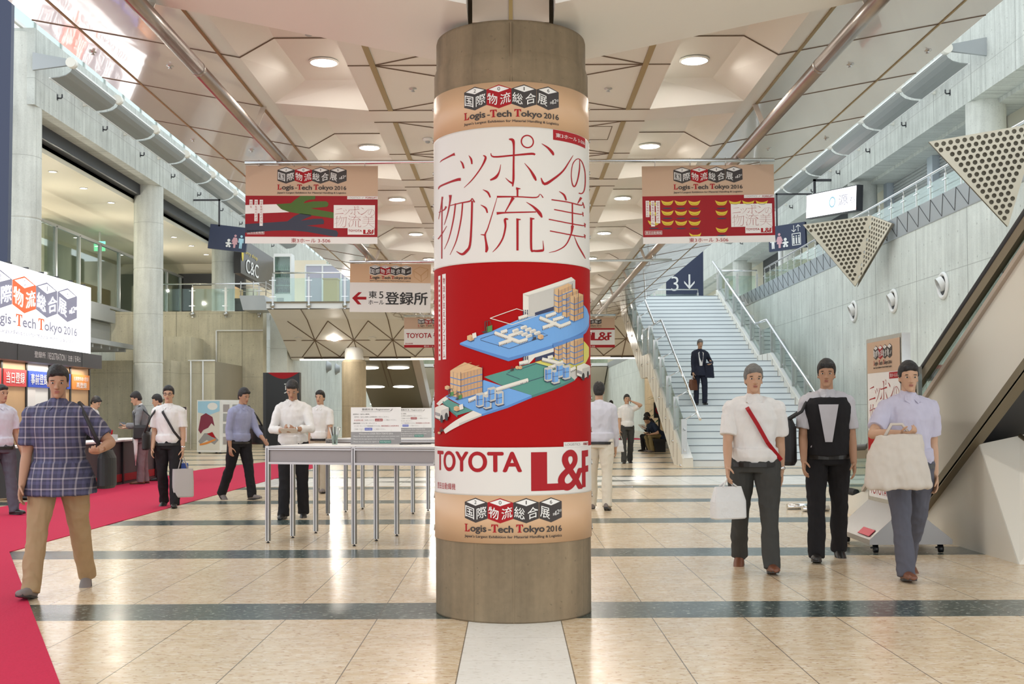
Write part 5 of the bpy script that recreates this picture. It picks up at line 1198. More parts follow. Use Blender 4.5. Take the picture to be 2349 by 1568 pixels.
# curry kiosk front on the upper level, drinks fridge, partitions
t = thing('shop_sign', 'black curry shop fascia with white letters and yellow oval', 'sign', (-11.6, 51, 7.3))
m = MB(); m.box(-11.9, -11.6, 49.6, 56.5, 7.35, 8.9); m.build('fascia', M['black'], t); A = Art(surf_x(-11.58, 49.6, 7.35), t)
A.text('C&C', 0.9, 0.15, 3.4, 0.75, 'lwhite', 1, 'lettering', 0.01); A.text('curry shop', 0.5, 0.9, 3.2, 1.12, 'yellow', 1); A.disc(0.25, 0.9, 0.20, 0.36, 'yellow', 1, 'print'); A.build()
t = thing('kiosk_counter', 'small upper-level kiosk with warm lit menu boards under the curry sign', 'kiosk', (-11.6, 51, Z2))
m = MB(); m.box(-13.2, -11.6, 52.0, 56.5, Z2, Z2 + 1.0); m.build('counter', M['dark'], t); m = MB(); m.box(-13.2, -13.1, 52.0, 56.5, Z2 + 1.0, 7.35); m.build('back_panel', M['wood'], t)
m = MB()
for k in range(4): m.box(-11.60, -11.56, 52.2 + k * 1.05, 53.0 + k * 1.05, Z2 + 0.25, Z2 + 0.9)
m.build('menu_board', M['wood'], t)
a = at_y(541, 668, 46.2); t = thing('metal_trough', 'grey metal box hanging over the corner of the upper gallery', 'box', (-10.6, 46.3, 5.4))
m = MB(); m.prism([(-10.75, 45.7, 5.98), (-9.75, 45.7, 5.98), (-9.62, 45.7, 5.40), (-10.6, 45.7, 5.40)], (0, 1.4, 0)); m.build('box', M['grey_metal'], t)
m = MB()
for z in (6.15, 6.32, 6.49): m.tube([(-10.75, 45.75, z), (-9.7, 45.75, z)], 0.012, 8); m.tube([(-9.7, 45.75, z), (-9.7, 47.0, z)], 0.012, 8)
for x in (-10.7, -10.2, -9.7): m.tube([(x, 45.75, 5.98), (x, 45.75, 6.55)], 0.018, 8)
m.build('railing', M['steel'], t)
fx0, fx1 = -9.32, -8.62
t = thing('drinks_fridge', 'tall white glass-front drinks fridge standing on the cross bridge', 'fridge', (fx0, 45.4, Z2))
m = MB(); m.box(fx0, fx1, 46.0, 46.05, Z2, 7.5); m.box(fx0, fx0 + 0.04, 45.4, 46.0, 6.02, 7.5); m.box(fx1 - 0.04, fx1, 45.4, 46.0, 6.02, 7.5); m.box(fx0, fx1, 45.4, 46.0, 7.5, 7.6); m.box(fx0, fx1, 45.4, 46.0, Z2, 6.02); m.build('cabinet', M['white'], t)
for z in (6.06, 6.36, 6.66, 6.96): m = MB(); m.box(fx0 + 0.04, fx1 - 0.04, 45.45, 45.98, z - 0.015, z); m.build('shelf', M['white'], t)
m = MB(); m.box(fx0 + 0.04, fx1 - 0.04, 45.38, 45.395, 6.02, 7.5); dr = m.build('door', M['glass'], t); m = MB(); m.box(fx0, fx0 + 0.05, 45.355, 45.399, 6.0, 7.47); m.box(fx1 - 0.05, fx1, 45.355, 45.399, 6.0, 7.47); m.box(fx0, fx1, 45.355, 45.399, 7.47, 7.52); m.build('door_frame', M['white'], dr)
m = MB(); m.box(fx0 + 0.12, fx1 - 0.3, 45.39, 45.41, Z2 + 0.1, Z2 + 0.35); m.build('vent', M['grey_metal'], t)
M['bottle1'] = simple('green_bottle_glass', (0.05, 0.13, 0.07), 0.2); M['bottle2'] = simple('dark_bottle_glass', (0.04, 0.06, 0.09), 0.2); M['bottle3'] = simple('pale_bottle', (0.35, 0.42, 0.36), 0.3)
pb = {}
for r_ in range(4):
    mm_ = MB(); mm_.lathe([(0.032, 0), (0.034, 0.01), (0.034, 0.13), (0.014, 0.18), (0.014, 0.215), (0.001, 0.217)], (0, 0, 0), 10); me = mm_.mesh('drink_bottle'); me.materials.append(M[['bottle2', 'bottle2', 'bottle1', 'bottle3'][r_]])
    for k in range(7):
        o = bpy.data.objects.new('drink_bottle', me); COL.objects.link(o); o.location = (fx0 + 0.09 + k * 0.087, 45.56, (6.06, 6.36, 6.66, 6.96)[r_])
        tag(o, ['dark drink bottle on the lowest shelf of the glass-front fridge', 'dark drink bottle on the second shelf up in the fridge', 'green drink bottle on the third shelf up in the fridge', 'pale drink bottle on the top shelf of the fridge'][r_], 'bottle', ['bottles on the lowest fridge shelf', 'bottles on the second fridge shelf', 'bottles on the third fridge shelf', 'bottles on the top fridge shelf'][r_])
t = thing('partition_screen', 'lilac-grey partition screen on the bridge beside the drinks fridge', 'partition', (-8.3, 47.2, Z2))
for x0, x1 in ((-8.35, -7.72), (-7.66, -6.95), (-6.9, -6.2)): m = MB(); m.box(x0, x1, 47.2, 47.25, Z2 + 0.02, 7.35); m.build('panel', simple('lilac_panel', (0.45, 0.44, 0.52), 0.5) if 'lilac' not in M else M['lilac'], t)
m = MB()
for x in (-8.38, -7.69, -6.93, -6.2): m.box(x - 0.03, x + 0.03, 47.17, 47.26, Z2, 7.33)
m.box(-8.38, -6.2, 47.17, 47.26, 7.33, 7.4); m.build('frame', M['white'], t)
t = thing('gold_stand', 'plain gold-coloured box stand on the bridge, in front of the partition', 'stand', (-7.2, 45.6, Z2)); m = MB(); m.box(-7.4, -6.85, 45.6, 46.2, Z2, 6.62); m.box(-7.43, -6.82, 45.57, 46.23, 6.6, 6.64); m.build('body', simple('gold_laminate', (0.50, 0.38, 0.16), 0.5), t)
# ------------------------------------------------------------------ carpet
m = MB(); m.prism([(-7.25, 4.2, 0.001), (-1.5, 4.2, 0.001), (-4.81, 11.1, 0.001), (-4.78, 17.4, 0.001), (-4.70, 31.3, 0.001), (-6.57, 31.3, 0.001), (-7.28, 27.0, 0.001)], (0, 0, 0.006))
tag(m.build('carpet', M['carpet']), 'magenta-red carpet lane running past the registration counter and bending toward the viewer', 'carpet')
m = MB(); m.box(2.6, 6.2, 53.5, 56.5, 0.001, 0.007); tag(m.build('carpet', M['carpet']), 'distant patch of magenta-red carpet behind the man on the phone', 'carpet')
# ------------------------------------------------------------------ registration booth
BXW = -8.5
t = thing('registration_booth', 'pale wood registration booth with black posts and coloured name plates', 'booth', (BXW, 20, 0))
YP = [16.2, 17.25, 18.25, 19.25, 20.24, 21.25, 22.26, 23.27]
for k in range(7):
    m = MB(); m.box(BXW - 0.06, BXW, YP[k] + 0.03, YP[k + 1] - 0.03, 0.02, 2.22)
    m.build('white_panel' if k == 4 else 'wall_panel', M['white'] if k == 4 else M['wood'], t)
m = MB(); m.box(BXW - 0.01, BXW + 0.012, 20.27, 20.62, 0.1, 1.8); m.build('white_leaf', M['board'], t)
for y in YP: m = MB(); m.box(BXW - 0.07, BXW + 0.02, y - 0.03, y + 0.03, 0, 2.25); m.build('post', M['black'], t)
m = MB(); m.box(BXW - 2.2, BXW - 0.06, 23.21, 23.27, 0, 2.3); m.build('end_wall', M['wood'], t)
m = MB(); m.box(BXW - 1.8, -8.2, 16.2, 23.15, 2.22, 2.49); hd = m.build('header', M['dark'], t)
m = MB()
for y in (19.2, 22.1): m.box(-8.205, -8.195, y - 0.012, y + 0.012, 2.22, 2.49)
m.build('header_seam', M['black'], hd)
S8 = surf_x(-8.197, 0, 0); A = Art(S8, t)
A.text('登録所', 19.86, 2.30, 20.34, 2.41, 'lwhite', 1); A.text('/ REGISTRATION /', 20.40, 2.295, 21.30, 2.415, 'lwhite', 1, 'lettering', -0.004); A.text('注册', 21.36, 2.30, 21.58, 2.41, 'lwhite', 1); A.text('/', 21.62, 2.295, 21.66, 2.415, 'lwhite', 1); A.text('등록소', 21.70, 2.30, 22.0, 2.41, 'lwhite', 1)
A.build()
M['blue_plate'] = simple('royal_blue_plate', (0.02, 0.07, 0.50), 0.5); M['orange_plate'] = simple('orange_plate', (0.72, 0.25, 0.05), 0.5); M['red_plate'] = simple('red_plate', (0.55, 0.045, 0.05), 0.5)
for k, mt, tx in ((2, 'red_plate', '当日登録'), (3, 'red_plate', '当日登録'), (4, 'blue_plate', '事前登録'), (5, 'blue_plate', '事前登録'), (6, 'orange_plate', '再登録')):
    m = MB(); m.box(BXW + 0.0, BXW + 0.03, YP[k] + 0.05, YP[k + 1] - 0.05, 1.80, 2.09); pl = m.build('name_plate', M[mt], t); A = Art(surf_x(BXW + 0.031, 0, 0), t)
    if k == 6: A.text(tx, YP[k] + 0.25, 1.83, YP[k + 1] - 0.22, 1.94, 'lwhite', 1, 'lettering', 0.015); A.text('出展関係者の登録', YP[k] + 0.12, 1.97, YP[k + 1] - 0.12, 2.05, 'lwhite', 1)
    else: A.text(tx, YP[k] + 0.13, 1.85, YP[k + 1] - 0.13, 2.04, 'lwhite', 1, 'lettering', 0.006)
    A.build()
l = bpy.data.lights.new('booth_strip_light', 'AREA'); l.shape = 'RECTANGLE'; l.size = 6.0; l.size_y = 0.1; l.energy = 22; l.color = (1, 0.93, 0.82)
lo = bpy.data.objects.new('booth_strip_light', l); COL.objects.link(lo); lo.location = (-8.33, 20.0, 2.21); lo.rotation_euler = (0, 0, radians(90)); lo.parent = t; lo.location = Vector((-8.33, 20.0, 2.2)) - t.location
# backlit show sign on the booth
t = thing('lightbox_sign', 'big glowing white show sign standing on the registration booth', 'sign', (-8.2, 20, 2.5))
m = MB(); m.box(-8.42, -8.22, 17.2, 22.57, 2.50, 3.79); m.build('case', M['white'], t)
S8 = surf_x(-8.215, 0, 0); A = Art(S8, t); A.rect(17.2, 2.50, 22.57, 3.79, 'lightbox', 0, 'lit_face')
logo(A, 18.05, 2.50 + 0.13, 21.85, 3.66, 1, ('lightbox_dark', 'lightbox_red', 'lightbox_dark', 'lightbox_dark'), 'lightbox', 'lightbox_red', 'lightbox_dark', True, True); A.build()
m = MB()
for k in range(8): m.box(-8.43, -8.20, 17.6 + k * 0.66, 17.64 + k * 0.66, 3.79, 3.82)
m.box(-8.46, -8.25, 22.57, 22.66, 2.6, 2.75); m.build('clip', M['dark'], t)
# counter units in a row
cn = ['counter unit at the stairs end of the row, beside the grey-suited man', 'counter unit second from the far end', 'counter unit third from the far end', 'counter unit fourth from the far end', 'counter unit fifth from the far end', 'counter unit nearest the viewer']
for i in range(6):
    y1 = 23.8 - i * 1.0; y0 = y1 - 0.99
    t = thing('registration_counter', 'black ' + cn[i], 'counter', (-7.6, y0, 0), 'registration counter units')
    m = MB(); m.box(-7.9, -7.34, y0, y1, 0.03, 0.80); m.build('body', M['dark'], t)
    m = MB(); m.box(-7.34, -7.325, y0 + 0.03, y1 - 0.03, 0.05, 0.19); m.build('foot_strip', M['red_banner'], t)
    m = MB(); m.box(-7.35, -7.30, y0, y0 + 0.03, 0.0, 0.80); m.box(-7.35, -7.30, y1 - 0.03, y1, 0, 0.80); m.box(-7.35, -7.31, y0, y1, 0.0, 0.04); m.build('frame', M['black'], t)
    m = MB(); m.box(-7.95, -7.28, y0, y1, 0.80, 0.83); m.build('top', M['board'], t)
t = thing('pen_box', 'white box of coloured pens standing on the registration counter', 'box', (-7.6, 21.6, 0.83))
m = MB(); m.box(-7.72, -7.45, 21.4, 21.9, 0.831, 0.93); m.build('tray', M['white'], t)
for k in range(9):
    m = MB(); x, y = -7.68 + 0.05 * (k % 5), 21.45 + 0.09 * (k // 2); m.tube([(x, y, 0.93), (x + 0.01, y, 1.0 + 0.01 * (k % 3))], 0.012, 8); m.build('pen', M[['lred', 'ablue2', 'lblack', 'white'][k % 4]], t)
t = thing('notice_stand', 'white printed notice on a thin stand behind the man in the white shirt', 'sign', (-7.15, 24.6, 0))
m = MB(); m.lathe([(0.16, 0), (0.16, 0.02), (0.02, 0.03)], (-7.15, 24.6, 0), 20); m.build('base', M['steel'], t); m = MB(); m.tube([(-7.15, 24.63, 0.02), (-7.15, 24.63, 1.42)], 0.015, 8); m.build('pole', M['steel'], t)
m = MB(); m.box(-7.39, -6.90, 24.58, 24.60, 0.72, 1.46); m.build('sheet', M['paper'], t); A = Art(Surf((-7.39, 24.578, 0.72), (1, 0, 0), (0, 0, 1)), t); A.rect(0.0, 0.68, 0.49, 0.74, 'ldark', 1)
for k in range(9): A.rect(0.05, 0.60 - k * 0.055, 0.30 + 0.14 * ((k * 7) % 3) / 2, 0.612 - k * 0.055, 'lgrey', 1, 'text_line')
A.rect(0.05, 0.06, 0.44, 0.10, 'lred', 1); A.build()
# vending machine with a printed side
A_, B_ = Vector((-10.35, 38.1, 0)), Vector((-9.48, 37.75, 0)); e1 = (B_ - A_).normalized(); e2 = Vector((-e1.y, e1.x, 0)); e2 = e2 if e2.y > 0 else -e2
t = thing('vending_machine', 'white vending locker with printed colourful side, against the olive concrete wall', 'vending machine', A_)
Hh = 1.76; wv = (B_ - A_).length
m = MB(); m.prism([A_ + Vector((0, 0, 0.05)), B_ + Vector((0, 0, 0.05)), B_ + e2 * 1.05 + Vector((0, 0, 0.05)), A_ + e2 * 1.05 + Vector((0, 0, 0.05))], (0, 0, Hh - 0.05)); m.build('cabinet', M['white'], t)
m = MB()
for p in (A_ + e1 * 0.06 + e2 * 0.06, B_ - e1 * 0.06 + e2 * 0.06, B_ - e1 * 0.06 + e2 * 0.98, A_ + e1 * 0.06 + e2 * 0.98): m.box(p.x - 0.03, p.x + 0.03, p.y - 0.03, p.y + 0.03, 0, 0.05)
m.build('foot', M['black'], t)
Sv = Surf(A_ + Vector((0, 0, 0.05)), e1, (0, 0, 1), 0.003); A = Art(Sv, t); A.rect(0.04, 0.06, wv - 0.04, Hh - 0.09, 'awhite', 1)
M['sky_print'] = simple('pale_sky_print', (0.36, 0.60, 0.76), 0.5); M['maroon'] = simple('maroon_print', (0.22, 0.03, 0.06), 0.5); M['pinkish'] = simple('pale_pink_print', (0.72, 0.50, 0.46), 0.5)
A.poly([(0.04, 1.30), (0.5, 1.22), (wv - 0.04, 1.34), (wv - 0.04, Hh - 0.09), (0.04, Hh - 0.09)], 'sky_print', 2); A.disc(0.62, 1.50, 0.2, 0.12, 'lwhite', 3, 'print')
A.poly([(0.06, 0.72), (0.16, 1.18), (0.36, 1.28), (0.62, 1.15), (0.70, 0.85), (0.58, 0.95), (0.45, 0.80), (0.25, 0.72), (0.16, 0.60)], 'maroon', 3); A.poly([(0.06, 0.35), (0.3, 0.62), (0.60, 0.62), (0.86, 0.40), (0.70, 0.25), (0.4, 0.40), (0.14, 0.26)], 'lgrey', 3)
A.poly([(0.40, 0.60), (0.62, 0.66), (0.76, 0.45), (0.6, 0.5)], 'lred', 4); A.ribbon([(0.12, 0.24, 0.05), (0.4, 0.30, 0.07), (0.75, 0.42, 0.05)], 'orange_plate', 4, 'print'); A.build()
Sd = Surf(B_ + Vector((0, 0, 0.05)), e2, (0, 0, 1), 0.006)
for k in range(2):
    u0 = 0.03 + k * 0.51
    m = MB(); m.prism([Sd(u0, 0.05, 0), Sd(u0 + 0.48, 0.05, 0), Sd(u0 + 0.48, Hh - 0.1, 0), Sd(u0, Hh - 0.1, 0)], Sd.n * 0.012); d = m.build('door', M['white'], t)
    for j, (v0, v1) in enumerate(((0.25, 0.50), (0.62, 0.92), (1.0, 1.26), (1.32, 1.56))):
        m = MB(); m.prism([Sd(u0 + 0.08, v0, 3), Sd(u0 + 0.42, v0, 3), Sd(u0 + 0.42, v1, 3), Sd(u0 + 0.08, v1, 3)], Sd.n * 0.002); m.build('window', M['grey_metal' if j else 'green'] if (k + j) % 3 else M['alu_panel'], d)
# black sign pillar with a red arc
t = thing('sign_pillar', 'tall black sign pillar with a red arc across its top', 'sign', (-9.3, 44, 0))
m = MB(); m.box(-9.32, -8.05, 44.0, 44.35, 0, 2.86); m.build('body', M['black'], t); A = Art(Surf((-9.32, 43.995, 0), (1, 0, 0), (0, 0, 1), 0.004), t)
A.poly([(0.06, 2.86), (1.25, 2.86)] + [(1.25 - 1.19 * k / 14, 2.86 - 0.24 * sin(pi * k / 14)) for k in range(1, 14)], 'lred', 1); A.text('東', 0.68, 2.05, 1.10, 2.48, 'lwhite', 1); A.text('3', 0.74, 1.45, 0.98, 1.85, 'lwhite', 1); A.build()
m = MB(); m.box(-9.45, -9.33, 44.05, 44.3, 0, 2.86); m.build('edge_frame', M['dark'], t)
t = thing('cable_conduit', 'thin white cable conduit running over the olive concrete wall', 'conduit', (-12, 47.2, 0))
m = MB()
for pts in ([(-12.05, 47.27, 3.25), (-12.05, 47.27, 4.7)], [(-12.05, 47.27, 4.7), (-10.15, 47.27, 4.7)], [(-11.9, 42.97, 0), (-11.9, 42.97, 3.28)], [(-12.0, 42.97, 3.28), (-11.0, 42.97, 3.28)], [(-11.45, 42.97, 0), (-11.45, 42.97, 3.28)]): m.tube([Vector(p) + Vector((0, -0.03, 0)) for p in pts], 0.03, 8)
m.build('tube', M['white'], t)
t = thing('exit_sign', 'small green lit exit sign behind the upper gallery glass', 'sign', (-16.9, 47.8, 8.2)); m = MB(); m.box(-17.2, -16.75, 47.6, 47.66, 8.05, 8.45); m.build('case', emit('exit_green', (0.15, 0.9, 0.45), 1.2), t)
m = MB(); m.box(-17.0, -16.95, 47.6, 47.66, 8.45, 8.85); m.build('hanger', M['white'], t)
# ------------------------------------------------------------------ gallery downlights
for i, (px, py) in enumerate(((121, 393), (192, 431), (255, 464), (399, 543), (439, 563), (473, 583))):
    p = at_z(px, py, 8.84)
    downlight(p.x, p.y, 8.84, 0.11, 'round downlight in the cream ceiling of the upper gallery, %s from the first column' % ['first', 'second', 'third', 'fourth', 'fifth', 'sixth'][i], 'upper gallery downlights', 'lamp_far')
for x, y in ((-15.0, 33), (-15.0, 38), (-15.0, 44), (-16.0, 52), (-18.2, 36), (-18.2, 42), (-11.5, 55)):  # bare point lights without fittings, added to brighten the upper gallery
    l = bpy.data.lights.new('gallery_fill_light', 'POINT'); l.energy = 75; l.color = (1, 0.93, 0.80); l.shadow_soft_size = 0.04
    lo = bpy.data.objects.new('gallery_fill_light', l); COL.objects.link(lo); lo.location = (x, y, 6.7)
# ------------------------------------------------------------------ writing tables
TU, TV = Vector((0.941, -0.337, 0)).normalized(), Vector((0.337, 0.941, 0)).normalized()
def table(label, O, tz=0.985):
    O = Vector(O); t = thing('writing_table', label, 'table', O, 'aluminium writing tables')
    L, D = 1.96, 0.98
    def P(u, v, z): return O + TU * u + TV * v + Vector((0, 0, z))
    m = MB(); m.prism([P(0, 0, tz - 0.02), P(L, 0, tz - 0.02), P(L, D, tz - 0.02), P(0, D, tz - 0.02)], (0, 0, 0.02)); m.build('top', M['board'], t)
    for u in (0, 0.98, L):
        for v in (0, 0.49, D):
            m = MB(); m.obox(P(u, v, (tz + 0.02) / 2), TU * 0.021, TV * 0.021, Vector((0, 0, (tz - 0.02) / 2 + 0.0))); lg = m.build('leg', M['alu'], t)
            m = MB()
            for s_, w_ in ((TU, TV), (TV, TU)):
                for k in (-1, 1): m.obox(P(u, v, tz / 2) + s_ * 0.0212 * k, s_ * 0.0006, w_ * 0.005, Vector((0, 0, tz / 2 - 0.02)))
            m.build('groove', M['dark'], lg)
            m = MB(); m.lathe([(0.017, 0), (0.017, 0.008), (0.006, 0.01), (0.006, 0.02)], P(u, v, 0), 12); m.build('foot', M['black'], lg)
    for v in (0, D):
        for u in (0, 0.98):
            m = MB(); m.prism([P(u + 0.022, v - 0.006, tz - 0.16), P(u + 0.958, v - 0.006, tz - 0.16), P(u + 0.958, v - 0.006, tz - 0.03), P(u + 0.022, v - 0.006, tz - 0.03)], TV * 0.012); ap = m.build('apron', M['alu_panel'], t)
            m = MB()
            for z in (tz - 0.172, tz - 0.032, tz - 0.012): m.bar(P(u + 0.02, v - 0.012, z), P(u + 0.96, v - 0.012, z), 0.03, 0.022 if z < tz - 0.1 else 0.014)
            m.build('rail', M['alu'], ap)
    for u in (0, L):
        m = MB(); m.prism([P(u, 0.022, tz - 0.16), P(u, 0.958, tz - 0.16), P(u, 0.958, tz - 0.02), P(u, 0.022, tz - 0.02)], TU * 0.012); m.build('end_apron', M['alu_panel'], t)
    return P
P1 = table('long aluminium writing table, nearer of the two beside the poster column', (-2.48, 11.80, 0))
P2_ = table('long aluminium writing table, farther of the two, behind the notice boards', (-2.37, 14.95, 0))
def notice(label, c, w, h):
    c = Vector(c); t = thing('notice_board', label, 'notice board', c, 'registration notice boards on the writing tables')
    r = Vector((0.985, -0.03, 0)).normalized(); S = Surf(c - r * w / 2 + Vector((0, 0, 0.004)), r, (0, 0, 1), 0.0012); S.n = Vector((-0.03, -1, 0)).normalized()
    m = MB(); m.prism([S(0, 0), S(w, 0), S(w, h), S(0, h)], -S.n * 0.006); m.build('panel', M['paper'], t)
    m = MB()
    for u in (0.2, 0.8): m.prism([S(w * u, 0), S(w * u, 0) - S.n * 0.14, S(w * u, 0.16)], r * 0.006)
    m.build('strut', M['white'], t)
    A = Art(S, t); X = lambda x, y: ((x - 248) / 1190 * w, h - (y - 358) / 880 * h)
    A.rect(0, 0, w, h * 0.335, 'lgrey', 1, 'grey_field'); A.text('登録方法 / Registration', *X(512, 440), *X(1165, 385), 'lblack', 2); A.rect(*X(490, 466), *X(1180, 460), 'lgrey', 1); A.ribbon([(*X(1190, 450), 0.008), (*X(1235, 400), 0.008)], 'lgrey', 2, smooth=False)
    def tx(s, x0, y0, x1, y1, mt): A.text(s, *X(x0, y1), *X(x1, y0), mt, 3)
    tx('(招待状 / 当日入場券)', 298, 508, 690, 545, 'lblack'); tx('招待状／当日入場券に必要事項をご記入ください。', 330, 570, 1155, 608, 'lgrey'); tx('お名刺を2枚', 325, 648, 540, 686, 'lred'); tx('ご用意いただき', 548, 648, 800, 684, 'lgrey'); A.rect(*X(822, 692), *X(1000, 632), 'lred', 2); tx('当日登録', 835, 645, 985, 680, 'lwhite'); tx('にご提出ください。', 1020, 645, 1335, 680, 'lgrey')
    tx('(事前登録〈インターネット〉)', 300, 722, 855, 760, 'lblack'); tx('インターネットにて事前登録された方は、', 330, 785, 960, 822, 'lgrey'); tx('事前登録証とお名刺1枚を', 970, 785, 1390, 822, 'lred'); tx('ご用意いただき', 320, 862, 550, 898, 'lgrey'); A.rect(*X(578, 908), *X(755, 848), 'blue_plate', 2); tx('事前登録', 590, 860, 742, 895, 'lwhite'); tx('へご提出ください。', 780, 862, 1070, 898, 'lgrey')
    tx('Welcome to LOGIS-TECH TOKYO 2016', 440, 965, 1245, 1005, 'lwhite'); tx('・Please fill out the registration card or attach your business card.', 285, 1032, 1400, 1070, 'lwhite'); tx('・Please tick the appropriate boxes on the Invitation Ticket.', 285, 1095, 1290, 1135, 'lwhite'); tx('・Please use your ticket to register at', 285, 1160, 915, 1200, 'lwhite'); A.rect(*X(930, 1215), *X(1200, 1150), 'ateal', 2); tx('Onsite Registration', 945, 1165, 1185, 1200, 'lwhite')
    A.build()
c = at_y(862.5, 1020, 12.05); notice('white registration notice board on the nearer writing table', (c.x, 12.05, 0.986), 0.525, 0.385)
c = at_y(944, 1006, 15.05); notice('white registration notice board on the farther table, half hidden by the other board', (c.x, 15.05, 0.986), 0.525, 0.385)
c = at_y(768, 1018, 12.15); t = thing('pen_holder', 'glass tumbler of splayed dark pens on the nearer writing table', 'pen holder', (c.x, 12.15, 0.986))
m = MB(); m.lathe([(0.028, 0.987), (0.034, 1.09), (0.032, 1.09), (0.026, 0.992)], (c.x, 12.15, 0), 16); m.build('tumbler', M['glass'], t)
for k in range(5):
    a = 2 * pi * k / 5 + 0.4; m = MB(); m.tube([(c.x + 0.008 * cos(a), 12.15 + 0.008 * sin(a), 0.995), (c.x + 0.06 * cos(a), 12.15 + 0.04 * sin(a), 1.17)], 0.006, 8); m.build('pen', M['dark' if k % 2 else 'steel'], t)
for k, (px, py) in enumerate(((932, 1017.5), (951, 1017), (972, 1017.5))):
    p = at_z(px, py + 3, 0.99); p.y = min(max(p.y, 11.75), 12.2); m = MB(); m.tube([(-0.07, 0, 0.006), (0.06, 0.02, 0.006), (0.075, 0.022, 0.005)], [0.006, 0.006, 0.002], 8); o = m.build('pen', M['black']); o.location = (at_y(px, py, 12.0).x, 12.0 + 0.03 * k, 0.986); tag(o, 'black pen lying on the nearer table, %s beside the poster column' % ['farthest', 'middle one', 'closest'][k], 'pen', 'pens on the nearer table')
# ------------------------------------------------------------------ poster stand by the escalator
t = thing('poster_stand', 'tall poster stand on a steel wedge base with casters, beside the escalator', 'poster stand', (3.62, 11.15, 0))
ya, yb = 10.62, 11.68
m = MB(); m.box(3.60, 3.68, ya, yb, 0.42, 2.03); m.build('frame', M['steel'], t)
S = Surf((3.598, yb - 0.04, 0.46), (0, -1, 0), (0, 0, 1), 0.002); w, h = yb - ya - 0.08, 1.53
A = Art(S, t); A.rect(0, 0, w, h, 'board', 0, 'poster'); A.rect(0, h * 0.80, w, h, 'beige_banner', 1, 'beige_field'); logo(A, w * 0.22, h * 0.825, w * 0.78, h * 0.975, 2); A.rect(w * 0.68, h * 0.755, w, h * 0.795, 'lred', 1, 'tag'); A.text('東3ホール 3-506', w * 0.71, h * 0.763, w * 0.97, h * 0.787, 'lwhite', 2)
title_on(A, w * 0.04, h * 0.42, w * 0.96, h * 0.76, 'lred', 1, 1.2); A.rect(0, h * 0.1, w, h * 0.40, 'red', 1, 'red_field'); A.text('TOYOTA', w * 0.05, h * 0.02, w * 0.55, h * 0.07, 'lred', 1); lf_mark(A, w * 0.62, h * 0.015, w * 0.95, h * 0.08, 'lred', 1); A.build()
m = MB(); m.prism([(3.28, ya, 0.085), (4.04, ya, 0.085), (4.04, ya, 0.13), (3.68, ya, 0.42), (3.60, ya, 0.42), (3.28, ya, 0.13)], (0, yb - ya, 0)); m.build('base', simple('dark_brushed_steel', (0.26, 0.25, 0.245), 0.28, 0.85), t)
for i, (x, y) in enumerate(((3.36, ya + 0.08), (3.96, ya + 0.08), (3.36, yb - 0.08), (3.96, yb - 0.08))):
    m = MB(); m.lathe([(0.012, -0.02), (0.034, -0.018), (0.034, 0.018), (0.012, 0.02)], (x, y, 0.036), 16, 'X'); m.bar((x, y, 0.035), (x, y + 0.02, 0.09), 0.05, 0.02); m.bar((x, y, 0.06), (x - 0.05, y - 0.02, 0.05), 0.02, 0.012); m.build('caster', M['black'], t)
m = MB(); m.prism([(3.30, ya + 0.08, 0.152), (3.30, ya + 0.42, 0.152), (3.36, ya + 0.42, 0.206), (3.36, ya + 0.08, 0.206)], (-0.004, 0, 0.004)); m.build('tape', simple('red_tape', (0.6, 0.05, 0.08), 0.5), t)
# rolled tubes on the floor between the walkers
for k, (px, py, ln) in enumerate(((1842, 1161, 0.42), (1872, 1166, 0.36))):
    p = at_z(px, py, 0.04); m = MB(); m.tube([(-ln / 2, 0, 0), (ln / 2, 0.05, 0)], 0.038, 16); o = m.build('rolled_tube', M['chrome']); o.location = (p.x, p.y, 0.039); tag(o, ['shiny steel tube lying on the floor, the one closer to the staircase', 'shiny steel tube lying on the floor, the one closer to the escalator'][k], 'tube', 'steel tubes on the floor')
# bench, bin, sign and plant under the stairs
t = thing('bench', 'low black bench under the staircase where two men sit', 'bench', (4.75, 38, 0)); m = MB(); m.box(4.55, 5.0, 36.95, 38.35, 0.34, 0.43); m.build('seat', M['black'], t); m = MB(); m.box(4.6, 4.95, 37.05, 37.12, 0, 0.34); m.box(4.6, 4.95, 38.2, 38.27, 0, 0.34); m.build('leg', M['black'], t)
m = MB(); m.box(4.36, 4.78, 31.2, 31.6, 0.0, 0.80); tag(m.build('waste_bin', M['grey_metal']), 'plain grey waste bin tucked beside the stair stringer', 'bin')
t = thing('no_smoking_sign', 'black floor sign with red no-smoking ring beside the tan column', 'sign', (4.95, 40, 0)); p = at_y(1500, 958, 40.0); q4 = at_y(1524, 922, 40.0)
m = MB(); m.box(p.x, q4.x, 40, 40.05, p.z, q4.z); m.build('panel', M['black'], t); A = Art(Surf((p.x, 39.995, p.z), (1, 0, 0), (0, 0, 1), 0.003), t); w, h = q4.x - p.x, q4.z - p.z; A.disc(w * 0.55, h / 2, w * 0.40, w * 0.40, 'lred', 1, 'ring', 28, 0.78); A.ribbon([(w * 0.28, h / 2 + w * 0.26, 0.05), (w * 0.82, h / 2 - w * 0.26, 0.05)], 'lred', 2, 'ring', smooth=False); A.rect(w * 0.35, h * 0.47, w * 0.8, h * 0.54, 'lwhite', 1, 'cigarette'); A.build()
m = MB(); m.box((p.x + q4.x) / 2 - 0.03, (p.x + q4.x) / 2 + 0.03, 40.0, 40.05, 0, p.z); m.build('stand', M['black'], t)
t = thing('potted_plant', 'leafy green plant behind the no-smoking sign', 'plant', (5.45, 40.9, 0)); m = MB(); m.lathe([(0.16, 0), (0.2, 0.4), (0.18, 0.4), (0.15, 0.3)], (5.45, 40.9, 0), 20); m.build('pot', M['grey_metal'], t)
m = MB(); rr = random.Random(3)
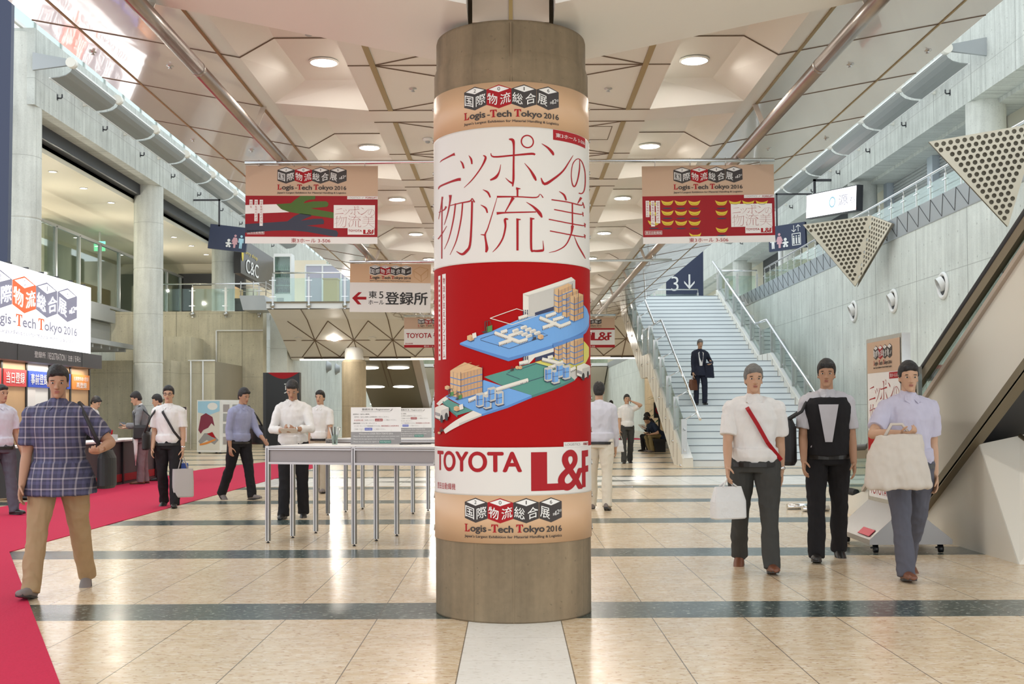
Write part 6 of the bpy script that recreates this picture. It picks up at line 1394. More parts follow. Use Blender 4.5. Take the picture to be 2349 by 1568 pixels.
for k in range(90):
    a, z, r = rr.uniform(0, 2 * pi), rr.uniform(0.9, 1.85), rr.uniform(0.05, 0.45); c = Vector((5.30 + r * cos(a), 40.8 + r * sin(a), z)); d = Vector((cos(a), sin(a), rr.uniform(-0.6, 0.3))).normalized() * 0.14; s_ = d.cross(Vector((0, 0, 1))).normalized() * 0.035
    m.face([c - d, c + s_, c + d, c - s_])
m.build('leaves', simple('leaf_green', (0.05, 0.14, 0.03), 0.5), t); m = MB(); m.tube([(5.45, 40.9, 0.3), (5.30, 40.8, 1.6)], 0.02, 8); m.build('stem', M['cream_dark'], t)
# plastic bag leaning on the booth wall
m = MB(); p = at_z(38, 1121, 0.0)
bag_rings = [(0.0, 0.19, 0.11), (0.05, 0.22, 0.14), (0.25, 0.21, 0.13), (0.45, 0.17, 0.10), (0.58, 0.11, 0.07), (0.68, 0.09, 0.03), (0.78, 0.07, 0.015)]
M['poly_bag'] = simple('translucent_white_polythene', (0.72, 0.72, 0.72), 0.35, bump=0.6, nscale=14)
def soft_bag(mb, rings, c, seg=24, wob=0.12, seed=1):
    r0 = random.Random(seed); ph = [r0.uniform(0, 6) for _ in range(6)]; rs = []
    for z, rx, ry in rings:
        rs.append([mb.bm.verts.new((c[0] + rx * cos(2 * pi * k / seg) * (1 + wob * sin(5 * 2 * pi * k / seg + ph[0] + z * 7)), c[1] + ry * sin(2 * pi * k / seg) * (1 + wob * sin(4 * 2 * pi * k / seg + ph[1] + z * 9)), c[2] + z)) for k in range(seg)])
    for a, b_ in zip(rs, rs[1:]):
        for k in range(seg): f = mb.bm.faces.new((a[k], a[(k + 1) % seg], b_[(k + 1) % seg], b_[k])); f.smooth = True
    mb.bm.faces.new(rs[0][::-1]); mb.bm.faces.new(rs[-1])
soft_bag(m, bag_rings, (0, 0, 0)); o = m.build('plastic_bag', M['poly_bag']); o.location = (p.x + 0.26, p.y, 0.0); tag(o, 'translucent white plastic bag standing against the registration booth', 'bag')
# ------------------------------------------------------------------ beyond the bridge
t = thing('distant_escalator', 'olive underside of a distant escalator with rows of oval lights', 'escalator', (-6, 57, 0))
a, c = (-7.0, 52.0, 3.7), (-7.0, 63.0, 0.15)
m = MB(); m.prism([(-7.0, 52.0, 3.70), (-4.45, 52.0, 3.70), (-4.45, 63.0, 0.0), (-7.0, 63.0, 0.0)], (0, 0.3, 0.5)); m.build('soffit', simple('olive_soffit', (0.20, 0.17, 0.11), 0.5), t)
m = MB(); m.prism([(-4.44, 51.6, 3.75), (-4.1, 51.6, 3.75), (-4.1, 63.2, 0.05), (-4.44, 63.2, 0.05)], (0, 0.3, 0.7)); m.build('side_band', M['tan'], t)
dn = Vector((0, 11.0, -3.6)).normalized(); nn = Vector((0, -3.6, -11)).normalized()
for k in range(4):
    for x in (-6.55, -5.15):
        cc = Vector((x, 52.0, 3.70)) + dn * (1.0 + 2.6 * k) + nn * 0.02; m = MB(); m.prism([cc + Vector((0.5 * cos(2 * pi * j / 20), 0, 0)) + dn * 0.16 * sin(2 * pi * j / 20) for j in range(20)], nn * 0.02); m.build('light', M['led'], t)
for x in (-5.85, -5.65): m = MB(); m.bar(Vector((x, 52.0, 3.70)) + nn * 0.02, Vector((x, 63.0, 0.1)) + nn * 0.02, 0.04, 0.02); m.build('seam', M['joint'], t)
t = thing('distant_stairs', 'far pale staircase glimpsed behind the writing tables', 'staircase', (-3, 56, 0))
for k in range(18): m = MB(); m.box(-4.05, -2.2, 54.5 + k * 0.5, 55.05 + k * 0.5, k * 0.17 + 0.0 if k else 0.0, (k + 1) * 0.17); m.build('step', M['stair'], t)
t = thing('distant_bridge', 'second cross bridge seen far off under the first', 'bridge', (0, 100, 0))
m = MB(); m.box(-9.2, 8.4, 100, 106, 5.25, 5.5); m.build('fascia', M['white'], t); m = MB(); m.prism([(-9.2, 100.4, 5.2), (-9.2, 105, 3.4), (-9.2, 106, 5.2)], (17.6, 0, 0)); m.build('soffit', M['soffit'], t); m = MB(); m.box(-9.2, 8.4, 100.0, 100.02, 5.5, 6.5); m.build('glass_panel', M['glass_green'], t)
m = MB(); m.box(4.3, 8.4, 50.65, 75, 5.3, Z2); struct(m.build('floor_3', M['stair']))
for i, (px, py) in enumerate(((750, 838), (770, 844), (788, 848))):
    p = at_x(px, py, -9.3); p = Vector((-9.3, min(p.y, 75), 0)); p.y = 9.3 * 2650 / (1172 - px); p.z = CAMZ + (944 - py) / 2650 * p.y
    m = MB(); m.lathe([(0.001, 0.0), (0.30, 0.0), (0.30, 0.03), (0.24, 0.10), (0.18, 0.22), (0.001, 0.24)], (0, 0, 0), 24, 'X'); o = m.build('porthole_nozzle', M['grey_metal']); o.location = p; tag(o, 'dark round air nozzle on the far wall under the bridge, %s from the bridge column' % ['third', 'second', 'first'][i], 'air nozzle', 'far wall air nozzles')
# ------------------------------------------------------------------ people
from mathutils import noise as mnoise
SKIN = simple('skin', (0.52, 0.31, 0.20), 0.55); SKIN_D = simple('tanned_skin', (0.42, 0.23, 0.14), 0.55)
M['lips'] = simple('lips', (0.34, 0.13, 0.10), 0.5); M['eye'] = simple('eye_white', (0.65, 0.62, 0.58), 0.3); M['iris'] = simple('dark_iris', (0.015, 0.010, 0.008), 0.25)
M['hair'] = simple('black_hair', (0.014, 0.012, 0.012), 0.55, noise=0.4, nscale=60, bump=0.5); M['hair_grey'] = simple('grey_hair', (0.16, 0.155, 0.15), 0.6, noise=0.3, nscale=60, bump=0.5)
def cloth(name, col, rough=0.85): return simple(name, col, rough, noise=0.08, nscale=14, spec=0.25)
CL = {'white': cloth('white_cotton', (0.76, 0.75, 0.74)), 'lavender': cloth('lavender_cotton', (0.52, 0.50, 0.62)), 'lilac': cloth('pale_lilac_cotton', (0.60, 0.60, 0.68)), 'bluegrey': cloth('blue_grey_cotton', (0.32, 0.34, 0.50)), 'greyshirt': cloth('pale_grey_cotton', (0.52, 0.51, 0.55)),
      'black': cloth('black_wool', (0.016, 0.015, 0.017)), 'charcoal': cloth('charcoal_wool', (0.055, 0.055, 0.052)), 'navy': cloth('navy_wool', (0.022, 0.025, 0.042)), 'navytee': cloth('navy_jersey', (0.018, 0.028, 0.055)), 'khaki': cloth('khaki_twill', (0.36, 0.25, 0.14)), 'olive': cloth('olive_khaki_twill', (0.22, 0.17, 0.08)),
      'beige': cloth('beige_twill', (0.42, 0.36, 0.28)), 'cream': cloth('cream_twill', (0.68, 0.63, 0.54)), 'grey': cloth('grey_wool', (0.20, 0.21, 0.22)), 'mauve': cloth('mauve_grey_wool', (0.22, 0.165, 0.175)), 'greytrs': cloth('slate_wool', (0.10, 0.10, 0.125)), 'plaid': M['plaid']}
LEATHER = {'black': simple('black_leather', (0.015, 0.013, 0.012), 0.35), 'brown': simple('brown_leather', (0.16, 0.055, 0.025), 0.4), 'grey': simple('grey_canvas', (0.20, 0.17, 0.16), 0.8)}
def loft(mb, rings, seg=20):
    """rings: (centre, half-vector sideways, half-vector forward)"""
    rs = []
    for c, ax, ay in rings:
        c, ax, ay = Vector(c), Vector(ax), Vector(ay)
        rs.append([mb.bm.verts.new(c + ax * cos(2 * pi * k / seg) + ay * sin(2 * pi * k / seg)) for k in range(seg)])
    for a, b_ in zip(rs, rs[1:]):
        for k in range(seg): mb.bm.faces.new((a[k], a[(k + 1) % seg], b_[(k + 1) % seg], b_[k]))
    mb.bm.faces.new(rs[0][::-1]); mb.bm.faces.new(rs[-1])
def limb(mb, pts, rad, seg=14):
    mb.tube(pts, rad, seg)
    for p, r in zip(pts, rad): mb.ball(p, r * 0.995, seg=12)
def fuse(mb, vox, smooth=6, wrinkle=0.0, seed=0.0, fold=None):
    bm = mb.bm; bmesh.ops.recalc_face_normals(bm, faces=bm.faces); me = bpy.data.meshes.new('f'); bm.to_mesh(me); bm.free()
    o = bpy.data.objects.new('f', me); COL.objects.link(o)
    rm = o.modifiers.new('r', 'REMESH'); rm.mode = 'VOXEL'; rm.voxel_size = vox; rm.use_smooth_shade = True
    sm = o.modifiers.new('s', 'SMOOTH'); sm.factor = 0.5; sm.iterations = smooth
    dg = bpy.context.evaluated_depsgraph_get(); out = bpy.data.meshes.new_from_object(o.evaluated_get(dg))
    bpy.data.objects.remove(o); bpy.data.meshes.remove(me)
    if wrinkle:
        nrm = [v.normal.copy() for v in out.vertices]
        for v, n in zip(out.vertices, nrm):
            p = v.co; q = Vector((p.x * 9 + seed, p.y * 9, p.z * 5 + 0.5 * p.x * 9))
            q2w = Vector((p.x * 11 + p.z * 6 + seed, p.y * 11, p.z * 9 - p.x * 7)); d = mnoise.noise(q) + 0.8 * (0.35 - abs(mnoise.noise(q2w))) + 0.3 * mnoise.noise(q * 3.1)
            v.co = p + n * d * wrinkle
    out.materials.clear(); return out
def bone(a, L, d): return a + Vector(d).normalized() * L
def ik(S, T, l1, l2, pole):
    S, T, pole = Vector(S), Vector(T), Vector(pole); d = T - S; L = min(d.length, (l1 + l2) * 0.999); u = d.normalized(); T = S + u * L
    a = (l1 * l1 - l2 * l2 + L * L) / (2 * L); h = sqrt(max(0, l1 * l1 - a * a)); pv = pole - u * pole.dot(u); pv.normalize()
    return S + u * a + pv * h, T
def person(label, loc, face, H=1.70, group=None, legs=((0.25, 0.05), (-0.2, 0.15)), lean=0.02, head=(0.0, 0.0), arms=(('hang', 0.15, 0.2), ('hang', -0.15, 0.2)), build=1.0, vox=0.009,
           top=('white', 'short', True), bottom='black', shoes='black', hair='hair', tan=False, vest=None, jacket=None, sit=None, extras=(), twist=0.0):
    k = H / 1.72; P = Vector((0, 0, 0.93 * k)); JJ = {}
    tl, sl = 0.425 * k, 0.415 * k
    J = {}
    for i, s in enumerate((1, -1)):             # 1: the person's own left (+x)
        pit, kn = legs[i][:2]; sp = legs[i][2] if len(legs[i]) > 2 else 0.02
        hip = P + Vector((s * 0.092 * k * build, 0, -0.02)); knee = bone(hip, tl, (s * sp, -sin(pit), -cos(pit))); q = pit - kn
        ank = bone(knee, sl, (s * sp * 0.6, -sin(q), -cos(q))); J[s] = [hip, knee, ank, q]
    low = min(J[s][2].z - (0.085 * k if not sit else 0.085 * k) - (0.06 * k * max(0, -J[s][3]) * 0) for s in (1, -1))
    dz = -low
    if sit is not None: dz = sit - P.z + 0.12 * k
    P = P + Vector((0, 0, dz))
    for s in (1, -1): J[s] = [j + Vector((0, 0, dz)) for j in J[s][:3]] + [J[s][3]]
    if sit is not None:
        for s in (1, -1):
            f = Vector((J[s][0].x + s * 0.05, legs[0 if s > 0 else 1][2] if False else J[s][0].y - tl - 0.02 + 0.16 * legs[0 if s > 0 else 1][1], 0.085 * k)); kn_, an_ = ik(J[s][0], f, tl, sl, (0, -1, 1)); J[s] = [J[s][0], kn_, an_, -0.1]
    sd = Vector((0, -sin(lean), cos(lean))); fw = Vector((0, -cos(lean), -sin(lean))); X = Vector((cos(twist), sin(twist) * 0.0 + sin(twist), 0)).normalized(); fwt = (fw + Vector((-sin(twist) * -1, 0, 0)) * 0).normalized()
    at = lambda u: P + sd * (u * k)
    W = build
    body, shirt, trs, ves = MB(), MB(), MB(), MB()
    tor = [(-0.09, 0.150, 0.105), (-0.02, 0.160, 0.112), (0.06, 0.150, 0.105), (0.15, 0.140, 0.098), (0.25, 0.152, 0.106), (0.34, 0.165, 0.112), (0.42, 0.165, 0.102), (0.475, 0.130, 0.078), (0.51, 0.070, 0.060)]
    belly = lambda u: 1 + 0.22 * max(0, W - 1.0) * 4 * math.exp(-((u - 0.12) / 0.13) ** 2)
    def torso(mb, inf, u0, u1):
        rs = []
        for u, a, b_ in tor:
            if u < u0 - 1e-6 or u > u1 + 1e-6: continue
            rs.append((at(u), X * (a * W * k + inf), fw * (b_ * W * k * belly(u) + inf)))
        loft(mb, rs, 24)
    torso(body, 0, -1, 1)
    # neck and head
    nb = at(0.50); hp, hy = head; hd = Vector((sin(hy), -cos(hy), 0)); hu = (Vector((0, 0, 1)) * cos(lean * 0.5 + hp) + hd * sin(lean * 0.5 + hp)).normalized(); hf = (hd - hu * hd.dot(hu)).normalized(); hs = hf.cross(hu) * -1
    nt = nb + (sd + hu).normalized() * 0.085 * k
    limb(body, [nb - sd * 0.03, nt, nt + hu * 0.05], [0.058 * k, 0.054 * k, 0.054 * k])
    hc = nt + hf * 0.012 - hu * 0.012           # chin level centre
    HS = 0.98 * k
    hr = [(0.0, 0.026, 0.028, 0.058), (0.025, 0.044, 0.050, 0.036), (0.06, 0.058, 0.072, 0.016), (0.10, 0.067, 0.087, 0.004), (0.135, 0.071, 0.094, -0.004), (0.17, 0.069, 0.092, -0.008), (0.20, 0.058, 0.077, -0.010), (0.222, 0.036, 0.05, -0.010), (0.232, 0.012, 0.018, -0.010)]
    hpos = lambda x, f, u: hc + (hs * x + hf * f + hu * u) * HS
    loft(body, [(hpos(0, yo, u), hs * a * HS, hf * b_ * HS) for u, a, b_, yo in hr], 22)
    limb(body, [hpos(0, 0.088, 0.118), hpos(0, 0.098, 0.095), hpos(0, 0.106, 0.080)], [0.009, 0.011, 0.014], 8); body.ball(hpos(0.011, 0.094, 0.076), 0.009); body.ball(hpos(-0.011, 0.094, 0.076), 0.009)
    body.ball(hpos(0, 0.082, 0.046), 0.020, (1.2, 0.8, 0.8)); body.ball(hpos(0, 0.075, 0.012), 0.022)
    for s in (1, -1):
        for e in range(5): a = e / 4 * pi - pi / 2; body.ball(hpos(s * 0.072, -0.010 - 0.013 * cos(a), 0.098 + 0.026 * sin(a)), 0.009)
        limb(body, [hpos(s * 0.016, 0.088, 0.130), hpos(s * 0.048, 0.078, 0.130)], [0.008, 0.006], 8)
    # arms and hands
    AR = {}
    for i, s in enumerate((1, -1)):
        S = at(0.422) + X * s * 0.164 * W * k; a = arms[i]; ua, fa = 0.285 * k, 0.245 * k
        if a[0] == 'hang':
            d = Vector((s * (a[3] if len(a) > 3 else 0.12), -sin(a[1]), -cos(a[1]))); E = bone(S, ua, d); q = a[1] + a[2]; Wr = bone(E, fa, (s * 0.02, -sin(q), -cos(q)))
        else:
            E, Wr = ik(S, Vector(a[1]) * 1.0 + Vector((0, 0, 0)), ua, fa, a[2] if len(a) > 2 else (s * 0.7, 0.5, -0.6))
        AR[s] = (S, E, Wr)
        limb(body, [at(0.45) + X * s * 0.09 * W * k, S, S.lerp(E, 0.4), E], [0.062 * k, 0.060 * k * min(W, 1.15), 0.048 * k * min(W, 1.15), 0.039 * k])
        limb(body, [E, E.lerp(Wr, 0.3), Wr], [0.039 * k, 0.040 * k, 0.027 * k])
        # hand: palm, four unequal fingers, thumb from the side
        d = (Wr - E).normalized(); ins = Vector((-s, 0, 0)); pn = a[4] if len(a) > 4 and a[4] else (ins if a[0] == 'hang' else Vector((0, 0.2, 1)).cross(d).cross(d) * -1)
        pn = Vector(pn); pn = (pn - d * pn.dot(d)).normalized(); lat = d.cross(pn) * s
        lat = lat if lat.dot(Vector((0, -1, 0.2))) >= 0 else -lat      # thumb side
        cur = 0.95 if (len(a) > 5 and a[5]) else 0.42
        K = Wr + d * 0.095 * k
        loft(body, [(Wr - d * 0.01, lat * 0.026 * k, pn * 0.02 * k), (Wr + d * 0.03 * k, lat * 0.036 * k, pn * 0.019 * k), (Wr + d * 0.075 * k, lat * 0.042 * k, pn * 0.016 * k), (K, lat * 0.040 * k, pn * 0.012 * k)], 14)
        for fi, (o_, ln) in enumerate(((0.031, 0.072), (0.0105, 0.080), (-0.0105, 0.075), (-0.031, 0.058))):
            p = K + lat * o_ * k - d * 0.006; dd = (d + lat * o_ * 3.2).normalized(); pts = [p]; ang = cur * 0.55
            for sg in (0.44, 0.32, 0.24): dd2 = dd * cos(ang) + pn * sin(ang); p = p + dd2 * ln * sg * k; pts.append(p); ang += cur * (0.75 + 0.1 * fi)
            limb(body, pts, [0.0098 * k, 0.0092 * k, 0.0085 * k, 0.0075 * k], 8)
        p = Wr + d * 0.028 * k + lat * 0.032 * k; pts = [p, p + (d * 0.55 + lat * 0.72 + pn * 0.4).normalized() * 0.040 * k]; pts.append(pts[-1] + (d * 0.85 + lat * 0.25 + pn * 0.5).normalized() * 0.034 * k); pts.append(pts[-1] + (d + pn * 0.5).normalized() * 0.024 * k)
        limb(body, pts, [0.0125 * k, 0.011 * k, 0.0098 * k, 0.0082 * k], 8)
    # legs and feet
    for s in (1, -1):
        hip, knee, ank, q = J[s]
        limb(body, [hip, hip.lerp(knee, 0.3), knee, knee.lerp(ank, 0.3), ank], [0.088 * k * W, 0.080 * k * W, 0.054 * k, 0.055 * k, 0.036 * k])
        toe = 0.35 * min(0.6, max(-0.9, q)) if sit is None else 0
        fd = Vector((s * 0.12, -cos(toe + (q * 0.9 if q < -0.15 else (q * 0.5 if q > 0.1 else 0))), sin(toe * 0.5 + (q * 0.9 if q < -0.15 else (q * 0.6 if q > 0.1 else 0))))).normalized() if sit is None else Vector((s * 0.12, -1, 0)).normalized()
        side = fd.cross(Vector((0, 0, 1))).normalized(); fu = side.cross(fd)
        J[s] = J[s] + [fd, side, fu]
        limb(body, [ank, ank + fd * 0.05 * k - fu * 0.052 * k], [0.032 * k, 0.024 * k])
    root = thing('person', label, 'person', loc, group)
    skin = SKIN_D if tan else SKIN
    Rm = Matrix.Rotation(face, 4, 'Z')
    def put(name, me, mat, par=root):
        me.transform(Rm); o = bpy.data.objects.new(name, me); COL.objects.link(o); me.materials.append(mat); o.parent = par; return o
    bme = fuse(body, vox, 5)
    # eyes, brows and lips belong to the same body mesh
    eb = bmesh.new(); eb.from_mesh(bme); tmp = MB(); tmp.bm.free(); tmp.bm = eb
    for s in (1, -1):
        tmp.mi = 1; tmp.ball(hpos(s * 0.031, 0.081, 0.113), 0.0112 * k, (1.15, 0.8, 0.52)); tmp.mi = 2; tmp.ball(hpos(s * 0.031, 0.0885, 0.113), 0.0062 * k); tmp.ball(hpos(s * 0.032, 0.088, 0.133), 0.006, (2.9, 0.8, 0.55))
    tmp.mi = 3; tmp.ball(hpos(0, 0.0955, 0.052), 0.007, (3.0, 0.7, 0.6)); tmp.ball(hpos(0, 0.094, 0.043), 0.0075, (2.5, 0.7, 0.7))
    eb.to_mesh(bme); eb.free()
    bo = put('body', bme, skin); bme.materials.append(M['eye']); bme.materials.append(M['iris']); bme.materials.append(M['lips'])
    # hair
    hb_ = MB(); hq = [(0.045, 0.052, 0.030, -0.052), (0.07, 0.066, 0.056, -0.040), (0.10, 0.074, 0.070, -0.030), (0.135, 0.079, 0.084, -0.020), (0.165, 0.078, 0.092, -0.011), (0.195, 0.070, 0.090, -0.006), (0.222, 0.052, 0.070, -0.008), (0.242, 0.026, 0.038, -0.010), (0.247, 0.01, 0.012, -0.01)]
    loft(hb_, [(hpos(0, yo, u), hs * (a + 0.003) * HS, hf * (b_ + 0.005) * HS) for u, a, b_, yo in [(u_, a_, c_, y_ - 0.004) for u_, a_, c_, y_ in hq]], 22)
    for s in (1, -1): hb_.ball(hpos(s * 0.070, 0.020, 0.128), 0.014, (0.6, 1.0, 1.6)); hb_.ball(hpos(s * 0.035, 0.066, 0.185), 0.022)
    put('hair', fuse(hb_, max(vox, 0.007), 3, 0.006, 11), M[hair])
    # shirt
    tk, sl_, tuck = top; inf = 0.017
    torso(shirt, inf, -0.09 if not tuck else -0.02, 0.475)
    if tuck: loft(shirt, [(at(-0.03), X * (0.160 * W * k + 0.010), fw * (0.115 * W * k * belly(0) + 0.010)), (at(0.03), X * (0.160 * W * k + 0.024), fw * (0.113 * W * k * belly(0.03) + 0.026)), (at(0.10), X * (0.152 * W * k + 0.026), fw * (0.105 * W * k * belly(0.1) + 0.028))], 24)
    else: loft(shirt, [(at(-0.16), X * (0.186 * W * k + 0.058), fw * (0.140 * W * k + 0.056)), (at(-0.05), X * (0.178 * W * k + 0.052), fw * (0.130 * W * k * belly(0) + 0.046)), (at(0.08), X * (0.155 * W * k + 0.022), fw * (0.108 * W * k * belly(0.1) + 0.022))], 24)
    limb(shirt, [at(0.455), at(0.485), nb + sd * 0.020], [0.104 * k, 0.090 * k, 0.067 * k])
    for s in (1, -1):
        S, E, Wr = AR[s]; r = 0.070 * k * min(W, 1.15)
        limb(shirt, [at(0.445) + X * s * 0.07 * W * k, at(0.440) + X * s * 0.115 * W * k, S, S.lerp(E, 0.35)], [0.090 * k, 0.080 * k, r, r * 0.95])
        if sl_ == 'short': shirt.tube([S.lerp(E, 0.2), S.lerp(E, 0.78)], [r * 0.98, r * 0.92], 16)
        else:
            limb(shirt, [S.lerp(E, 0.3), E, E.lerp(Wr, 0.5)], [r * 0.93, 0.054 * k, 0.050 * k]); e_ = 0.93 if sl_ == 'long' else 0.45; shirt.tube([E.lerp(Wr, 0.3), E.lerp(Wr, e_)], [0.052 * k, 0.044 * k], 14)
    so = put('shirt' if jacket is None else 'jacket', fuse(shirt, vox, 4, 0.011, len(label)), CL[tk] if jacket is None else CL[jacket])
    if jacket is None and tuck:
        bl = MB(); loft(bl, [(at(-0.052), X * (0.163 * W * k + 0.028), fw * (0.116 * W * k * belly(0) + 0.028)), (at(-0.016), X * (0.163 * W * k + 0.028), fw * (0.116 * W * k * belly(0) + 0.028))], 28); put('belt', bl.mesh('belt'), LEATHER['black'])
    if jacket is not None:        # shirt front and lapels showing between the jacket edges
        sf = MB(); c0, c1 = at(0.10) + fw * (0.100 * W * k + 0.026), at(0.44) + fw * (0.102 * W * k + 0.020)
        w0, w1 = 0.035 * k, 0.075 * k; sf.prism([c0 - X * w0, c0 + X * w0, c1 + X * w1, nb + fw * 0.062, c1 - X * w1], fw * 0.006); put('shirt_front', sf.mesh('shirt_front'), CL[tk])
        lp = MB()
        for s in (1, -1): lp.prism([c0 + X * s * w0, c0 + X * s * (w0 + 0.02), c1 + X * s * (w1 + 0.045) - sd * 0.04, c1 + X * s * w1], fw * 0.012)
        put('lapel', lp.mesh('lapel'), CL[jacket])
        limb_c = MB(); limb(limb_c, [nb - sd * 0.005, nb + sd * 0.036], [0.064 * k, 0.060 * k]); put('collar', fuse(limb_c, vox, 2), CL[tk])
    else:
        cb = MB(); 
        for s in (1, -1): cb.prism([nb + fw * 0.07 + sd * 0.012, nb + fw * 0.055 + X * s * 0.05 + sd * 0.035, nb + fw * 0.075 + X * s * 0.062 - sd * 0.01, nb + fw * 0.105 + X * s * 0.035 - sd * 0.035], fw * 0.008)
        put('collar', cb.mesh('collar'), CL[tk])
    if vest:
        torso(ves, inf + 0.027, -0.02, 0.475); vm = fuse(ves, vox, 4, 0.008, 5); put('vest', vm, CL[vest])
        vf = MB(); c0, c1 = at(0.10) + fw * (0.105 * W * k * belly(0.1) + 0.056), at(0.42) + fw * (0.104 * W * k + 0.056); vf.prism([c0 - X * 0.03, c0 + X * 0.03, c1 + X * 0.085, c1 - X * 0.085], fw * 0.008); put('shirt_front', vf.mesh('shirt_front'), CL[tk])
    # trousers
    loft(trs, [(at(-0.10), X * (0.158 * W * k + 0.012), fw * (0.112 * W * k + 0.012)), (at(-0.03), X * (0.163 * W * k + 0.013), fw * (0.116 * W * k * belly(0) + 0.012)), (at(0.02), X * (0.158 * W * k + 0.010), fw * (0.112 * W * k * belly(0.02) + 0.008))], 24)
    for s in (1, -1):
        hip, knee, ank = J[s][:3]; limb(trs, [hip, hip.lerp(knee, 0.3), knee, knee.lerp(ank, 0.5)], [0.100 * k * W, 0.096 * k * W, 0.074 * k, 0.072 * k])
        trs.tube([knee.lerp(ank, 0.3), knee.lerp(ank, 0.75), ank + (ank - knee).normalized() * 0.048 * k], [0.073 * k, 0.069 * k, 0.070 * k], 16)
    put('trousers', fuse(trs, vox, 4, 0.012, len(label) * 3.1), CL[bottom])
    for s in (1, -1):
        hip, knee, ank, q, fd, side, fu = J[s]; c = ank - fu * 0.045 * k; sh = MB()
        loft(sh, [(c - fd * 0.075 * k, side * 0.022, fu * 0.030), (c - fd * 0.055 * k, side * 0.036 * k, fu * 0.042 * k), (c + fd * 0.02 * k, side * 0.039 * k, fu * 0.046 * k), (c + fd * 0.10 * k - fu * 0.010, side * 0.046 * k, fu * 0.034 * k), (c + fd * 0.16 * k - fu * 0.016, side * 0.042 * k, fu * 0.026 * k), (c + fd * 0.195 * k - fu * 0.022, side * 0.020, fu * 0.014)], 18)
        limb(sh, [c + fu * 0.01, c + fu * 0.055 * k], [0.040 * k, 0.042 * k]); so_ = put('shoe', fuse(sh, max(0.006, vox * 0.8), 3), LEATHER[shoes])
        sl2 = MB(); b_ = -fu * 0.040 * k
        sl2.prism([c - fd * 0.078 * k + b_ - side * 0.026, c + fd * 0.08 * k + b_ - side * 0.046, c + fd * 0.185 * k + b_ - side * 0.026, c + fd * 0.185 * k + b_ + side * 0.026, c + fd * 0.08 * k + b_ + side * 0.046, c - fd * 0.078 * k + b_ + side * 0.026], fu * 0.018); put('sole', sl2.mesh('sole'), M['rubber'], so_)
    info = {'root': root, 'AR': AR, 'at': at, 'X': X, 'fw': fw, 'hpos': hpos, 'k': k, 'put': put, 'R': Rm, 'W': W, 'J': J}
    for ex in extras: ex(info)
    return info
def world_of(I, p): return I['root'].location + (I['R'] @ Vector(p))
def glasses(I):
    m = MB()
    for s in (1, -1):
        c = I['hpos'](s * 0.031, 0.098, 0.112); m.tube([c + (I['hpos'](0.024 * cos(a), 0, 0.017 * sin(a)) - I['hpos'](0, 0, 0)) for a in [2 * pi * j / 14 for j in range(15)]], 0.0022, 6, False); m.tube([I['hpos'](s * 0.055, 0.096, 0.116), I['hpos'](s * 0.073, -0.01, 0.116)], 0.002, 6)
    I['put']('spectacles', m.mesh('spectacles'), M['black'])
def neck_strap(mat, sh=1, nm='strap'):
    def f(I):
        at, X, fw, W = I['at'], I['X'], I['fw'], I['W']; m = MB()
        pts = [at(0.475) + X * sh * 0.075 + fw * 0.02, at(0.42) + X * sh * 0.05 + fw * 0.145 * W, at(0.30) - X * sh * 0.02 + fw * 0.152 * W, at(0.15) - X * sh * 0.10 + fw * 0.140 * W, at(0.0) - X * sh * 0.19 * W + fw * 0.05]
        for a, b_ in zip(pts, pts[1:]): m.bar(a, b_, 0.032, 0.006, fw)
        pb_ = [at(0.475) + X * sh * 0.075 + fw * 0.02, at(0.40) + X * sh * 0.06 - fw * 0.145 * W, at(0.15) - X * sh * 0.10 - fw * 0.140 * W, at(0.0) - X * sh * 0.19 * W - fw * 0.02]
        for a, b_ in zip(pb_, pb_[1:]): m.bar(a, b_, 0.032, 0.006, fw)
        I['put'](nm, m.mesh(nm), mat)
    return f
def watch(I, s=1):
    S, E, Wr = I['AR'][s]; d = (Wr - E).normalized(); m = MB(); m.tube([Wr - d * 0.035, Wr - d * 0.012], 0.034 * I['k'], 16); I['put']('wristwatch', m.mesh('wristwatch'), M['chrome'])
def carry(I, s, name, label, w, h, d, mat, rz=0.0, drop=0.10, handle=0.16, soft=False, cat='bag'):
    """a bag hanging from a hand: its own thing"""
    S, E, Wr = I['AR'][s]; hd = world_of(I, Wr + (Wr - E).normalized() * drop); t = thing(name, label, cat, (hd.x, hd.y, hd.z))
    R2 = Matrix.Rotation(rz, 3, 'Z'); ex, ey = R2 @ Vector((1, 0, 0)), R2 @ Vector((0, 1, 0)); tp = hd - Vector((0, 0, handle)); m = MB()
    rings = [(tp + Vector((0, 0, -h)), ex * w * 0.46, ey * d * 0.5), (tp + Vector((0, 0, -h * 0.96)), ex * w * 0.5, ey * d * 0.56), (tp + Vector((0, 0, -h * 0.45)), ex * w * 0.5, ey * d * 0.5), (tp, ex * w * (0.40 if soft else 0.47), ey * d * (0.2 if soft else 0.36))]
    q = []
    for c, a, b_ in rings: q.append([m.bm.verts.new(c + a * (abs(cos(u)) ** 0.35 * (1 if cos(u) > 0 else -1)) + b_ * (abs(sin(u)) ** 0.35 * (1 if sin(u) > 0 else -1))) for u in [2 * pi * j / 24 for j in range(24)]])
    for r0, r1 in zip(q, q[1:]):
        for j in range(24): m.bm.faces.new((r0[j], r0[(j + 1) % 24], r1[(j + 1) % 24], r1[j]))
    m.bm.faces.new(q[0][::-1]); m.bm.faces.new(q[-1]); m.build('bag_body', mat, t)
    m = MB()
    for o_ in (-1, 1): m.tube([tp + ex * w * -0.22 + ey * d * 0.25 * o_, hd + ex * -0.02 - Vector((0, 0, 0.03)), hd, hd + ex * 0.02 - Vector((0, 0, 0.03)), tp + ex * w * 0.22 + ey * d * 0.25 * o_], 0.007, 8)
    m.build('handle', mat, t); return t
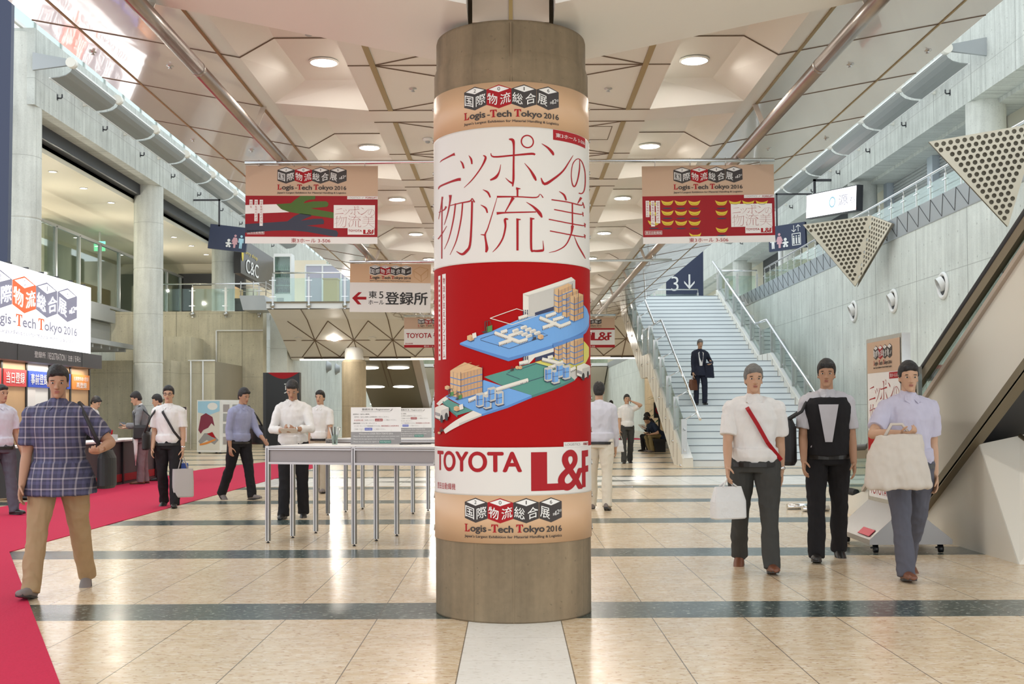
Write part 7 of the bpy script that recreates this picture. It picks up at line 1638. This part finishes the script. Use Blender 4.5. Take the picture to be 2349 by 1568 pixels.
BAGM = {'white': M['poly_bag'], 'brown': LEATHER['brown'], 'blue': simple('blue_bag_paper', (0.04, 0.10, 0.45), 0.5), 'grey': simple('grey_bag_paper', (0.42, 0.40, 0.40), 0.6), 'black': simple('black_nylon', (0.018, 0.018, 0.02), 0.6), 'canvas': cloth('off_white_canvas', (0.58, 0.52, 0.46))}
def shoulder_bag(I, s, label, w=0.32, h=0.30, d=0.12, mat=None, z=0.90, fwd=0.0):
    mat = mat or BAGM['black']; c = Vector((s * (0.20 * I['W'] + d / 2 + 0.055), -fwd, z * I['k'])); cw = world_of(I, c); t = thing('shoulder_bag', label, 'bag', cw); Rr = I['R'].to_3x3(); m = MB()
    ex, ey = Rr @ Vector((0, 1, 0)), Rr @ Vector((1, 0, 0)); loft(m, [(cw + Vector((0, 0, -h / 2)), ex * w * 0.45, ey * d * 0.4), (cw + Vector((0, 0, -h * 0.42)), ex * w * 0.5, ey * d * 0.52), (cw + Vector((0, 0, h * 0.3)), ex * w * 0.5, ey * d * 0.5), (cw + Vector((0, 0, h / 2)), ex * w * 0.44, ey * d * 0.25)], 20); b_ = m.build('bag_body', mat, t)
    m = MB(); sh = world_of(I, I['at'](0.475) + I['X'] * s * 0.13 * I['W'] + Vector((0, 0, 0.045)))
    for f_ in (-1, 1): 
        mid = world_of(I, Vector((s * 0.215 * I['W'], -f_ * 0.135 * I['W'], 1.28 * I['k']))); m.tube([sh, mid, cw + ex * w * 0.40 * (-f_) + Vector((0, 0, h / 2 - 0.02))], 0.014, 8)
    m.build('strap', mat, t); return t
# --- the three walkers by the escalator
I = person('man in white short-sleeved shirt and dark trousers walking toward the viewer, grey-haired, red strap across his chest', (2.02, 9.62, 0), -0.15, 1.70, 'people walking through the hall', ((0.26, 0.06), (-0.20, 0.30)), 0.02, (0.05, 0.1), (('hang', -0.25, 0.25), ('hang', 0.25, 0.35)), 1.14, 0.0065, ('white', 'short', True), 'charcoal', 'brown', 'hair_grey', extras=(neck_strap(M['lred'], -1), lambda I: watch(I, 1)))
carry(I, -1, 'carrier_bag', 'white carrier bag in the hand of the man with the red strap', 0.30, 0.26, 0.11, BAGM['white'], 0.4, handle=0.07, soft=True)
I['root']['label'] = 'grey-haired man in white short-sleeved shirt with a red strap, walking in dark trousers'
I = person('dark', (2.80, 10.25, 0), -0.18, 1.76, 'people walking through the hall', ((-0.16, 0.22), (0.22, 0.04)), 0.05, (0.05, -0.1), (('hang', -0.05, 0.5), ('hang', 0.1, 0.45)), 1.04, 0.0065, ('greyshirt', 'short', True), 'black', 'black', 'hair', True, vest='black')
I['root']['label'] = 'man in black vest over pale grey shirt, striding beside the white-shirted man'
shoulder_bag(I, -1, 'black shoulder bag on the man in the black vest', 0.34, 0.42, 0.16, z=1.02)
I = person('lav', (3.14, 9.15, 0), 0.08, 1.70, 'people walking through the hall', ((-0.22, 0.30), (0.26, 0.06)), 0.03, (0.12, -0.2), (('hang', -0.12, 0.22), ('ik', (-0.20, -0.33, 1.14), (-0.8, 0.3, -0.5), None, None, True)), 1.10, 0.0065, ('lavender', 'short', True), 'greytrs', 'brown', 'hair')
I['root']['label'] = 'man in lavender shirt hugging a pale bag, walking before the poster stand'
S, E, Wr = I['AR'][-1]; c = world_of(I, Wr + Vector((-0.05, -0.07, -0.20))); t = thing('tote_bag', 'large off-white tote bag held by the man in the lavender shirt', 'bag', c)
m = MB(); loft(m, [(c + Vector((0, 0, -0.22)), (0.24, 0.05, 0), (-0.02, 0.08, 0)), (c + Vector((0, 0, -0.20)), (0.265, 0.05, 0), (-0.02, 0.095, 0)), (c + Vector((-0.01, 0, 0.02)), (0.235, 0.04, 0), (-0.02, 0.09, 0)), (c + Vector((0, 0, 0.19)), (0.19, 0.03, 0), (-0.01, 0.05, 0))], 26); me = fuse(m, 0.012, 5, 0.016, 3); link_mesh('bag_body', me, BAGM['canvas'], t)
m = MB(); m.tube([c + Vector((-0.1, 0, 0.18)), c + Vector((-0.04, 0.03, 0.27)), c + Vector((0.04, 0.03, 0.27)), c + Vector((0.1, 0, 0.18))], 0.012, 8); m.build('handle', BAGM['canvas'], t)
# --- on and around the stairs
I = person('stairs', (5.02, 30.62, 1.468), 0.05, 1.72, 'people walking through the hall', ((0.20, 0.25), (0.0, 0.0)), 0.03, (0.15, 0.0), (('ik', (0.22, -0.18, 1.08), (0.6, 0.6, -0.5)), ('hang', 0.08, 0.2)), 1.0, 0.010, ('white', 'long', False), 'navy', 'black', 'hair_grey', jacket='navy')
I['root']['label'] = 'man in dark navy suit and white shirt coming down the staircase'
carry(I, -1, 'briefcase', 'brown briefcase in the hand of the man on the staircase', 0.38, 0.28, 0.10, BAGM['brown'], 0.9, handle=0.08)
S, E, Wr = I['AR'][1]; c = world_of(I, Wr + Vector((0.0, 0.04, -0.12))); t = thing('folded_coat', 'dark coat folded over the arm of the man on the staircase', 'coat', c); m = MB(); loft(m, [(c + Vector((0, 0, -0.24)), (0.13, 0, 0), (0, 0.06, 0)), (c + Vector((0, 0, 0)), (0.12, 0, 0), (0, 0.075, 0)), (c + Vector((0, 0, 0.16)), (0.10, 0, 0), (0, 0.06, 0))], 18); link_mesh('coat_body', fuse(m, 0.014, 4, 0.012, 2), CL['navy'], t)
I = person('phone', (2.95, 29.4, 0), 0.1, 1.73, 'people walking through the hall', ((-0.14, 0.2), (0.14, 0.03)), 0.0, (0.0, 0.0), (('ik', (0.13, -0.09, 1.56), (0.9, -0.5, -0.6), None, None, True), ('hang', 0.05, 0.2)), 1.0, 0.010, ('white', 'short', True), 'charcoal', 'black', 'hair')
I['root']['label'] = 'man in white short-sleeved shirt holding a phone to his ear near the stair foot'
hp_ = world_of(I, I['hpos'](0.094, 0.0, 0.075)); m = MB(); m.obox((0, 0, 0), (0.006, 0, 0), (0, 0.035, -0.02), (0, 0.028, 0.06)); o = m.build('mobile_phone', M['black']); o.location = hp_; tag(o, 'dark mobile phone held to the ear of the man near the stairs', 'phone')
carry(I, -1, 'carrier_bag', 'pale carrier bag in the hand of the man on the phone', 0.26, 0.30, 0.10, BAGM['white'], 0.2, soft=True)
I = person('away', (1.19, 15.6, 0), pi - 0.15, 1.70, 'people walking through the hall', ((0.16, 0.04), (-0.12, 0.16)), 0.02, (0, 0), (('hang', -0.1, 0.2), ('hang', 0.1, 0.2)), 1.06, 0.008, ('lilac', 'long', True), 'cream', 'grey', 'hair')
I['root']['label'] = 'man in pale lilac shirt and cream trousers half hidden behind the poster column'
I = person('far', (3.82, 44.0, 0), pi, 1.72, 'people walking through the hall', ((0.14, 0.04), (-0.12, 0.16)), 0.02, (0, 0), (('hang', -0.1, 0.2), ('hang', 0.1, 0.2)), 1.0, 0.012, ('white', 'short', True), 'black', 'black', 'hair', vest='black')
I['root']['label'] = 'distant man in black vest seen from behind, beyond the man on the phone'
I = person('seat1', (4.74, 38.02, 0), -1.3, 1.70, 'seated men under the staircase', ((1.4, 0.9), (1.4, 0.5)), 0.35, (0.45, 0.0), (('ik', (0.08, -0.36, 0.75),), ('ik', (-0.08, -0.36, 0.75),)), 1.0, 0.011, ('white', 'long', False), 'black', 'black', 'hair', jacket='black', sit=0.43)
I['root']['label'] = 'seated man in black suit reading papers under the staircase'
m = MB(); c = world_of(I, Vector((0, -0.42, 0.80))); m.obox((0, 0, 0), (0.11, 0.06, 0), (-0.06, 0.12, 0.08), (0, -0.0006, 0.001)); o = m.build('paper_sheets', M['paper']); o.location = c; tag(o, 'white paper sheets held by the seated man in the black suit', 'paper')
I = person('seat2', (4.80, 37.30, 0), -1.2, 1.72, 'seated men under the staircase', ((1.4, 0.6), (1.4, 1.0)), 0.75, (0.35, 0.0), (('ik', (0.16, -0.42, 0.58),), ('ik', (-0.10, -0.45, 0.60),)), 1.04, 0.011, ('navytee', 'short', False), 'olive', 'grey', 'hair', sit=0.43)
I['root']['label'] = 'seated man in navy T-shirt and khaki trousers leaning forward under the staircase'
I = person('top', (6.62, 57.0, Z2), 0.0, 1.72, None, ((0, 0), (0, 0)), 0.0, (0, 0), (('ik', (0.13, -0.09, 1.50), (0.9, -0.5, -0.6)), ('hang', 0.0, 0.1)), 1.0, 0.013, ('white', 'short', True), 'black', 'black', 'hair')
I['root']['label'] = 'man whose head shows over the stair head below the navy 3 sign'
# --- the registration side
I = person('plaid', (-3.36, 8.6, 0), 0.10, 1.70, 'people walking through the hall', ((-0.30, 0.18), (0.34, 0.04)), 0.06, (0.15, 0.2), (('ik', (0.36, -0.28, 1.06), (0.7, 0.4, -0.6), None, None, True), ('hang', 0.05, 0.35)), 1.15, 0.0065, ('plaid', 'short', False), 'khaki', 'grey', 'hair', True)
I['root']['label'] = 'man in navy plaid shirt and khaki trousers striding over the carpet bend'
shoulder_bag(I, 1, 'dark shoulder bag on the hip of the man in the plaid shirt', 0.30, 0.28, 0.12, z=0.92)
I = person('edge', (-6.72, 15.2, 0), 1.0, 1.70, 'people walking through the hall', ((0.2, 0.04), (-0.16, 0.2)), 0.03, (0.0, 0.0), (('hang', 0.1, 0.4), ('hang', -0.1, 0.3)), 1.05, 0.009, ('lilac', 'short', True), 'greytrs', 'black', 'hair', True)
I['root']['label'] = 'man in pale lilac shirt walking past the booth, cut off by the picture edge'
I = person('bags', (-4.84, 16.35, 0), 0.08, 1.70, 'people walking through the hall', ((0.18, 0.05), (-0.14, 0.22)), 0.02, (0.05, 0.05), (('hang', 0.05, 0.12), ('hang', -0.1, 0.5)), 1.04, 0.008, ('white', 'short', True), 'black', 'black', 'hair', extras=(glasses, neck_strap(BAGM['black'], -1), lambda I: watch(I, 1)))
I['root']['label'] = 'man in glasses and white short-sleeved shirt carrying bags along the carpet'
carry(I, 1, 'carrier_bag', 'grey carrier bag in the hand of the man with glasses', 0.30, 0.40, 0.11, BAGM['grey'], 0.5, handle=0.18)
c = world_of(I, Vector((0.12, 0.16, 0.42))); t = thing('paper_bag', 'blue paper bag behind the leg of the man with glasses', 'bag', c); m = MB(); m.obox(c, (0.10, 0.05, 0), (-0.02, 0.04, 0), (0, 0, 0.19)); m.build('bag_body', BAGM['blue'], t); m = MB(); m.tube([c + Vector((-0.05, 0, 0.19)), c + Vector((0, 0, 0.36)), c + Vector((0.05, 0, 0.19))], 0.005, 8); m.build('handle', BAGM['blue'], t)
shoulder_bag(I, -1, 'black shoulder bag on the man with glasses', 0.28, 0.26, 0.10, z=0.95)
I = person('suit', (-6.93, 21.75, 0), -1.35, 1.72, 'people at the registration counter', ((0.04, 0.02), (-0.03, 0.04)), 0.10, (0.35, 0.0), (('ik', (0.12, -0.28, 1.10),), ('ik', (-0.12, -0.30, 1.06),)), 1.02, 0.008, ('white', 'long', False), 'mauve', 'brown', 'hair', jacket='grey')
I['root']['label'] = 'man in grey jacket and mauve-grey trousers standing at the registration counter'
c = world_of(I, Vector((0.05, -0.36, 1.13))); m = MB(); m.obox((0, 0, 0), (0.05, 0.02, 0), (-0.02, 0.06, 0.03), (0, -0.002, 0.004)); o = m.build('card_wallet', M['black']); o.location = c; tag(o, 'small dark card wallet held by the man in the grey jacket', 'wallet')
c = world_of(I, Vector((0.26, -0.10, 0.86))); t = thing('umbrella', 'folded clear umbrella hanging beside the man in the grey jacket', 'umbrella', c); m = MB(); m.lathe([(0.012, -0.42), (0.03, -0.25), (0.045, 0.0), (0.03, 0.16), (0.012, 0.20)], c, 14); m.build('canopy', M['poly_bag'], t); m = MB(); m.tube([c + Vector((0, 0, -0.5)), c + Vector((0, 0, 0.34)), c + Vector((0.02, 0, 0.38)), c + Vector((0.05, 0, 0.36))], 0.008, 8); m.build('shaft', M['white'], t)
shoulder_bag(I, 1, 'black bag hanging at the side of the man in the grey jacket', 0.28, 0.26, 0.10, z=0.98)
I = person('behind', (-6.88, 22.75, 0), -1.4, 1.68, 'people at the registration counter', ((0.04, 0.02), (-0.03, 0.04)), 0.06, (0.25, 0.0), (('ik', (0.12, -0.28, 1.06),), ('ik', (-0.12, -0.28, 1.06),)), 1.0, 0.009, ('white', 'short', True), 'black', 'black', 'hair')
I['root']['label'] = 'man in white shirt and black trousers at the counter, mostly hidden by the grey jacket'
I = person('staff', (-8.19, 22.4, 0), 1.35, 1.66, 'people at the registration counter', ((0.0, 0.0), (0.0, 0.0)), 0.16, (0.45, 0.0), (('ik', (0.12, -0.27, 0.98),), ('ik', (-0.12, -0.27, 0.98),)), 0.94, 0.008, ('white', 'long', True), 'black', 'black', 'hair')
I['root']['label'] = 'desk clerk in white shirt bending over behind the registration counter'
I = person('violet', (-4.16, 17.7, 0), 0.9, 1.70, 'people walking through the hall', ((0.22, 0.05), (-0.2, 0.28)), 0.12, (0.2, 0.0), (('hang', 0.35, 0.5), ('hang', -0.15, 0.3)), 1.05, 0.008, ('bluegrey', 'roll', True), 'black', 'grey', 'hair', True)
I['root']['label'] = 'man in blue-grey shirt leaning into his stride between carpet and tables'
shoulder_bag(I, 1, 'black bag on the shoulder of the man in the blue-grey shirt', 0.34, 0.30, 0.14, z=1.0)
I = person('reader', (-2.74, 14.55, 0), 0.05, 1.72, 'people walking through the hall', ((-0.10, 0.14), (0.12, 0.03)), 0.03, (0.42, 0.0), (('ik', (0.05, -0.30, 1.12), (0.9, 0.3, -0.6), None, None, True), ('ik', (-0.06, -0.30, 1.10), (-0.9, 0.3, -0.6), None, None, True)), 1.02, 0.007, ('white', 'roll', True), 'black', 'black', 'hair', True, extras=(lambda I: watch(I, 1),))
I['root']['label'] = 'man in white shirt with rolled sleeves looking down at papers behind the writing table'
c = world_of(I, Vector((0.0, -0.40, 1.10))); m = MB(); m.obox((0, 0, 0), (0.10, 0, 0), (0, 0.10, -0.03), (0, 0.0005, 0.0015)); o = m.build('leaflet', M['paper']); o.location = c; tag(o, 'small white leaflet in the hands of the man behind the table', 'leaflet')
I = person('beige', (-3.16, 19.2, 0), -0.2, 1.68, 'people walking through the hall', ((0.2, 0.05), (-0.16, 0.2)), 0.02, (0.05, 0.0), (('hang', 0.2, 0.3), ('hang', -0.2, 0.3)), 1.0, 0.009, ('white', 'short', True), 'beige', 'grey', 'hair')
I['root']['label'] = 'man in white shirt and beige trousers walking behind the man with the papers'
